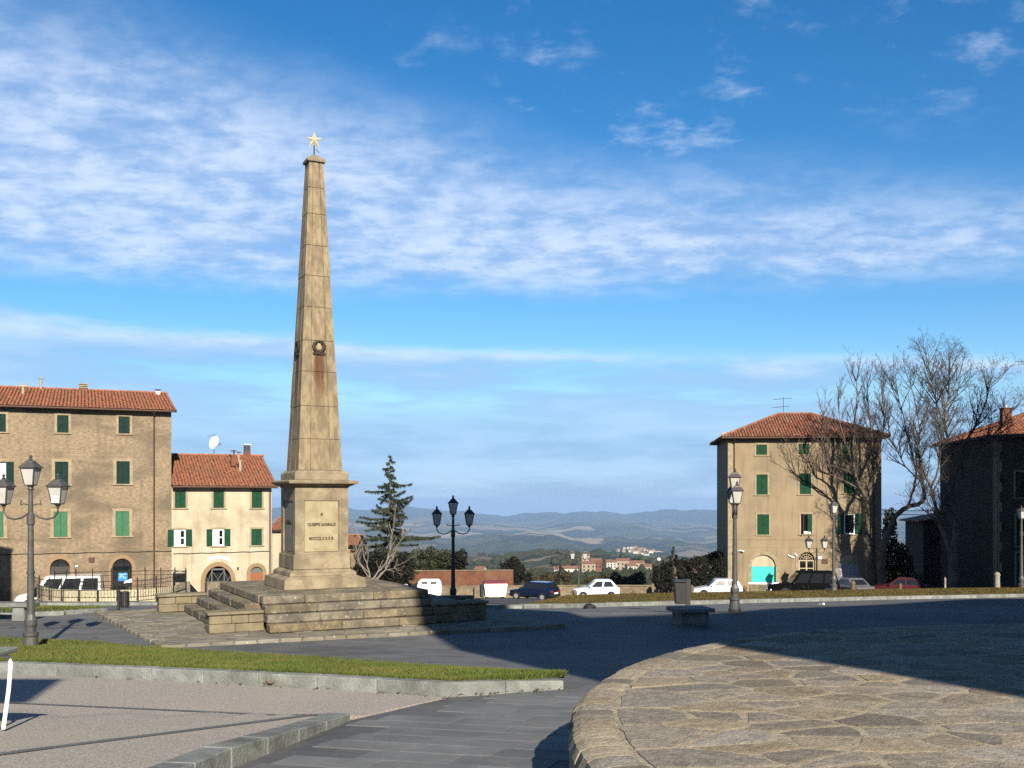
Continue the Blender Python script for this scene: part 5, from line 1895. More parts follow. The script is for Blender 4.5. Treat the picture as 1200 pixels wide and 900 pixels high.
def country_mat():
    m = bpy.data.materials.new('fields_and_woods')
    m.use_nodes = True
    t = NT(m.node_tree)
    bs = m.node_tree.nodes['Principled BSDF']
    bs.inputs['Roughness'].default_value = 1.0
    bs.inputs['Specular IOR Level'].default_value = 0.05
    pos = t.n('ShaderNodeNewGeometry').outputs['Position']
    s = t.n('ShaderNodeSeparateXYZ')
    t.put(s.inputs[0], pos)
    flat = t.comb(s.outputs[0], s.outputs[1], 0.0)
    wv = t.n('ShaderNodeVectorMath', operation='ADD')
    t.put(wv.inputs[0], flat)
    nz = t.n('ShaderNodeTexNoise')
    nz.inputs['Scale'].default_value = 0.004
    t.put(nz.inputs['Vector'], flat)
    sc = t.n('ShaderNodeVectorMath', operation='SCALE')
    t.put(sc.inputs[0], nz.outputs['Color'])
    sc.inputs['Scale'].default_value = 120
    t.put(wv.inputs[1], sc.outputs[0])
    cols = []
    for sc_ in (1 / 170.0, 1 / 620.0):
        v = t.n('ShaderNodeTexVoronoi')
        v.inputs['Scale'].default_value = sc_
        t.put(v.inputs['Vector'], wv.outputs[0])
        cr = t.n('ShaderNodeValToRGB')
        cr.color_ramp.interpolation = 'CONSTANT'
        el_ = cr.color_ramp.elements
        el_[0].position, el_[0].color = 0.0, (0.10, 0.11, 0.045, 1)
        el_[1].position, el_[1].color = 0.24, (0.05, 0.06, 0.03, 1)
        for ps, c in ((0.42, (0.40, 0.29, 0.17, 1)), (0.55, (0.14, 0.14, 0.06, 1)), (0.70, (0.26, 0.20, 0.12, 1)), (0.82, (0.06, 0.07, 0.035, 1)), (0.92, (0.50, 0.41, 0.28, 1))):
            e = el_.new(ps)
            e.color = c
        s2 = t.n('ShaderNodeSeparateColor')
        t.put(s2.inputs[0], v.outputs['Color'])
        t.put(cr.inputs[0], s2.outputs[0])
        cols.append(cr.outputs[0])
    dist = t.m('SQRT', t.m('ADD', t.m('MULTIPLY', s.outputs[0], s.outputs[0]), t.m('MULTIPLY', s.outputs[1], s.outputs[1])))
    c = t.mix(t.ss(dist, 3200, 5200), cols[0], cols[1])
    woods = t.ss(t.noise(flat, 0.0016, 6, 0.6), 0.53, 0.58)
    c = t.mix(t.m('MULTIPLY', woods, 0.9), c, (0.045, 0.052, 0.028))
    c = t.mix(t.m('MULTIPLY', t.ss(t.noise(flat, 0.03, 5, 0.6), 0.45, 0.65), 0.45), c, (0.06, 0.062, 0.032))
    far = t.m('MULTIPLY', t.ss(dist, 12500, 15500), 0.9)
    c = t.mix(far, c, (0.045, 0.055, 0.032))
    near = t.ss(dist, 950, 500)
    c = t.mix(t.m('MULTIPLY', near, 0.85), c, (0.10, 0.085, 0.045))
    hv = t.n('ShaderNodeHueSaturation')
    hv.inputs['Value'].default_value = KALB
    t.put(hv.inputs['Color'], c)
    t.put(bs.inputs['Base Color'], hv.outputs[0])
    return m


M['country'] = country_mat()
hills = np_mesh('hills', np.array(tv), tf, M['country'], None, True)
tag(hills, 'valley fields, wooded slopes and far blue hills', None, None, 'structure')


def tpt(px, r):
    t = math.atan2(px - 600, F)
    z = terrain_z(t, r)
    return Vector((r * math.sin(t), r * math.cos(t), z))


# scattered trees of the slopes: one mass
M['farwood'] = mat('far_tree_green', (0.045, 0.058, 0.024), 1.0, (0.075, 0.075, 0.035), 0.02, (0.10, 0.08, 0.05), 0.008, 0.6, world_co=True, spec=0.05)
oct_v = np.array([(1, 0, 0), (0, 1, 0), (-1, 0, 0), (0, -1, 0), (0, 0, 1.1), (0, 0, -0.6), (0.6, 0.6, 0.5), (-0.6, -0.6, 0.5), (-0.6, 0.6, 0.5), (0.6, -0.6, 0.5)])
oct_f = np.array([(0, 6, 4), (6, 1, 4), (1, 8, 4), (8, 2, 4), (2, 7, 4), (7, 3, 4), (3, 9, 4), (9, 0, 4), (0, 1, 6), (1, 2, 8), (2, 3, 7), (3, 0, 9), (1, 0, 5), (2, 1, 5), (3, 2, 5), (0, 3, 5)])
V, Fc = [], []
r_ = np.random.default_rng(4)
spots = []
while len(spots) < 5200:
    t, r = r_.uniform(-0.22, 0.24), math.exp(r_.uniform(math.log(260), math.log(3000)))
    dens = 0.5 + 0.5 * math.sin(t * 60 + r * 0.006) * math.cos(t * 23 - r * 0.004)
    if r > 850 and dens < 0.62:
        continue
    spots.append((t, r, r_.uniform(2.0, 5.0) if r < 900 else r_.uniform(3.0, 6.5)))
for row in range(9):              # olive rows on the hill crest
    for k in range(46):
        px = 585 + k * 2.7 + row * 1.2
        spots.append((math.atan2(px - 600, F), 1720 + row * 34 + r_.uniform(-5, 5), 3.4))
for t, r, s in spots:
    b = sum(len(a) for a in V)
    q = oct_v * (s * r_.uniform(0.75, 1.25, (10, 3)))
    V.append(q + np.array([r * math.sin(t), r * math.cos(t), terrain_z(t, r) + s * 0.5]))
    Fc.append(oct_f + b)
ft = np_mesh('far_woods', np.vstack(V), np.vstack(Fc), M['farwood'])
tag(ft, 'scattered trees, scrub and olive rows on the slopes below the town', None, None, 'stuff')

# village on its hill, lower town: every house a thing
M['hw'] = mat('far_white_wall', (0.88, 0.81, 0.70), 0.9)
M['ht'] = mat('far_tan_wall', (0.50, 0.40, 0.28), 0.9)
M['hr'] = mat('far_red_roof', (0.33, 0.15, 0.09), 0.9)


def far_house(name, label, cat, loc, rz, w, d, h, wm, group, windows=0):
    o = thing(name, label, cat, loc, rz, group)
    MB().add([(-w / 2, -d / 2, -4), (w / 2, -d / 2, -4), (w / 2, d / 2, -4), (-w / 2, d / 2, -4), (-w / 2, -d / 2, h), (w / 2, -d / 2, h), (w / 2, d / 2, h), (-w / 2, d / 2, h), (-w / 2, 0, h + d * 0.2), (w / 2, 0, h + d * 0.2)],
             [(0, 1, 5, 4), (1, 2, 6, 9, 5), (2, 3, 7, 6), (3, 0, 4, 8, 7)]).build('wall', wm, o)
    e = 0.5
    MB().add([(-w / 2 - e, -d / 2 - e, h - 0.1), (w / 2 + e, -d / 2 - e, h - 0.1), (w / 2 + e, 0, h + d * 0.2 + 0.2), (-w / 2 - e, 0, h + d * 0.2 + 0.2), (w / 2 + e, d / 2 + e, h - 0.1), (-w / 2 - e, d / 2 + e, h - 0.1)], [(0, 1, 2, 3), (3, 2, 4, 5)]).build('roof', M['hr'], o)
    for k in range(windows):
        x = -w / 2 + w * (k + 0.5) / windows
        for zz_ in ((h * 0.62,) if h < 6 else (h * 0.3, h * 0.68)):
            MB().box(x - 0.6, x + 0.6, -d / 2 - 0.06, -d / 2 - 0.01, zz_ - 0.8, zz_ + 0.8).build('window', M['darkglass'], o)
    return o


protos = [far_house('village_house', 'tiny pale house of the village on the far hill', 'house', tuple(tpt(744, 3600)), 0.2, 12, 9, 7, M['hw'], 'houses of the far hill village'),
          far_house('village_house', 'tiny pale house of the village on the far hill', 'house', tuple(tpt(733, 3560)), -0.3, 16, 9, 6, M['hw'], 'houses of the far hill village'),
          far_house('village_house', 'tiny pale house of the village on the far hill', 'house', tuple(tpt(755, 3590)), 0.1, 10, 10, 9, M['ht'], 'houses of the far hill village')]
for k in range(44):
    c = copy_tree(random.choice(protos))
    px = random.gauss(744, 13)
    px = min(max(px, 716), 774)
    c.location = tpt(px, random.uniform(3380, 3760))
    c.rotation_euler = (0, 0, random.uniform(-0.6, 0.6))
for (px, r, w, h, wm, lab) in (
        (666, 820, 17, 6, M['hw'], 'long white building of the lower town left of the pair of lanterns'),
        (656, 860, 10, 5, M['hw'], 'small white house at the left end of the lower town'),
        (690, 900, 12, 8, M['ht'], 'tan house of the lower town just right of the pair of lanterns'),
        (698, 960, 10, 8, M['brick'], 'reddish house of the lower town beside the tan one'),
        (716, 930, 9, 6, M['hw'], 'white house in the middle of the lower town'),
        (730, 980, 12, 10, M['ht'], 'tall yellowish house of the lower town above the white hatchback'),
        (739, 900, 8, 6, M['hw'], 'small white gabled house right of the tall yellowish one'),
        (746, 1000, 14, 9, M['ht'], 'broad tan house of the lower town before the dark hedge'),
        (757, 940, 10, 7, M['ht'], 'last tan house of the lower town beside the dark hedge'),
        (686, 1050, 8, 11, M['ht'], 'narrow tower-like tan house topping the lower town'),
        (563, 760, 7, 5, M['hw'], 'lone white house on the slope beside the evergreen bushes'),
        (822, 700, 16, 6, M['ht'], 'pale low house on the slope seen beside the dark house wall'),
        (833, 760, 12, 7, M['hw'], 'white house on the slope closest to the tan house wall')):
    far_house('town_house', lab, 'house', tuple(tpt(px, r) + Vector((0, 0, 2.5))), random.uniform(-0.25, 0.25), w, 9, h, wm, 'houses of the lower town', 3)

# ================================================================== vegetation
M['bark'] = mat('plane_bark', (0.24, 0.185, 0.125), 0.9, (0.125, 0.095, 0.065), 1.8, (0.33, 0.27, 0.19), 3.0, 0.5, 0.5, 14, world_co=True)
M['twig'] = mat('brown_twigs', (0.125, 0.10, 0.08), 0.9, (0.09, 0.072, 0.058), 1.5, world_co=True)
M['twig_red'] = mat('reddish_twigs', (0.17, 0.12, 0.09), 0.9, (0.12, 0.088, 0.068), 1.5, world_co=True)
M['palebark'] = mat('pale_bark', (0.40, 0.345, 0.28), 0.9, (0.25, 0.21, 0.165), 2.0, world_co=True)
M['fir'] = mat('fir_needles', (0.065, 0.085, 0.05), 0.8, (0.115, 0.135, 0.08), 1.2, (0.03, 0.042, 0.022), 0.6, 0.6, world_co=True, spec=0.2)
M['evergreen'] = mat('evergreen_leaves', (0.035, 0.045, 0.016), 0.7, (0.07, 0.075, 0.025), 1.0, (0.022, 0.03, 0.012), 0.5, 0.7, world_co=True, spec=0.25)
M['darkleaf'] = mat('dark_leaves', (0.016, 0.018, 0.011), 0.8, (0.028, 0.026, 0.016), 1.2, world_co=True, spec=0.15)
M['scrub'] = mat('winter_scrub', (0.105, 0.075, 0.045), 0.95, (0.075, 0.065, 0.035), 0.8, (0.15, 0.105, 0.06), 0.4, 0.6, world_co=True, spec=0.1)


def perp(d, rnd):
    v = Vector((rnd.gauss(0, 1), rnd.gauss(0, 1), rnd.gauss(0, 1)))
    v -= d * v.dot(d)
    return v.normalized() if v.length > 1e-6 else d.orthogonal().normalized()


def limb(b, pts, r0, r1, n=7):
    m = len(pts)
    b.tube(pts, [r0 + (r1 - r0) * (i / (m - 1)) ** 0.8 for i in range(m)], n)


def smooth(pts, k=3, jit=0.0, rnd=random):
    out = []
    P_ = [Vector(p) for p in pts]
    for i in range(len(P_) - 1):
        p0, p1, p2, p3 = P_[max(i - 1, 0)], P_[i], P_[i + 1], P_[min(i + 2, len(P_) - 1)]
        for j in range(k):
            t = j / k
            q = 0.5 * ((2 * p1) + (p2 - p0) * t + (2 * p0 - 5 * p1 + 4 * p2 - p3) * t * t + (3 * p1 - p0 - 3 * p2 + p3) * t ** 3)
            if jit and j:
                q = q + Vector((rnd.gauss(0, jit), rnd.gauss(0, jit), rnd.gauss(0, jit)))
            out.append(q)
    out.append(P_[-1])
    return out


def sprout(b, p, d, L, r, lev, rnd, up, spread, dens, wob=0.11):
    """a branch with its side shoots, recursively, into mesh b[lev]"""
    nseg = max(3, int(L / 0.35)) if lev < 2 else 3
    nseg = min(nseg, 9)
    pts = [Vector(p)]
    dd = Vector(d)
    for i in range(nseg):
        dd = (dd + perp(dd, rnd) * wob + Vector((0, 0, up))).normalized()
        pts.append(pts[-1] + dd * (L / nseg))
    b[min(lev, len(b) - 1)].tube(pts, [max(r * (1 - 0.75 * i / nseg), 0.008) for i in range(nseg + 1)], 5 if lev == 0 else 3, cap=False)
    if lev >= 2:
        return
    m = int(L * dens[lev])
    for k in range(m):
        t = rnd.uniform(0.18, 1.0)
        i = min(int(t * nseg), nseg - 1)
        q = pts[i].lerp(pts[i + 1], t * nseg - i)
        ax = (pts[i + 1] - pts[i]).normalized()
        nd = (ax * (1 - spread) + perp(ax, rnd) * spread + Vector((0, 0, up * 1.5))).normalized()
        sprout(b, q, nd, L * rnd.uniform(0.28, 0.52) * (1.15 - 0.5 * t), max(r * 0.45 * (1 - 0.5 * t), 0.009), lev + 1, rnd, up, spread, dens, wob)


def bare_tree(label, Y, base, trunk, r0, limbs, twigs, seed, up=0.12, dens=(2.6, 4.2), twig_m='twig', spread=0.62, name='bare_tree', bark='bark', Lr=(1.3, 2.8)):
    """trunk/limbs: photo-pixel polylines with depth offsets; twigs: number of branches sprouted along the limbs"""
    rnd = random.Random(seed)
    T = thing(name, label, 'tree', tuple(P(base[0], base[1], Y)))
    o = T.location
    pt = lambda q: P(q[0], q[1], Y + (q[2] if len(q) > 2 else 0)) - o
    tb_ = MB()
    limb(tb_, smooth([pt(q) for q in trunk], 3, 0.02, rnd), r0, r0 * 0.62, 9)
    tb_.build('trunk', M[bark], T, smooth=True)
    lb = MB()
    tw = [MB(), MB(), MB()]
    for (pl, ra, rb, n) in limbs:
        pts = smooth([pt(q) for q in pl], 3, 0.035, rnd)
        limb(lb, pts, ra * 0.8, rb * 0.8, 6)
        m = len(pts)
        for k in range(int(n * 1.35)):
            t = rnd.uniform(0.12, 1.0) ** 0.8
            i = min(int(t * (m - 1)), m - 2)
            q = pts[i].lerp(pts[i + 1], t * (m - 1) - i)
            ax = (pts[i + 1] - pts[i]).normalized()
            nd = (ax * 0.55 + perp(ax, rnd) * 0.6 + Vector((0, 0, up * 2.5))).normalized()
            sprout(tw, q, nd, rnd.uniform(*Lr) * (1.1 - 0.35 * t), 0.045 * (1 - 0.5 * t) + 0.012, 0, rnd, up, spread, dens)
        sprout(tw, pts[-1], (pts[-1] - pts[-2]).normalized(), 1.8, rb * 0.9, 0, rnd, up, spread, dens)
    lb.build('limbs', M[bark], T, smooth=True)
    t_ = tw[0].build('branches', M[twig_m], T)
    mb = MB()
    for q in tw[1:]:
        mb.add(q.v, q.f)
    t2 = mb.build('twigs', M[twig_m], T)
    t2['kind'] = 'stuff'
    return T


bare_tree('slender bare tree with reddish twigs in front of the tan house', 81.3, (1024, 703), [(1024, 703), (1022, 680), (1019, 655), (1016, 630), (1015, 605), (1014, 582)], 0.52,
          [([(1014, 583), (1008, 572), (1003, 558), (1000, 535), (1001, 505), (1004, 470), (1005, 440)], 0.26, 0.04, 17),
           ([(1014, 583), (1019, 568, 0.5), (1023, 545, 0.8), (1022, 515, 1), (1018, 480, 1), (1016, 450, 1)], 0.2, 0.035, 15),
           ([(1011, 577), (996, 567, 0.4), (980, 559, 0.9), (962, 552, 1.3), (946, 543, 1.6), (932, 538, 1.8)], 0.13, 0.02, 9),
           ([(1003, 558), (988, 550, 0.8), (972, 545, 1.2), (966, 530, 1.2), (962, 505, 0.8), (966, 478, 0.5)], 0.11, 0.02, 12),
           ([(1001, 540), (990, 520, 0.4), (984, 495, 0.6), (982, 465, 0.8)], 0.10, 0.02, 11),
           ([(1023, 545, 0.8), (1032, 520, 1.2), (1036, 490, 1.5), (1034, 462, 1.6)], 0.10, 0.02, 10)], 0, 21, 0.16, (3.6, 5.4), 'twig_red', 0.55, Lr=(1.6, 3.6))
bare_tree('leaning bare tree with a thick bent limb between the two houses', 80, (1033, 703), [(1033, 703), (1034, 680), (1033, 660), (1035, 640), (1041, 622)], 0.42,
          [([(1041, 622), (1048, 607), (1058, 597), (1070, 592), (1081, 588), (1083, 578)], 0.30, 0.17, 2),
           ([(1062, 596), (1068, 580), (1073, 560), (1070, 535), (1062, 505), (1055, 475), (1048, 450)], 0.15, 0.025, 17),
           ([(1083, 578), (1080, 560, 0.6), (1077, 535, 1), (1078, 505, 1.2), (1072, 470, 1.4), (1066, 445, 1.4)], 0.14, 0.025, 15),
           ([(1073, 560), (1060, 545, -1), (1048, 520, -1.5), (1040, 495, -1.8)], 0.08, 0.02, 10)], 0, 22, 0.13, (4.0, 6.2), 'twig', 0.62, Lr=(1.7, 3.6))
bare_tree('broad forked bare tree standing before the shaded house', 74, (1117, 705), [(1117, 705), (1117, 685), (1117, 665), (1116, 648)], 0.46,
          [([(1116, 650), (1109, 634), (1101, 612), (1095, 588), (1091, 572), (1084, 555), (1078, 530), (1071, 505), (1066, 480)], 0.27, 0.03, 15),
           ([(1117, 650), (1119, 630, 0.4), (1120, 610, 0.6), (1117, 585, 0.8), (1116, 560, 0.9), (1117, 540, 1)], 0.28, 0.16, 2),
           ([(1117, 540, 1), (1111, 515, 1), (1107, 490, 1), (1112, 455, 1.2), (1112, 425, 1.2)], 0.17, 0.03, 20),
           ([(1117, 545, 1), (1126, 525, 0.4), (1139, 505, 0), (1152, 480, -0.2), (1160, 450, -0.4)], 0.14, 0.025, 16),
           ([(1118, 562, 1), (1130, 540, 1.4), (1148, 522, 1.6), (1168, 505, 1.8), (1185, 480, 2)], 0.12, 0.02, 15),
           ([(1108, 500, 1), (1098, 475, 0.6), (1092, 450, 0.4), (1088, 425, 0.2)], 0.10, 0.02, 14),
           ([(1091, 572), (1099, 550, -0.6), (1102, 520, -0.8), (1104, 480, -0.8), (1124, 440, -1)], 0.12, 0.02, 15),
           ([(1120, 600, 0.6), (1125, 575, 0), (1132, 556, -0.4), (1142, 540, -0.8), (1160, 530, -1)], 0.08, 0.02, 9)], 0, 23, 0.10, (4.2, 6.5), 'twig', 0.66, Lr=(1.7, 3.6))
bare_tree('pale leafless small tree with spreading branches beside the monument', 84, (437, 694), [(437, 694), (436, 686), (435, 680)], 0.16,
          [([(435, 681), (432, 668), (427, 655), (424, 640), (420, 628)], 0.10, 0.025, 5),
           ([(436, 682), (443, 670), (452, 660), (457, 645), (459, 628), (462, 612)], 0.11, 0.025, 6),
           ([(437, 684), (448, 672), (460, 655), (467, 637), (480, 622)], 0.10, 0.025, 6),
           ([(440, 678), (452, 668), (462, 666), (474, 659)], 0.06, 0.02, 4),
           ([(434, 678), (425, 666), (419, 652), (417, 640)], 0.07, 0.02, 5)], 0, 24, 0.08, (3.0, 4.4), 'palebark', 0.6, 'bare_tree', 'palebark', (0.9, 1.8))


def leaf_cloud(name, blobs, size, m, parent, seed, aspect=0.55):
    r = np.random.default_rng(seed)
    C = []
    for (c, rad, n) in blobs:
        d = r.normal(0, 1, (n, 3))
        d /= np.linalg.norm(d, axis=1)[:, None]
        rr = r.uniform(0.25, 1.0, n) ** 0.5 * (1 + 0.18 * np.sin(d[:, 0] * 5 + d[:, 2] * 7))
        C.append(np.array(c) + d * rr[:, None] * np.array(rad))
    C = np.vstack(C)
    n = len(C)
    a = r.normal(0, 1, (n, 3))
    a /= np.linalg.norm(a, axis=1)[:, None]
    b = np.cross(a, r.normal(0, 1, (n, 3)))
    b /= np.linalg.norm(b, axis=1)[:, None]
    s = size * r.uniform(0.6, 1.4, n)[:, None]
    V = np.empty((n * 4, 3))
    V[0::4], V[1::4], V[2::4], V[3::4] = C - a * s, C - b * s * aspect, C + a * s, C + b * s * aspect
    return np_mesh(name, V, np.arange(n * 4).reshape(-1, 4), m, parent)


def bush(label, Y, blobs_px, size, m, seed, dens=260, name='bush', cat='bush', stem=True, depth=0.9):
    """blobs in photo pixels: (px, py, half width px, half height px)"""
    k = Y / F
    bx = sum(q[0] for q in blobs_px) / len(blobs_px)
    g = Vector(((bx - 600) * k, Y, min(-(q[1] + q[3] - HY) * k for q in blobs_px)))
    T = thing(name, label, cat, tuple(g))
    bl = []
    for i, (px, py, w, h) in enumerate(blobs_px):
        c = P(px, py, Y + random.uniform(-0.3, 0.3)) - g
        rad = (w * k, max(w, h) * k * depth * 0.8, h * k)
        bl.append((tuple(c), rad, int(dens * max(w * k * h * k, 0.15) ** 0.9 / size ** 1.1 * 0.16) + 60))
    o = leaf_cloud('foliage', bl, size, m, T, seed)
    if stem:
        b = MB()
        for (c, rad, n) in bl:
            b.tube([(c[0] * 0.3, 0, -0.1), (c[0] * 0.7, c[1] * 0.5, c[2] * 0.5), c], [0.07, 0.05, 0.02], 5)
        b.build('stems', M['twig'], T)
    return T


# fir behind the monument
def fir(label, Y, px, top, base, prof, seed, m='fir', name='fir_tree', nbr=110, blade=0.30, width=0.05, extra=()):
    rnd = random.Random(seed)
    k = Y / F
    z0, z1 = (HY - base) * k, (HY - top) * k
    T = thing(name, label, 'tree', ((px - 600) * k, Y, z0))
    H_ = z1 - z0
    MB().tube([(0, 0, 0), (0.06, 0, H_ * 0.4), (-0.04, 0, H_ * 0.75), (0.03, 0, H_)], [0.20, 0.15, 0.08, 0.015], 7).build('trunk', M['twig'], T)
    bb = MB()
    V = []
    brs = []
    for i in range(nbr):
        t = (i + rnd.random()) / nbr
        h = H_ * (1 - t ** 0.85)
        L = float(np.interp(t, [q[0] for q in prof], [q[1] for q in prof])) * rnd.uniform(0.55, 1.1)
        az_ = rnd.uniform(0, 2 * PI)
        brs.append((h, L * rnd.choice((0.45, 0.8, 1.0, 1.25)), az_, rnd.uniform(-0.45, 0.35)))
    brs += list(extra)
    for (h, L, az_, pitch) in brs:
        d = Vector((math.cos(az_), math.sin(az_) * 0.8, pitch)).normalized()
        pts = [Vector((0, 0, h))]
        for j in range(5):
            d = (d + Vector((0, 0, 0.07 if j > 1 else -0.05)) + Vector((rnd.gauss(0, 0.06), rnd.gauss(0, 0.06), 0))).normalized()
            pts.append(pts[-1] + d * L / 5)
        bb.tube(pts, [0.035, 0.03, 0.025, 0.02, 0.012, 0.006], 4, cap=False)
        for q in range(int(L * 85) + 10):
            t = rnd.uniform(0.08, 1.0)
            i = min(int(t * 5), 4)
            p = pts[i].lerp(pts[i + 1], t * 5 - i)
            ax = (pts[i + 1] - pts[i]).normalized()
            sd = perp(ax, rnd)
            dd = (ax * 0.55 + sd * 0.8 + Vector((0, 0, -0.5))).normalized()
            l = blade * rnd.uniform(0.5, 1.2) * (1.25 - 0.6 * t)
            w = dd.cross(Vector((rnd.gauss(0, 1), rnd.gauss(0, 1), rnd.gauss(0, 1)))).normalized() * width
            V += [p - w, p + w, p + dd * l]
    bb.build('branches', M['twig'], T)
    V = np.array([tuple(v) for v in V])
    np_mesh('needles', V, np.arange(len(V)).reshape(-1, 3), M[m], T)
    return T


fir('tall ragged dark fir tree rising right of the obelisk', 93, 457, 534, 694, [(0, 0.25), (0.1, 1.0), (0.3, 1.9), (0.55, 2.7), (0.75, 3.1), (1, 3.4)], 31, nbr=140, blade=0.36, width=0.05,
    extra=[(6.3, 3.2, PI, 0.05), (6.6, 2.8, PI + 0.3, 0.1), (5.2, 4.6, 0.05, -0.02), (5.0, 4.2, -0.3, 0.0), (7.0, 2.6, 0.1, 0.75), (7.2, 2.4, -0.4, 0.7), (9.2, 2.3, PI, 0.0), (9.6, 2.0, 0.1, 0.15)])
fir('small dark fir silhouette behind the litter bin by the hedge', 60, 790, 641, 700, [(0, 0.1), (0.25, 0.5), (0.5, 1.0), (0.7, 1.1), (1, 0.7)], 32, 'darkleaf', 'small_fir', 46, 0.2, 0.035)
fir('slim young conifer beyond the parapet left of the pair of lanterns', 108, 657, 662, 693, [(0, 0.1), (0.4, 0.6), (0.8, 1.0), (1, 0.9)], 33, 'evergreen', 'small_fir', 40, 0.25, 0.05)
bush('dark evergreen bush crowding the foot of the fir, beside the plinth', 90, [(426, 668, 13, 22), (440, 662, 12, 20), (452, 672, 16, 22), (470, 668, 16, 20)], 0.13, M['darkleaf'], 41, 520)
bush('rounded olive-green bush behind the brick wall right of the fir', 106, [(486, 660, 18, 16), (502, 656, 15, 14), (517, 657, 15, 12), (500, 664, 24, 12)], 0.14, M['evergreen'], 42, 520)
bush('darker green bush behind the brick wall at the triple lamp', 107, [(528, 656, 10, 11), (540, 656, 8, 12), (534, 664, 14, 10)], 0.14, M['darkleaf'], 43, 520)
bush('dark irregular pine bush above the parapet beside the dumpster', 102, [(592, 672, 8, 14), (600, 664, 9, 11), (606, 672, 10, 12), (618, 677, 6, 6), (596, 684, 14, 9)], 0.13, M['darkleaf'], 44, 560, 'pine_bush')
for i, (px, w, lab) in enumerate(((566, 16, 'brown leafless scrub at the end of the brick wall'), (634, 17, 'brown winter scrub beyond the parapet above the blue car'), (655, 12, 'brown winter scrub round the slim conifer'), (706, 20, 'low brown scrub beyond the parapet above the white hatchback'), (740, 16, 'low brown scrub beyond the parapet near the stone pillar'))):
    bush(lab, 112 + i, [(px, 683, w, 9), (px + w * 0.5, 680, w * 0.6, 10), (px - w * 0.5, 684, w * 0.6, 8)], 0.16, M['scrub'], 50 + i, 330)
bush('dark leafy hedge below the lamp-side wall of the tan house', 84, [(772, 676, 9, 16), (786, 670, 12, 15), (800, 668, 12, 14), (816, 672, 14, 18), (832, 676, 14, 18), (842, 670, 8, 20), (808, 684, 36, 12)], 0.095, M['darkleaf'], 60, 640, 'hedge', 'hedge')
bush('ragged dark creeper overhanging the slope beside the tan house', 89, [(806, 660, 16, 5), (824, 656, 14, 5), (838, 652, 10, 6)], 0.12, M['darkleaf'], 61, 600, 'creeper', 'creeper')
bush('bushy green conifer between the tan house and the shaded house', 92, [(1043, 610, 7, 14), (1042, 632, 9, 18), (1046, 655, 12, 20), (1056, 650, 8, 12), (1060, 662, 10, 14), (1046, 676, 16, 16)], 0.13, M['evergreen'], 62, 520, 'conifer', 'tree')
bush('brown scrub filling the gap left of the outbuilding', 96, [(1066, 682, 10, 12), (1058, 686, 10, 8)], 0.14, M['scrub'], 63, 330)

# ================================================================== walls and fences
M['parapet'] = mat('tan_rubble_wall', (0.42, 0.32, 0.20), 0.95, (0.28, 0.21, 0.135), 2.6, (0.20, 0.155, 0.10), 0.7, 0.6, 0.6, 9, speck=(4, 0.66, (0.52, 0.42, 0.29)))
M['redwall'] = mat('red_brick_wall', (0.30, 0.115, 0.06), 0.95, (0.20, 0.085, 0.045), 2.2, (0.36, 0.20, 0.12), 0.6, 0.6, 0.5, 12)
M['creamwall'] = mat('cream_wall_paint', (0.80, 0.70, 0.47), 0.8, (0.70, 0.60, 0.38), 1.5)


def wall_run(name, label, pts, top_px, thick, m, cap=None, capm=None, cat='wall'):
    """pts: (px, Y); top edge at photo row top_px"""
    W_ = [((px - 600) / F * Y, Y) for px, Y in pts]
    T = thing(name, label, cat, (W_[0][0], W_[0][1], gz(*W_[0]) - 0.3))
    o = T.location
    b, c = MB(), MB()
    for i in range(len(W_) - 1):
        (x0, y0), (x1, y1) = W_[i], W_[i + 1]
        z0, z1 = (HY - top_px[i]) / F * pts[i][1], (HY - top_px[i + 1]) / F * pts[i + 1][1]
        d = Vector((x1 - x0, y1 - y0, 0)).normalized()
        n = Vector((-d.y, d.x, 0)) * thick
        poly = [(x0 - o.x, y0 - o.y), (x1 - o.x, y1 - o.y), (x1 + n.x - o.x, y1 + n.y - o.y), (x0 + n.x - o.x, y0 + n.y - o.y)]
        zb = min(gz(x0, y0), gz(x1, y1)) - 1.2 - o.z
        b.prism(poly, zb, [z0 - o.z, z1 - o.z, z1 - o.z, z0 - o.z])
        if cap:
            e = n.normalized() * 0.05
            p2 = [(poly[0][0] - e.x, poly[0][1] - e.y), (poly[1][0] - e.x, poly[1][1] - e.y), (poly[2][0] + e.x, poly[2][1] + e.y), (poly[3][0] + e.x, poly[3][1] + e.y)]
            L = math.hypot(x1 - x0, y1 - y0)
            k = max(1, int(L / 1.4))
            for j in range(k):
                t0, t1 = (j + 0.01) / k, (j + 0.99) / k
                lerp = lambda a, q, t: (a[0] + (q[0] - a[0]) * t, a[1] + (q[1] - a[1]) * t)
                pp = [lerp(p2[0], p2[1], t0), lerp(p2[0], p2[1], t1), lerp(p2[3], p2[2], t1), lerp(p2[3], p2[2], t0)]
                za = [z0 + (z1 - z0) * t - o.z for t in (t0, t1, t1, t0)]
                c2 = MB().prism(pp, [z + 0.002 for z in za], [z + cap + random.uniform(-0.01, 0.012) for z in za])
                c.add(c2.v, c2.f)
    b.build('masonry', m, T)
    if cap:
        o2 = c.build('coping_stones', capm or m, T)
        o2['kind'] = 'stuff'
    return T


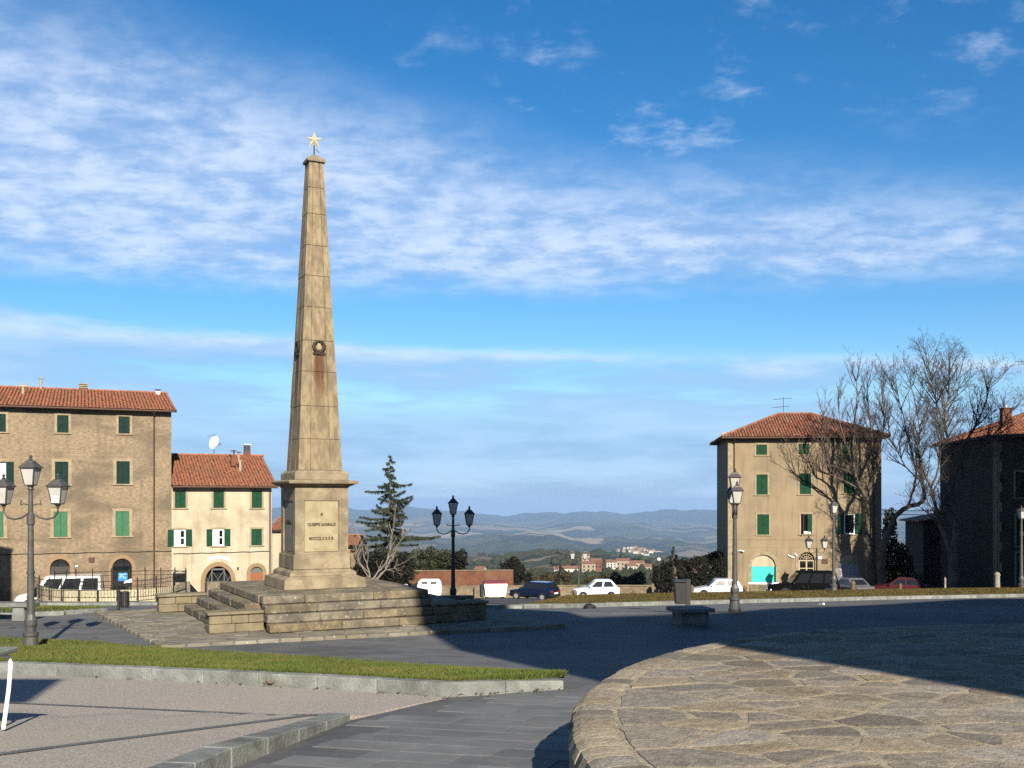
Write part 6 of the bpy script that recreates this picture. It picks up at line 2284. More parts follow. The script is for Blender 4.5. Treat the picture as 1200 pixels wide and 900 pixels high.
wall_run('parapet_wall', 'tan rubble parapet wall along the far edge of the car park', [(556, 95), (640, 94), (700, 93), (763, 91)], [687.5, 687.2, 686.7, 687], 0.4, M['parapet'], 0.09)
wall_run('brick_wall', 'tall red brick garden wall behind the white containers', [(448, 103), (530, 101), (601, 99.5)], [669.5, 669.2, 668.8], 0.3, M['redwall'], 0.10, M['parapet'])
wall_run('stub_wall', 'low tan wall behind the white container and triple lamp', [(470, 96), (520, 96), (556, 95.5)], [688, 688, 687.8], 0.4, M['parapet'], 0.09)
wall_run('garden_wall', 'dark old stone wall under the hedge beside the tan house', [(764, 90), (800, 89.5), (845, 88)], [684, 683, 680], 0.4, M['parapet'])
sp_ = thing('stone_pier', 'square tan stone pier at the end of the parapet', 'pier', tuple(P(779, 702, 86)))
MB().box(-0.72, 0.72, -0.5, 0.5, -0.4, 1.0).build('pier', M['parapet'], sp_, bevel=0.04)
MB().box(-0.78, 0.78, -0.56, 0.56, 1.002, 1.12).build('pier_cap', M['parapet'], sp_, bevel=0.03)

# railing on a raised cream-walled terrace before the old house
RF = [(38, 695.5, 60.5), (46, 700, 59.2), (58, 702.3, 58.4), (72, 703.2, 58.0), (92, 703.4, 57.9), (114, 703.5, 57.9), (137, 703.2, 58.0), (161, 702.5, 58.4), (183, 700.5, 59.2), (203, 697, 60.5), (218, 692, 62.5)]
terr = setting('terrace_fill', 'raised ground held by the curved cream wall')
W_ = [P(q[0], q[1], q[2]) for q in RF]
cw = thing('cream_wall', 'low curved cream wall under the iron railing', 'wall', tuple(W_[0]))
b, c = MB(), MB()
inn = [Vector((p.x, p.y + 0.55, p.z)) for p in W_]
for i in range(len(W_) - 1):
    a, q = inn[i] - W_[0], inn[i + 1] - W_[0]
    b.add([(a.x, a.y, -1.2), (q.x, q.y, -1.2), (q.x, q.y, q.z + 0.52), (a.x, a.y, a.z + 0.52), (a.x, a.y + 0.25, -1.2), (q.x, q.y + 0.25, -1.2), (q.x, q.y + 0.25, q.z + 0.52), (a.x, a.y + 0.25, a.z + 0.52)],
          [(0, 1, 2, 3), (3, 2, 6, 7), (5, 4, 7, 6)])
b.build('masonry', M['creamwall'], cw)
# pierced pattern: small dark openings along the cream wall
hb = MB()
for i in range(len(W_) - 1):
    a, q = inn[i] - W_[0], inn[i + 1] - W_[0]
    L = (q - a).length
    for k in range(int(L / 0.28)):
        for zz_ in (0.16, 0.34):
            p_ = a.lerp(q, (k + 0.5 + (0.25 if zz_ > 0.2 else 0)) * 0.28 / L)
            hb.box(p_.x - 0.035, p_.x + 0.035, p_.y - 0.03, p_.y + 0.02, p_.z + zz_ - 0.035, p_.z + zz_ + 0.035)
o = hb.build('pierced_holes', M['pipe_pale'], cw)
o['kind'] = 'stuff'
tp = [(p.x, p.y + 0.7) for p in W_]
zt = [p.z + 0.42 for p in W_]
bk = [(-34, 64.6), (-18.5, 66.0)]
b = MB()
n = len(tp)
vs, fs = [], []
for i in range(n):
    t = i / (n - 1)
    vs += [(tp[i][0], tp[i][1], zt[i]), (tp[i][0] * 0.5 + 0.5 * (-33 + 14 * t), 64.5, -6.2)]
fs = [(2 * i, 2 * i + 2, 2 * i + 3, 2 * i + 1) for i in range(n - 1)]
b.add(vs, fs).build('ground_sheet', M['asphalt'], terr)

railing = thing('iron_railing', 'dark iron railing curving along the cream wall in front of the old house', 'railing', tuple(W_[0]))


def rail(parent, pts, h, orig, close=0.16):
    R = [Vector(p) - orig for p in pts]
    up = Vector((0, 0, 1))
    for p in R:
        b = MB().tube([p, p + up * h], 0.035, 6)
        b.lathe([(0.05, 0.0), (0.05, 0.05), (0.02, 0.09), (0.04, 0.12), (0.005, 0.17)], 6, tuple(p + up * h))
        b.lathe([(0.06, 0.0), (0.06, 0.10), (0.035, 0.14)], 6, tuple(p - up * 0.05))
        b.build('post', M['iron'], parent)
    for hh, r in ((h - 0.06, 0.022), (h - 0.30, 0.015), (0.14, 0.02)):
        MB().tube([p + up * hh for p in R], r, 5).build('rail', M['iron'], parent)
    nb = 0
    b2 = MB()
    for i in range(len(R) - 1):
        L = (R[i + 1] - R[i]).length
        m = max(2, int(L / close))
        for k in range(1, m):
            q = R[i].lerp(R[i + 1], k / m)
            b2.tube([q + up * 0.14, q + up * (h - 0.30)], 0.009, 4)
            if k % 2:
                d = (R[i + 1] - R[i]).normalized() * 0.085
                b2.tube([q + up * (h - 0.30), q + d * 0.9 + up * (h - 0.24), q + d + up * (h - 0.16), q + up * (h - 0.07)], 0.008, 4)
                b2.tube([q + up * (h - 0.30), q - d * 0.9 + up * (h - 0.24), q - d + up * (h - 0.16), q + up * (h - 0.07)], 0.008, 4)
    o = b2.build('balusters', M['iron'], parent)
    o['kind'] = 'stuff'


rail(railing, W_, 1.12, W_[0])
back_pts = [P(64, 694, 63), P(78, 692.6, 64), P(89, 692, 64.3), P(108.5, 691.5, 64.5), P(130.5, 691, 64.6), P(152, 690.6, 64.7), P(170, 690, 64.8), P(188.5, 690, 64.8), P(205, 690, 64.6), P(217.5, 691, 63.6)]
railing2 = thing('iron_railing', 'second iron railing standing farther back, just before the van', 'railing', tuple(back_pts[0]))
rail(railing2, back_pts, 1.2, back_pts[0])
nb = thing('notice_case', 'dark notice case standing at the right end of the railing', 'notice case', tuple(P(210.5, 691, 63.9)))
MB().box(-0.42, 0.42, -0.07, 0.07, 0.45, 1.02).build('case', M['iron'], nb, bevel=0.015)
MB().box(-0.37, 0.37, -0.078, -0.072, 0.50, 0.97).build('pane', M['darkglass'], nb)
MB().tube([(-0.36, 0, -0.3), (-0.36, 0, 1.12)], 0.03, 6).build('leg', M['iron'], nb)
MB().tube([(0.36, 0, -0.3), (0.36, 0, 1.12)], 0.03, 6).build('leg', M['iron'], nb)
MB().tube([(-0.36, 0, 1.10), (0, 0, 1.17), (0.36, 0, 1.10)], 0.025, 6).build('top_bar', M['iron'], nb)

# ================================================================== street lamps
def lantern(parent, c, k, m, lit_panel=False):
    """four-sided lantern hanging at c (its bottom ring), overall scale k"""
    x, y, z = c
    fm = MB()
    r0, r1, h = 0.105 * k, 0.175 * k, 0.42 * k
    fm.lathe([(0.035 * k, -0.10 * k), (0.05 * k, -0.05 * k), (0.075 * k, -0.03 * k), (0.115 * k, 0.0)], 8, (x, y, z))
    a0 = PI / 4
    for q in range(4):
        a = a0 + q * PI / 2
        p0 = Vector((x + r0 * 1.4 * math.cos(a), y + r0 * 1.4 * math.sin(a), z))
        p1 = Vector((x + r1 * 1.4 * math.cos(a), y + r1 * 1.4 * math.sin(a), z + h))
        fm.tube([p0, p1], 0.013 * k, 5)
        b = a0 + (q + 1) * PI / 2
        p2 = Vector((x + r0 * 1.4 * math.cos(b), y + r0 * 1.4 * math.sin(b), z))
        fm.tube([p0, p2], 0.014 * k, 5)
    fr = fm.build('lantern', m, parent)
    gl = MB()
    gl.frustum(x - r0 * 0.95, x + r0 * 0.95, y - r0 * 0.95, y + r0 * 0.95, z + 0.01 * k, x - r1 * 0.95, x + r1 * 0.95, y - r1 * 0.95, y + r1 * 0.95, z + h - 0.005)
    gl.build('lantern_glass', M['lampglass'], fr)
    cp = MB()
    s = math.sqrt(2)
    cp.lathe([(0.205 * k * s, h), (0.215 * k * s, h + 0.015 * k), (0.20 * k * s, h + 0.035 * k), (0.12 * k * s, h + 0.13 * k), (0.105 * k * s, h + 0.135 * k), (0.10 * k * s, h + 0.17 * k), (0.045 * k * s, h + 0.20 * k)], 4, (x, y, z), PI / 4)
    cp.lathe([(0.03 * k, h + 0.19 * k), (0.055 * k, h + 0.225 * k), (0.025 * k, h + 0.25 * k), (0.05 * k, h + 0.285 * k), (0.03 * k, h + 0.31 * k), (0.004 * k, h + 0.345 * k)], 8, (x, y, z))
    cp.build('lantern_cap', m, fr)
    if lit_panel:
        MB().box(x - r0 * 0.9, x + r0 * 0.9, y - r0 - 0.03 * k, y - r0 - 0.024 * k, z + 0.03 * k, z + 0.2 * k).build('reflector', M['white'], fr)
    return fr


def lamp(label, x, y, z, Hh, kind, m, rz=0.0, group=None, lk=None, arms_drop=0.66):
    """Hh: height to the tip; kind: triple, double or single"""
    T = thing('street_lamp', label, 'street lamp', (x, y, z), rz, group)
    k = Hh / 4.43
    lk = lk or k
    top = Hh - 0.765 * lk if kind != 'double' else Hh - 0.75 * lk
    MB().lathe([(0.19 * k, -0.3), (0.19 * k, 0.10 * k), (0.165 * k, 0.14 * k), (0.15 * k, 0.34 * k), (0.17 * k, 0.37 * k), (0.17 * k, 0.43 * k), (0.11 * k, 0.46 * k), (0.115 * k, 0.55 * k), (0.135 * k, 0.62 * k), (0.135 * k, 0.72 * k), (0.09 * k, 0.84 * k), (0.078 * k, 1.2 * k)], 16).build('base', m, T, smooth=False)
    pp = [(0.078 * k, 1.2 * k), (0.074 * k, 1.75 * k), (0.09 * k, 1.76 * k), (0.09 * k, 1.81 * k), (0.07 * k, 1.82 * k), (0.06 * k, top - 0.9 * k), (0.085 * k, top - 0.88 * k), (0.085 * k, top - 0.70 * k), (0.055 * k, top - 0.66 * k), (0.045 * k, top - 0.12 * k), (0.07 * k, top - 0.09 * k), (0.035 * k, top)]
    MB().lathe(pp, 12).build('pole', m, T)
    if kind in ('triple', 'single'):
        lantern(T, (0, 0, top), lk, m)
    if kind in ('triple', 'double'):
        off = (0.63 if kind == 'triple' else 0.56) * k
        zl = top - 0.42 * k if kind == 'triple' else top
        for sg in (-1, 1):
            zz_ = zl - 0.10 * lk
            MB().tube([(sg * 0.05 * k, 0, zz_ - 0.12 * k), (sg * 0.20 * k, 0, zz_ - 0.22 * k), (sg * 0.38 * k, 0, zz_ - 0.26 * k), (sg * (off - 0.08 * k), 0, zz_ - 0.21 * k), (sg * off, 0, zz_ - 0.09 * k), (sg * off, 0, zz_ + 0.02)], 0.022 * k, 7).build('arm', m, T)
            MB().tube([(sg * 0.05 * k, 0, zz_ + 0.06 * k), (sg * 0.16 * k, 0, zz_ + 0.09 * k), (sg * 0.24 * k, 0, zz_ + 0.07 * k), (sg * 0.22 * k, 0, zz_ + 0.15 * k)], 0.016 * k, 5).build('scroll', m, T)
            lantern(T, (sg * off, 0, zl), lk, m, lit_panel=(kind == 'triple' and sg > 0 and m is M['greyiron']))
    return T


g = (36.0 - 600) / F * 23.0
lamp('grey triple lamp post standing beyond the lawn before the old house', g, 23.0, gz(g, 23.0), 4.43, 'triple', M['greyiron'], math.radians(-4), 'three-lantern lamp posts', 0.9)
lx = (531 - 600) / F * 40.0
lz = gz(lx, 40)
lamp('dark triple lamp post behind the monument steps, against the valley', lx, 40.0, lz, 580 and ((HY - 580) / F * 40 - lz), 'triple', M['iron'], math.radians(6), 'three-lantern lamp posts', 0.98)
lx = (861 - 600) / F * 33.0
lz = gz(lx, 33)
lamp('triple lamp post seen edge-on, lanterns overlapping, at the tan house corner', lx, 33.0, lz, (HY - 548) / F * 33 - lz, 'triple', M['greyiron'], math.radians(84), 'three-lantern lamp posts', 0.92)
lx = (977 - 600) / F * 56.0
lz = gz(lx, 56) + 0.3
lamp('single-lantern lamp post on the verge in front of the tan house', lx, 56, lz, (HY - 585) / F * 56 - lz, 'single', M['greyiron'], 0.2, 'one-lantern lamp posts', 0.98)
lx = (1197 - 600) / F * 62.0
lz = gz(lx, 62) + 0.2
lamp('single-lantern lamp post before the shaded house at the right', lx, 62, lz, (HY - 592) / F * 62 - lz, 'single', M['greyiron'], 0.2, 'one-lantern lamp posts', 1.05)
lx = (957 - 600) / F * 79.0
lz = gz(lx, 79)
lamp('two-lantern lamp post behind the black car, before the tan house', lx, 79, lz, (HY - 627.5) / F * 79 - lz, 'double', M['iron'], 0, 'two-lantern lamp posts', 1.3)
lx = (678.2 - 600) / F * 86.0
lz = gz(lx, 86)
lamp('thin two-lantern lamp post by the white hatchback, before the valley', lx, 86, lz, (HY - 643.5) / F * 86 - lz, 'double', M['greyiron'], 0, 'two-lantern lamp posts', 1.1)
pl_ = thing('light_pole', 'slim plain light pole at the left end of the dark hedge', 'pole', tuple(P(772, 700, 84)))
MB().tube([(0, 0, -0.4), (0, 0, 3.0)], [0.07, 0.05], 8).build('pole', M['greyiron'], pl_)
MB().lathe([(0.05, 0), (0.13, 0.04), (0.15, 0.14), (0.10, 0.22), (0.01, 0.25)], 10, (0, 0, 3.0)).build('lamp_head', M['white'], pl_)

# ================================================================== vehicles
def wheel(parent, x, y, r, wdt, side):
    b = MB().lathe([(r * 0.55, -wdt / 2), (r * 0.92, -wdt / 2), (r, -wdt * 0.3), (r, wdt * 0.3), (r * 0.92, wdt / 2), (r * 0.55, wdt / 2)], 20)
    o = b.build('wheel', M['black'], parent, loc=(x, y, r))
    o.rotation_euler = (PI / 2, 0, 0)
    q = MB().lathe([(0.02, 0.012), (r * 0.18, 0.014), (r * 0.5, 0.0), (r * 0.62, 0.012), (r * 0.64, -0.02)], 16)
    h = q.build('rim', M['chromeish'], o)
    h.location = (0, 0, -side * wdt / 2 * 0.0 + (wdt / 2 if side < 0 else -wdt / 2) * 1.0)
    if side > 0:
        h.rotation_euler = (PI, 0, 0)
    return o


M['chromeish'] = mat('wheel_trim_grey', (0.42, 0.42, 0.42), 0.4, spec=0.5)
M['p_white'] = mat('white_car_paint', (0.60, 0.595, 0.575), 0.3, spec=0.5, coat=0.5)
M['p_silver'] = mat('silver_car_paint', (0.50, 0.53, 0.56), 0.3, metal=0.3, coat=0.5)
M['p_black'] = mat('black_car_paint', (0.006, 0.006, 0.007), 0.9, spec=0.04)
M['p_blue'] = mat('dark_blue_car_paint', (0.008, 0.016, 0.05), 0.2, coat=0.8)
M['p_red'] = mat('dark_red_car_paint', (0.10, 0.006, 0.010), 0.6, spec=0.2)
M['p_green'] = mat('dark_green_car_paint', (0.012, 0.028, 0.024), 0.3, coat=0.5)
M['p_grey'] = mat('grey_car_paint', (0.28, 0.27, 0.27), 0.3, metal=0.3, coat=0.5)
M['bumper'] = mat('dark_bumper', (0.03, 0.03, 0.032), 0.6)
M['plate'] = mat('number_plate', (0.75, 0.75, 0.72), 0.5)


def car(name, label, cat, loc, rz, paint, L, W, Hh, top, cab, wr=0.29, ax=(0.30, 0.32), doors=2, van=False, bumper=None):
    """top: [(x fraction 0 rear..1 front, height)] of the lower body; cab: (rear base, rear top, front top, front base) fractions"""
    T = thing(name, label, cat, tuple(loc), rz)
    hw_ = W / 2
    X = lambda f: (f - 0.5) * L
    st = sorted(set([q[0] for q in top] + [0.0, 0.03, 0.97, 1.0, 0.2, 0.35, 0.5, 0.65, 0.8]))
    b = MB()
    for f in st:
        z = float(np.interp(f, [q[0] for q in top], [q[1] for q in top]))
        w = hw_ * float(np.interp(f, [0, 0.03, 0.12, 0.88, 0.97, 1.0], [0.86, 0.94, 1.0, 1.0, 0.92, 0.80]))
        zl = float(np.interp(f, [0, 0.04, 0.96, 1], [0.30, 0.22, 0.20, 0.28]))
        x = X(f) - (0.03 if f == 0 else 0) + 0.0
        half_ = [(0.0, zl), (0.82 * w, zl), (0.97 * w, zl + 0.10), (w, zl + 0.30), (0.985 * w, max(z - 0.12, zl + 0.34)), (0.93 * w, max(z - 0.03, zl + 0.37)), (0.70 * w, max(z, zl + 0.4)), (0.0, max(z + 0.015, zl + 0.41))]
        rg = [(x, -y, zz_) for y, zz_ in half_] + [(x, y, zz_) for y, zz_ in half_[-2:0:-1]]
        b.v += rg
    n = 14
    b.f = [(i * n + k, i * n + (k + 1) % n, (i + 1) * n + (k + 1) % n, (i + 1) * n + k) for i in range(len(st) - 1) for k in range(n)]
    b.f = [f[::-1] for f in b.f]
    b.f += [tuple(range(n)), tuple(range(len(st) * n - 1, (len(st) - 1) * n - 1, -1))]
    bo = b.build('body', paint, T, smooth=False)
    md = bo.modifiers.new('bevel', 'BEVEL')
    md.width = 0.02
    md.segments = 2
    md.limit_method = 'ANGLE'
    zb = lambda f: float(np.interp(f, [q[0] for q in top], [q[1] for q in top]))
    rb, rt, ft, fb = cab
    w0, w1 = hw_ * 0.93, hw_ * (0.86 if van else 0.74)
    z0r, z0f = zb(rb) - 0.02, zb(fb) - 0.02
    A = [(X(rb), -w0, z0r), (X(fb), -w0, z0f), (X(fb), w0, z0f), (X(rb), w0, z0r)]
    R0 = [(X(rt), -w1, Hh - 0.05), (X(ft), -w1, Hh - 0.05), (X(ft), w1, Hh - 0.05), (X(rt), w1, Hh - 0.05)]
    R1 = [(X(rt) + 0.06, -w1 * 0.9, Hh), (X(ft) - 0.08, -w1 * 0.9, Hh), (X(ft) - 0.08, w1 * 0.9, Hh), (X(rt) + 0.06, w1 * 0.9, Hh)]
    c = MB().add(A + R0 + R1, [(0, 1, 5, 4), (1, 2, 6, 5), (2, 3, 7, 6), (3, 0, 4, 7), (4, 5, 9, 8), (5, 6, 10, 9), (6, 7, 11, 10), (7, 4, 8, 11), (8, 9, 10, 11)])
    co = c.build('cabin', paint, T, bevel=0.025, seg=2)

    def quad(p, q, r, s, a0, a1, c0, c1, out):
        """glass panel on the bilinear patch p q (bottom) s r (top)"""
        p, q, r, s = map(Vector, (p, q, r, s))
        pt = lambda u, v: (p.lerp(q, u)).lerp(s.lerp(r, u), v)
        vs = [pt(a0, c0), pt(a1, c0), pt(a1, c1), pt(a0, c1)]
        return [tuple(v + Vector(out) * 0.008) for v in vs]
    for sg in (-1, 1):
        y0, y1 = sg * w0, sg * w1
        p, q, r, s = (X(rb), y0, z0r), (X(fb), y0, z0f), (X(ft), y1, Hh - 0.05), (X(rt), y1, Hh - 0.05)
        spans = [(0.09, 0.47), (0.52, 0.90)] if doors == 2 else [(0.06, 0.30), (0.34, 0.62), (0.66, 0.93)]
        for a0, a1 in spans:
            v = quad(p, q, r, s, a0, a1, 0.12, 0.90, (0, sg, 0.1))
            MB().add(v, [(0, 1, 2, 3) if sg < 0 else (3, 2, 1, 0)]).build('side_window', M['carglass'], T)
    v = quad((X(fb), -w0, z0f), (X(fb), w0, z0f), (X(ft), w1, Hh - 0.05), (X(ft), -w1, Hh - 0.05), 0.06, 0.94, 0.08, 0.92, (1, 0, 0.4))
    MB().add(v, [(0, 1, 2, 3)]).build('windscreen', M['carglass'], T)
    v = quad((X(rb), w0, z0r), (X(rb), -w0, z0r), (X(rt), -w1, Hh - 0.05), (X(rt), w1, Hh - 0.05), 0.09, 0.91, 0.14, 0.90, (-1, 0, 0.3))
    MB().add(v, [(0, 1, 2, 3)]).build('rear_window', M['carglass'], T)
    xr, xf = X(ax[0] * 0.62), X(1 - ax[1] * 0.62)
    for x in (xr, xf):
        for sg in (-1, 1):
            a = MB().lathe([(wr * 1.16, -0.01), (wr * 1.16, 0.01)], 18).build('wheel_arch', M['black'], T, loc=(x, sg * (hw_ * 1.0), wr + 0.02))
            a.rotation_euler = (PI / 2, 0, 0)
            wheel(T, x, sg * (hw_ - 0.07), wr, 0.19, sg)
    bm = bumper or M['bumper']
    for f, s in ((0.0, -1), (1.0, 1)):
        MB().box(min(X(f), X(f) + s * 0.06) - (0.02 if s < 0 else 0.0) , max(X(f), X(f) + s * 0.06), -hw_ * 0.86, hw_ * 0.86, 0.30, 0.50).build('bumper', bm, T, bevel=0.03)
        for sg in (-1, 1):
            zz_ = zb(f) - 0.16
            MB().box(min(X(f), X(f) + s * 0.035) - 0.04, max(X(f), X(f) + s * 0.035), sg * hw_ * 0.66 - 0.14, sg * hw_ * 0.66 + 0.13, zz_ - 0.07, zz_ + 0.07).build('headlight' if s > 0 else 'tail_light', M['clearlight'] if s > 0 else M['redlight'], T, bevel=0.02)
        MB().box(X(f) + s * 0.075 - 0.012, X(f) + s * 0.075 + 0.012, -0.26, 0.26, 0.52 if s < 0 else 0.36, 0.63 if s < 0 else 0.46).build('number_plate', M['plate'], T)
    for sg in (-1, 1):
        MB().box(X(fb) - 0.24, X(fb) - 0.14, sg * (hw_ + 0.02), sg * (hw_ + 0.16), z0f + 0.03, z0f + 0.15).build('door_mirror', bm, T, bevel=0.02) if sg > 0 else MB().box(X(fb) - 0.24, X(fb) - 0.14, -hw_ - 0.16, -hw_ - 0.02, z0f + 0.03, z0f + 0.15).build('door_mirror', bm, T, bevel=0.02)
        y = sg * (hw_ * 0.995)
        MB().box(X(0.52), X(0.55), min(y, y + sg * 0.015), max(y, y + sg * 0.015), z0f - 0.2, z0f - 0.16).build('door_handle', bm, T)
        d = MB()
        for f in (0.46, 0.72):
            d.box(X(f), X(f) + 0.012, min(y, y + sg * 0.006), max(y, y + sg * 0.006), 0.36, zb(f) - 0.1)
        o2 = d.build('door_gaps', M['bumper'], T)
        o2['kind'] = 'stuff'
    return T


HATCH = [(0.0, 0.84), (0.06, 0.90), (0.62, 0.90), (0.66, 0.88), (0.98, 0.70), (1.0, 0.62)]
HC = (0.02, 0.12, 0.52, 0.70)


def onground(px, Y, dz=0.0):
    x = (px - 600) / F * Y
    return (x, Y, gz(x, Y) + dz)


car('parked_car', 'small white hatchback parked beside the thin two-lantern lamp', 'car', onground(698, 76, 0.05), PI + 0.04, M['p_white'], 3.35, 1.5, 1.42, HATCH, (0.03, 0.16, 0.52, 0.72), 0.27)
car('parked_car', 'white three-door hatchback parked left of the tan house', 'car', onground(839.5, 78, 0.08), PI + 0.02, M['p_silver'], 3.72, 1.62, 1.42, HATCH, HC, 0.29)
car('parked_car', 'dark blue estate car with a glaring windscreen by the parapet', 'car', onground(626, 78, -0.02), PI - 0.55, M['p_blue'], 3.7, 1.62, 1.38, [(0, 0.86), (0.05, 0.92), (0.66, 0.90), (0.98, 0.72), (1, 0.64)], (0.01, 0.10, 0.56, 0.74), 0.29)
car('parked_car', 'black people carrier parked before the arched doors of the tan house', 'car', onground(941, 70, 0.0), PI - 0.06, M['p_black'], 4.55, 1.8, 1.80, [(0, 0.95), (0.05, 1.0), (0.66, 1.0), (0.72, 0.98), (0.97, 0.82), (1, 0.70)], (0.01, 0.05, 0.58, 0.72), 0.32, doors=3)
car('parked_car', 'silver-grey saloon seen from behind, right of the black people carrier', 'car', onground(996, 76, 0.05), PI / 2 + 0.25, M['p_grey'], 4.2, 1.68, 1.42, [(0, 0.84), (0.05, 0.92), (0.2, 0.93), (0.66, 0.90), (0.98, 0.72), (1, 0.64)], (0.16, 0.30, 0.56, 0.72), 0.29, bumper=M['p_grey'])
car('parked_car', 'dark red car parked under the leaning bare tree', 'car', onground(1056, 76, 0.05), PI - 0.45, M['p_red'], 4.1, 1.66, 1.40, [(0, 0.82), (0.05, 0.90), (0.2, 0.91), (0.66, 0.90), (0.98, 0.72), (1, 0.64)], (0.10, 0.26, 0.56, 0.72), 0.29)
car('parked_car', 'white car whose roof shows over the monument steps', 'car', onground(457, 90, -0.15), PI * 0.86, M['p_white'], 3.8, 1.6, 1.42, HATCH, HC, 0.29)
car('parked_car', 'dark green car half hidden behind the railing', 'car', onground(196, 66, -0.10), math.radians(22.7), M['p_green'], 4.0, 1.6, 1.38, HATCH, HC, 0.29)
vx = onground(71, 66.0, 0.0)
car('parked_van', 'white minibus with dark side windows parked before the old house', 'van', vx, PI + math.radians(17), M['p_white'], 5.1, 1.95, 2.10, [(0, 1.05), (0.03, 1.08), (0.74, 1.08), (0.80, 1.06), (0.97, 0.92), (1, 0.78)], (0.005, 0.02, 0.66, 0.80), 0.32, ax=(0.32, 0.26), doors=3, van=True)

# ================================================================== bins, containers, benches, bollards
rc = thing('recycling_container', 'white rounded recycling container with two dark slots', 'container', onground(503.5, 84))
b = MB()
prof = [(-0.92, 0.25), (-0.98, 0.45), (-0.98, 1.0), (-0.90, 1.35), (-0.72, 1.55), (0.72, 1.55), (0.90, 1.35), (0.98, 1.0), (0.98, 0.45), (0.92, 0.25)]
b.prism_y(prof, -0.6, 0.6).build('shell', M['white'], rc, bevel=0.06, seg=2)
for x in (-0.36, 0.36):
    MB().box(x - 0.24, x + 0.24, -0.62, -0.602, 1.22, 1.38).build('slot', M['black'], rc)
MB().box(-0.18, 0.18, -0.612, -0.602, 0.78, 0.88).build('sticker', M['frame_cream'], rc)
for x in (-0.7, 0.7):
    MB().box(x - 0.12, x + 0.12, -0.4, 0.4, -0.05, 0.26).build('foot', M['bumper'], rc)
sk = thing('dumpster', 'white wheeled dumpster with a dark red lid', 'dumpster', onground(580, 80), math.radians(8))
MB().frustum(-0.78, 0.78, -0.5, 0.5, 0.2, -0.92, 0.92, -0.62, 0.62, 1.22).build('bin_body', M['white'], sk, bevel=0.03)
lb_ = MB()
for k in range(5):
    lb_.box(-0.93 + k * 0.372, -0.93 + k * 0.372 + 0.36, -0.62, 0.62, 1.222, 1.30)
lb_ = lb_.prism_y([(-0.92, 1.301), (0.92, 1.301), (0.80, 1.40), (-0.80, 1.40)], -0.55, 0.6).build('lid', mat('dark_red_plastic', (0.24, 0.02, 0.04), 0.5), sk)
for x in (-0.6, 0.6):
    for y in (-0.4, 0.4):
        o = MB().lathe([(0.11, -0.03), (0.11, 0.03)], 12).build('caster', M['black'], sk, loc=(x, y, 0.11))
        o.rotation_euler = (PI / 2, 0, 0)
MB().tube([(-0.92, -0.66, 1.0), (-1.02, -0.66, 1.0), (-1.02, 0.5, 1.0), (-0.92, 0.5, 1.0)], 0.025, 6).build('lifting_bar', M['iron'], sk)
MB().box(-1.14, -0.95, -0.5, 0.5, 0.15, 1.1).build('lifting_arm', M['bumper'], sk)

# tall black bin and its post, left of the steps
g = G(146, 712)
kb = g.y / F
lbn = thing('litter_bin', 'round black litter bin left of the monument steps', 'bin', tuple(g))
MB().lathe([(0.15, -0.1), (0.16, 0.05), (0.185, 0.08), (0.185, 0.62), (0.20, 0.64), (0.20, 0.68), (0.16, 0.69)], 18).build('bin_body', M['iron'], lbn, smooth=False)
for k in range(18):
    a = 2 * PI * k / 18
    MB().tube([(0.19 * math.cos(a), 0.19 * math.sin(a), 0.10), (0.19 * math.cos(a), 0.19 * math.sin(a), 0.61)], 0.01, 4).build('bar', M['iron'], lbn)
g = G(139, 718.5)
po = thing('bin_post', 'short black post standing just left of the round litter bin', 'post', tuple(g))
MB().lathe([(0.075, -0.1), (0.075, 0.05), (0.045, 0.08), (0.045, 0.68), (0.06, 0.70), (0.045, 0.75), (0.0, 0.77)], 10).build('post', M['iron'], po)
bag = thing('paper_scrap', 'white scrap of paper stuck in the top of the litter bin', 'paper', tuple(P(149.5, 682, G(146, 712).y)))
MB().grid(lambda u, v: (-0.16 + 0.34 * u, 0.03 * math.sin(u * 7 + v * 4), -0.06 + 0.16 * v * (0.4 + u * 0.6) + 0.06 * u), 8, 4).build('paper', M['white'], bag)
MB().tube([(-0.05, 0.02, -0.06), (-0.09, 0.02, -0.40)], 0.012, 4).build('stick', M['greyiron'], bag)

# grey stone bench at the far left
sb = thing('stone_bench', 'grey stone slab bench at the left before the narrow lawn', 'bench', tuple(G(-4, 727.5)), math.radians(2))
MB().box(-1.55, 1.15, -0.28, 0.28, 0.42, 0.54).build('seat', M['kerb2'], sb, bevel=0.015)
for x in (-1.1, 0.72):
    MB().prism_y([(x - 0.2, 0), (x + 0.2, 0), (x + 0.16, 0.418), (x - 0.16, 0.418)], -0.22, 0.22).build('leg', M['kerb'], sb, bevel=0.015)

# bench slab round the dark triple lamp
lx, ly = (528 - 600) / F * 39.6, 39.6
lb2 = thing('stone_bench', 'dark stone slab bench at the foot of the triple lamp by the steps', 'bench', (lx, ly, gz(lx, ly)), 0.1)
MB().box(-0.95, 0.85, -0.5, -0.12, 0.42, 0.54).build('seat', M['step'], lb2, bevel=0.015)
for x in (-0.45, 0.35):
    MB().box(x - 0.22, x + 0.22, -0.44, -0.16, -0.2, 0.418).build('leg', M['step'], lb2, bevel=0.015)
for i in range(1):
    MB().lathe([(0.42, -0.3), (0.42, 0.35), (0.34, 0.40)], 12, (0.12, 0.40, 0)).build('pedestal', M['step'], lb2)

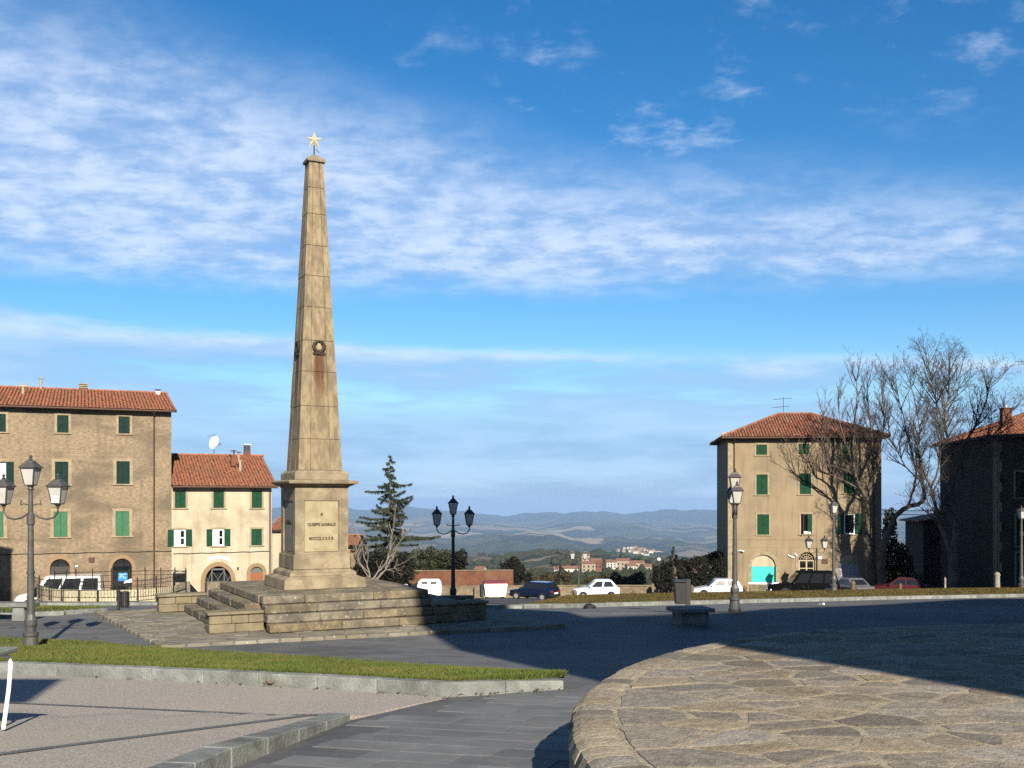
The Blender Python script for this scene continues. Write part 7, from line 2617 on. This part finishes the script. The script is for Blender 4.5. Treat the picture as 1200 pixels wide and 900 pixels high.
# stone block seat and hanging bin in the shade, right of centre
g = G(809, 731)
bk_ = thing('block_bench', 'shaded block seat with a slate top in the middle of the square', 'seat', tuple(g), math.radians(12))
k = g.y / F
MB().box(-0.42, 0.42, -0.36, 0.36, -0.1, 0.36).build('base', M['kerb2'], bk_, bevel=0.02)
MB().box(-0.56, 0.56, -0.48, 0.48, 0.362, 0.47).build('seat', M['slab'], bk_, bevel=0.012)
g = G(803, 718.5)
hb_ = thing('litter_bin', 'dark box litter bin hung on a post behind the block seat', 'bin', tuple(g))
MB().box(0.02, 0.16, -0.06, 0.06, -0.1, 1.08).build('post', M['iron'], hb_)
MB().frustum(-0.32, 0.015, -0.17, 0.17, 0.30, -0.36, 0.015, -0.19, 0.19, 0.98).build('bin_body', M['iron'], hb_, bevel=0.015)
MB().box(-0.38, 0.02, -0.21, 0.21, 1.0, 1.06).build('lid', M['iron'], hb_, bevel=0.01)

# wooden and stone bollards
M['bollard'] = mat('bollard_wood', (0.25, 0.18, 0.10), 0.9, (0.17, 0.12, 0.07), 4, bump=0.3)
M['bollard_stone'] = mat('bollard_stone', (0.50, 0.45, 0.36), 0.85, (0.38, 0.34, 0.27), 4)


def bollard(label, px, pt, pb, Y, w, m, group='bollards along the verge'):
    o = P(px, pb, Y)
    h = (pb - pt) / F * Y
    r = w / 2 / F * Y
    T = thing('bollard', label, 'bollard', (o.x, o.y, o.z), 0, group)
    MB().lathe([(r * 1.05, -0.5), (r * 1.05, 0.0), (r * 0.95, 0.05), (r * 0.85, h - 0.14), (r * 1.0, h - 0.13), (r * 1.0, h - 0.05), (r * 0.85, h)], 14).build('shaft', m, T)
    MB().lathe([(r * 0.8, h), (r * 0.6, h + 0.06), (r * 0.1, h + 0.09)], 14).build('cap', m, T)


bollard('wooden bollard between white hatchback and stone pier', 742.5, 693, 705, 66, 5, M['bollard'])
bollard('wooden bollard left of the white hatchback beside the lamp', 674, 693, 706, 66, 5, M['bollard'])
bollard('wooden bollard at the nose of the white three-door hatchback', 811, 687, 702, 66, 4.5, M['bollard'])
bollard('wooden bollard at the tail of the white three-door hatchback', 873, 688, 700, 66, 5.5, M['bollard'])
bollard('wooden bollard in front of the grey saloon', 999.5, 682, 697, 64, 6, M['bollard'])
bollard('wooden bollard before the dark red car', 1055, 685, 695, 66, 4, M['bollard'])
bollard('thick pale stone bollard near the right lamp', 1168.5, 672, 695, 63, 7, M['bollard_stone'])
bollard('slim white post at the foot of the broad forked tree', 1107.5, 678, 693, 66, 2.6, M['bollard_stone'])
for px, Y, w, lab in ((1156, 60, 7, 'white block on the kerb left of the pale stone bollard'), (1165, 60, 4.5, 'small white block below the pale stone bollard')):
    o = P(px, 700, Y)
    kb = thing('kerb_block', lab, 'stone block', tuple(o), 0, 'white blocks by the kerb')
    MB().box(-w / 2 * Y / F, w / 2 * Y / F, -0.15, 0.15, -0.3, 0.17).build('block', M['white'], kb, bevel=0.02)
o = G(690.5, 713)
dk = thing('plastic_bag', 'dark refuse bag lying on the road below the white hatchback', 'bag', tuple(o))
b = MB()
for i in range(7):
    for k in range(10):
        a, e = 2 * PI * k / 10, PI * i / 12
        rr = 1 + 0.12 * math.sin(3 * a + i)
        b.v.append((0.27 * rr * math.cos(a) * math.cos(e), 0.2 * rr * math.sin(a) * math.cos(e), 0.2 * math.sin(e)))
b.f = [(i * 10 + k, i * 10 + (k + 1) % 10, (i + 1) * 10 + (k + 1) % 10, (i + 1) * 10 + k) for i in range(6) for k in range(10)]
b.build('bag', M['black'], dk)
MB().tube([(0, 0, 0.18), (0.02, 0, 0.24), (0.06, 0.02, 0.27)], [0.03, 0.02, 0.05], 6).build('knot', M['black'], dk)

# litter on the road
for px, py, lab in ((962.5, 708.5, 'scrap of white litter on the road below the single-lantern lamp'), (1078, 694.3, 'white scrap lying on the verge under the bare trees')):
    o = G(px, py)
    lt = thing('litter', lab, 'litter', tuple(o))
    MB().grid(lambda u, v: (-0.14 + 0.28 * u, -0.08 + 0.16 * v, 0.03 + 0.05 * math.sin(u * 5) * math.cos(v * 4)), 5, 4).build('paper', M['white'], lt)

# table with white tubular frame at the left edge and an added, unseen board that shades the kerb
tY = 9.3
tb0 = P(-5, 880, tY)
tz0 = gz(tb0.x, tY) + pav_off(tb0.x, tY)
tbl = thing('tubular_table', 'grey-topped outdoor table with a bent white tube leg at the left edge', 'table', (tb0.x, tY, tz0))
zt = (HY - 766.5) / F * tY - tz0
MB().box(-1.35, 0.05, -0.32, 0.32, zt - 0.022, zt + 0.022).build('table_top', M['kerb2'], tbl, bevel=0.008)
for (y0, nm) in ((-0.22, 'leg'), (0.24, 'leg')):
    MB().tube([(-0.05, y0, 0.0), (0.0, y0, zt * 0.5), (0.02, y0, zt - 0.12), (-0.01, y0, zt - 0.06), (-0.06, y0, zt - 0.045), (-1.2, y0, zt - 0.045), (-1.24, y0, zt - 0.08), (-1.24, y0, 0.0)], 0.019, 8).build(nm, M['white'], tbl)
MB().box(-1.2, -0.25, -0.2, 0.2, zt * 0.28, zt - 0.07).build('shelf_box', M['black'], tbl)
def castY(px, py, Y0):
    g = G(px, py, 0.12)
    q = g + SUN_DIR * ((g.y - Y0) / -SUN_DIR.y)
    return q.x, q.z


(xa_, za_), (xb_, zb_) = castY(40, 815, -4.0), castY(62, 788, -4.0)
sx_ = (xa_ + xb_) / 2 - 2.6
sz = gz(sx_, -4.0)
xe_ = 2.6
sg_ = thing('shadow_board', 'unseen board on a tall post behind the viewer, added to shade the left kerb', 'shadow caster', (sx_, -4.0, sz))  # unseen caster, added only for its shadow on the left kerb and pavement
MB().tube([(0, 0.06, -0.2), (0, 0.06, zb_ - sz)], 0.06, 8).build('post', M['greyiron'], sg_)
MB().box(-0.3, xe_, -0.03, 0.03, za_ - sz, zb_ - sz).build('board', M['greyiron'], sg_, bevel=0.01)

# overhead wires between the right-hand houses
wr = thing('overhead_wires', 'two thin overhead wires in the gap between tan and shaded house', 'wires', tuple(P(1045, 596, 90)))
for dz_, nm in ((0.0, 'wire'), (-0.35, 'wire')):
    a, q = P(1030, 597.5, 88), P(1105, 598.5, 92)
    o = Vector(wr.location)
    MB().tube([a - o + Vector((0, 0, dz_)), (a + q) / 2 - o + Vector((0, 0, dz_ - 0.05)), q - o + Vector((0, 0, dz_))], 0.03, 4).build(nm, M['iron'], wr)

# ================================================================== air
hz = MB().box(-110000, 110000, -3000, 115000, -1100, 38)
hm = bpy.data.materials.new('haze')
hm.use_nodes = True
ht = NT(hm.node_tree)
for nd in list(hm.node_tree.nodes):
    hm.node_tree.nodes.remove(nd)
ho = ht.n('ShaderNodeOutputMaterial')
pvn = ht.n('ShaderNodeVolumePrincipled')
pvn.inputs['Color'].default_value = (0.34, 0.51, 0.76, 1)
pvn.inputs['Density'].default_value = 6.0e-5
pvn.inputs['Anisotropy'].default_value = 0.0
hm.node_tree.links.new(pvn.outputs[0], ho.inputs['Volume'])
haze = hz.build('haze', hm)
haze['kind'] = 'stuff'
haze['label'] = 'pale blue haze over the valley'
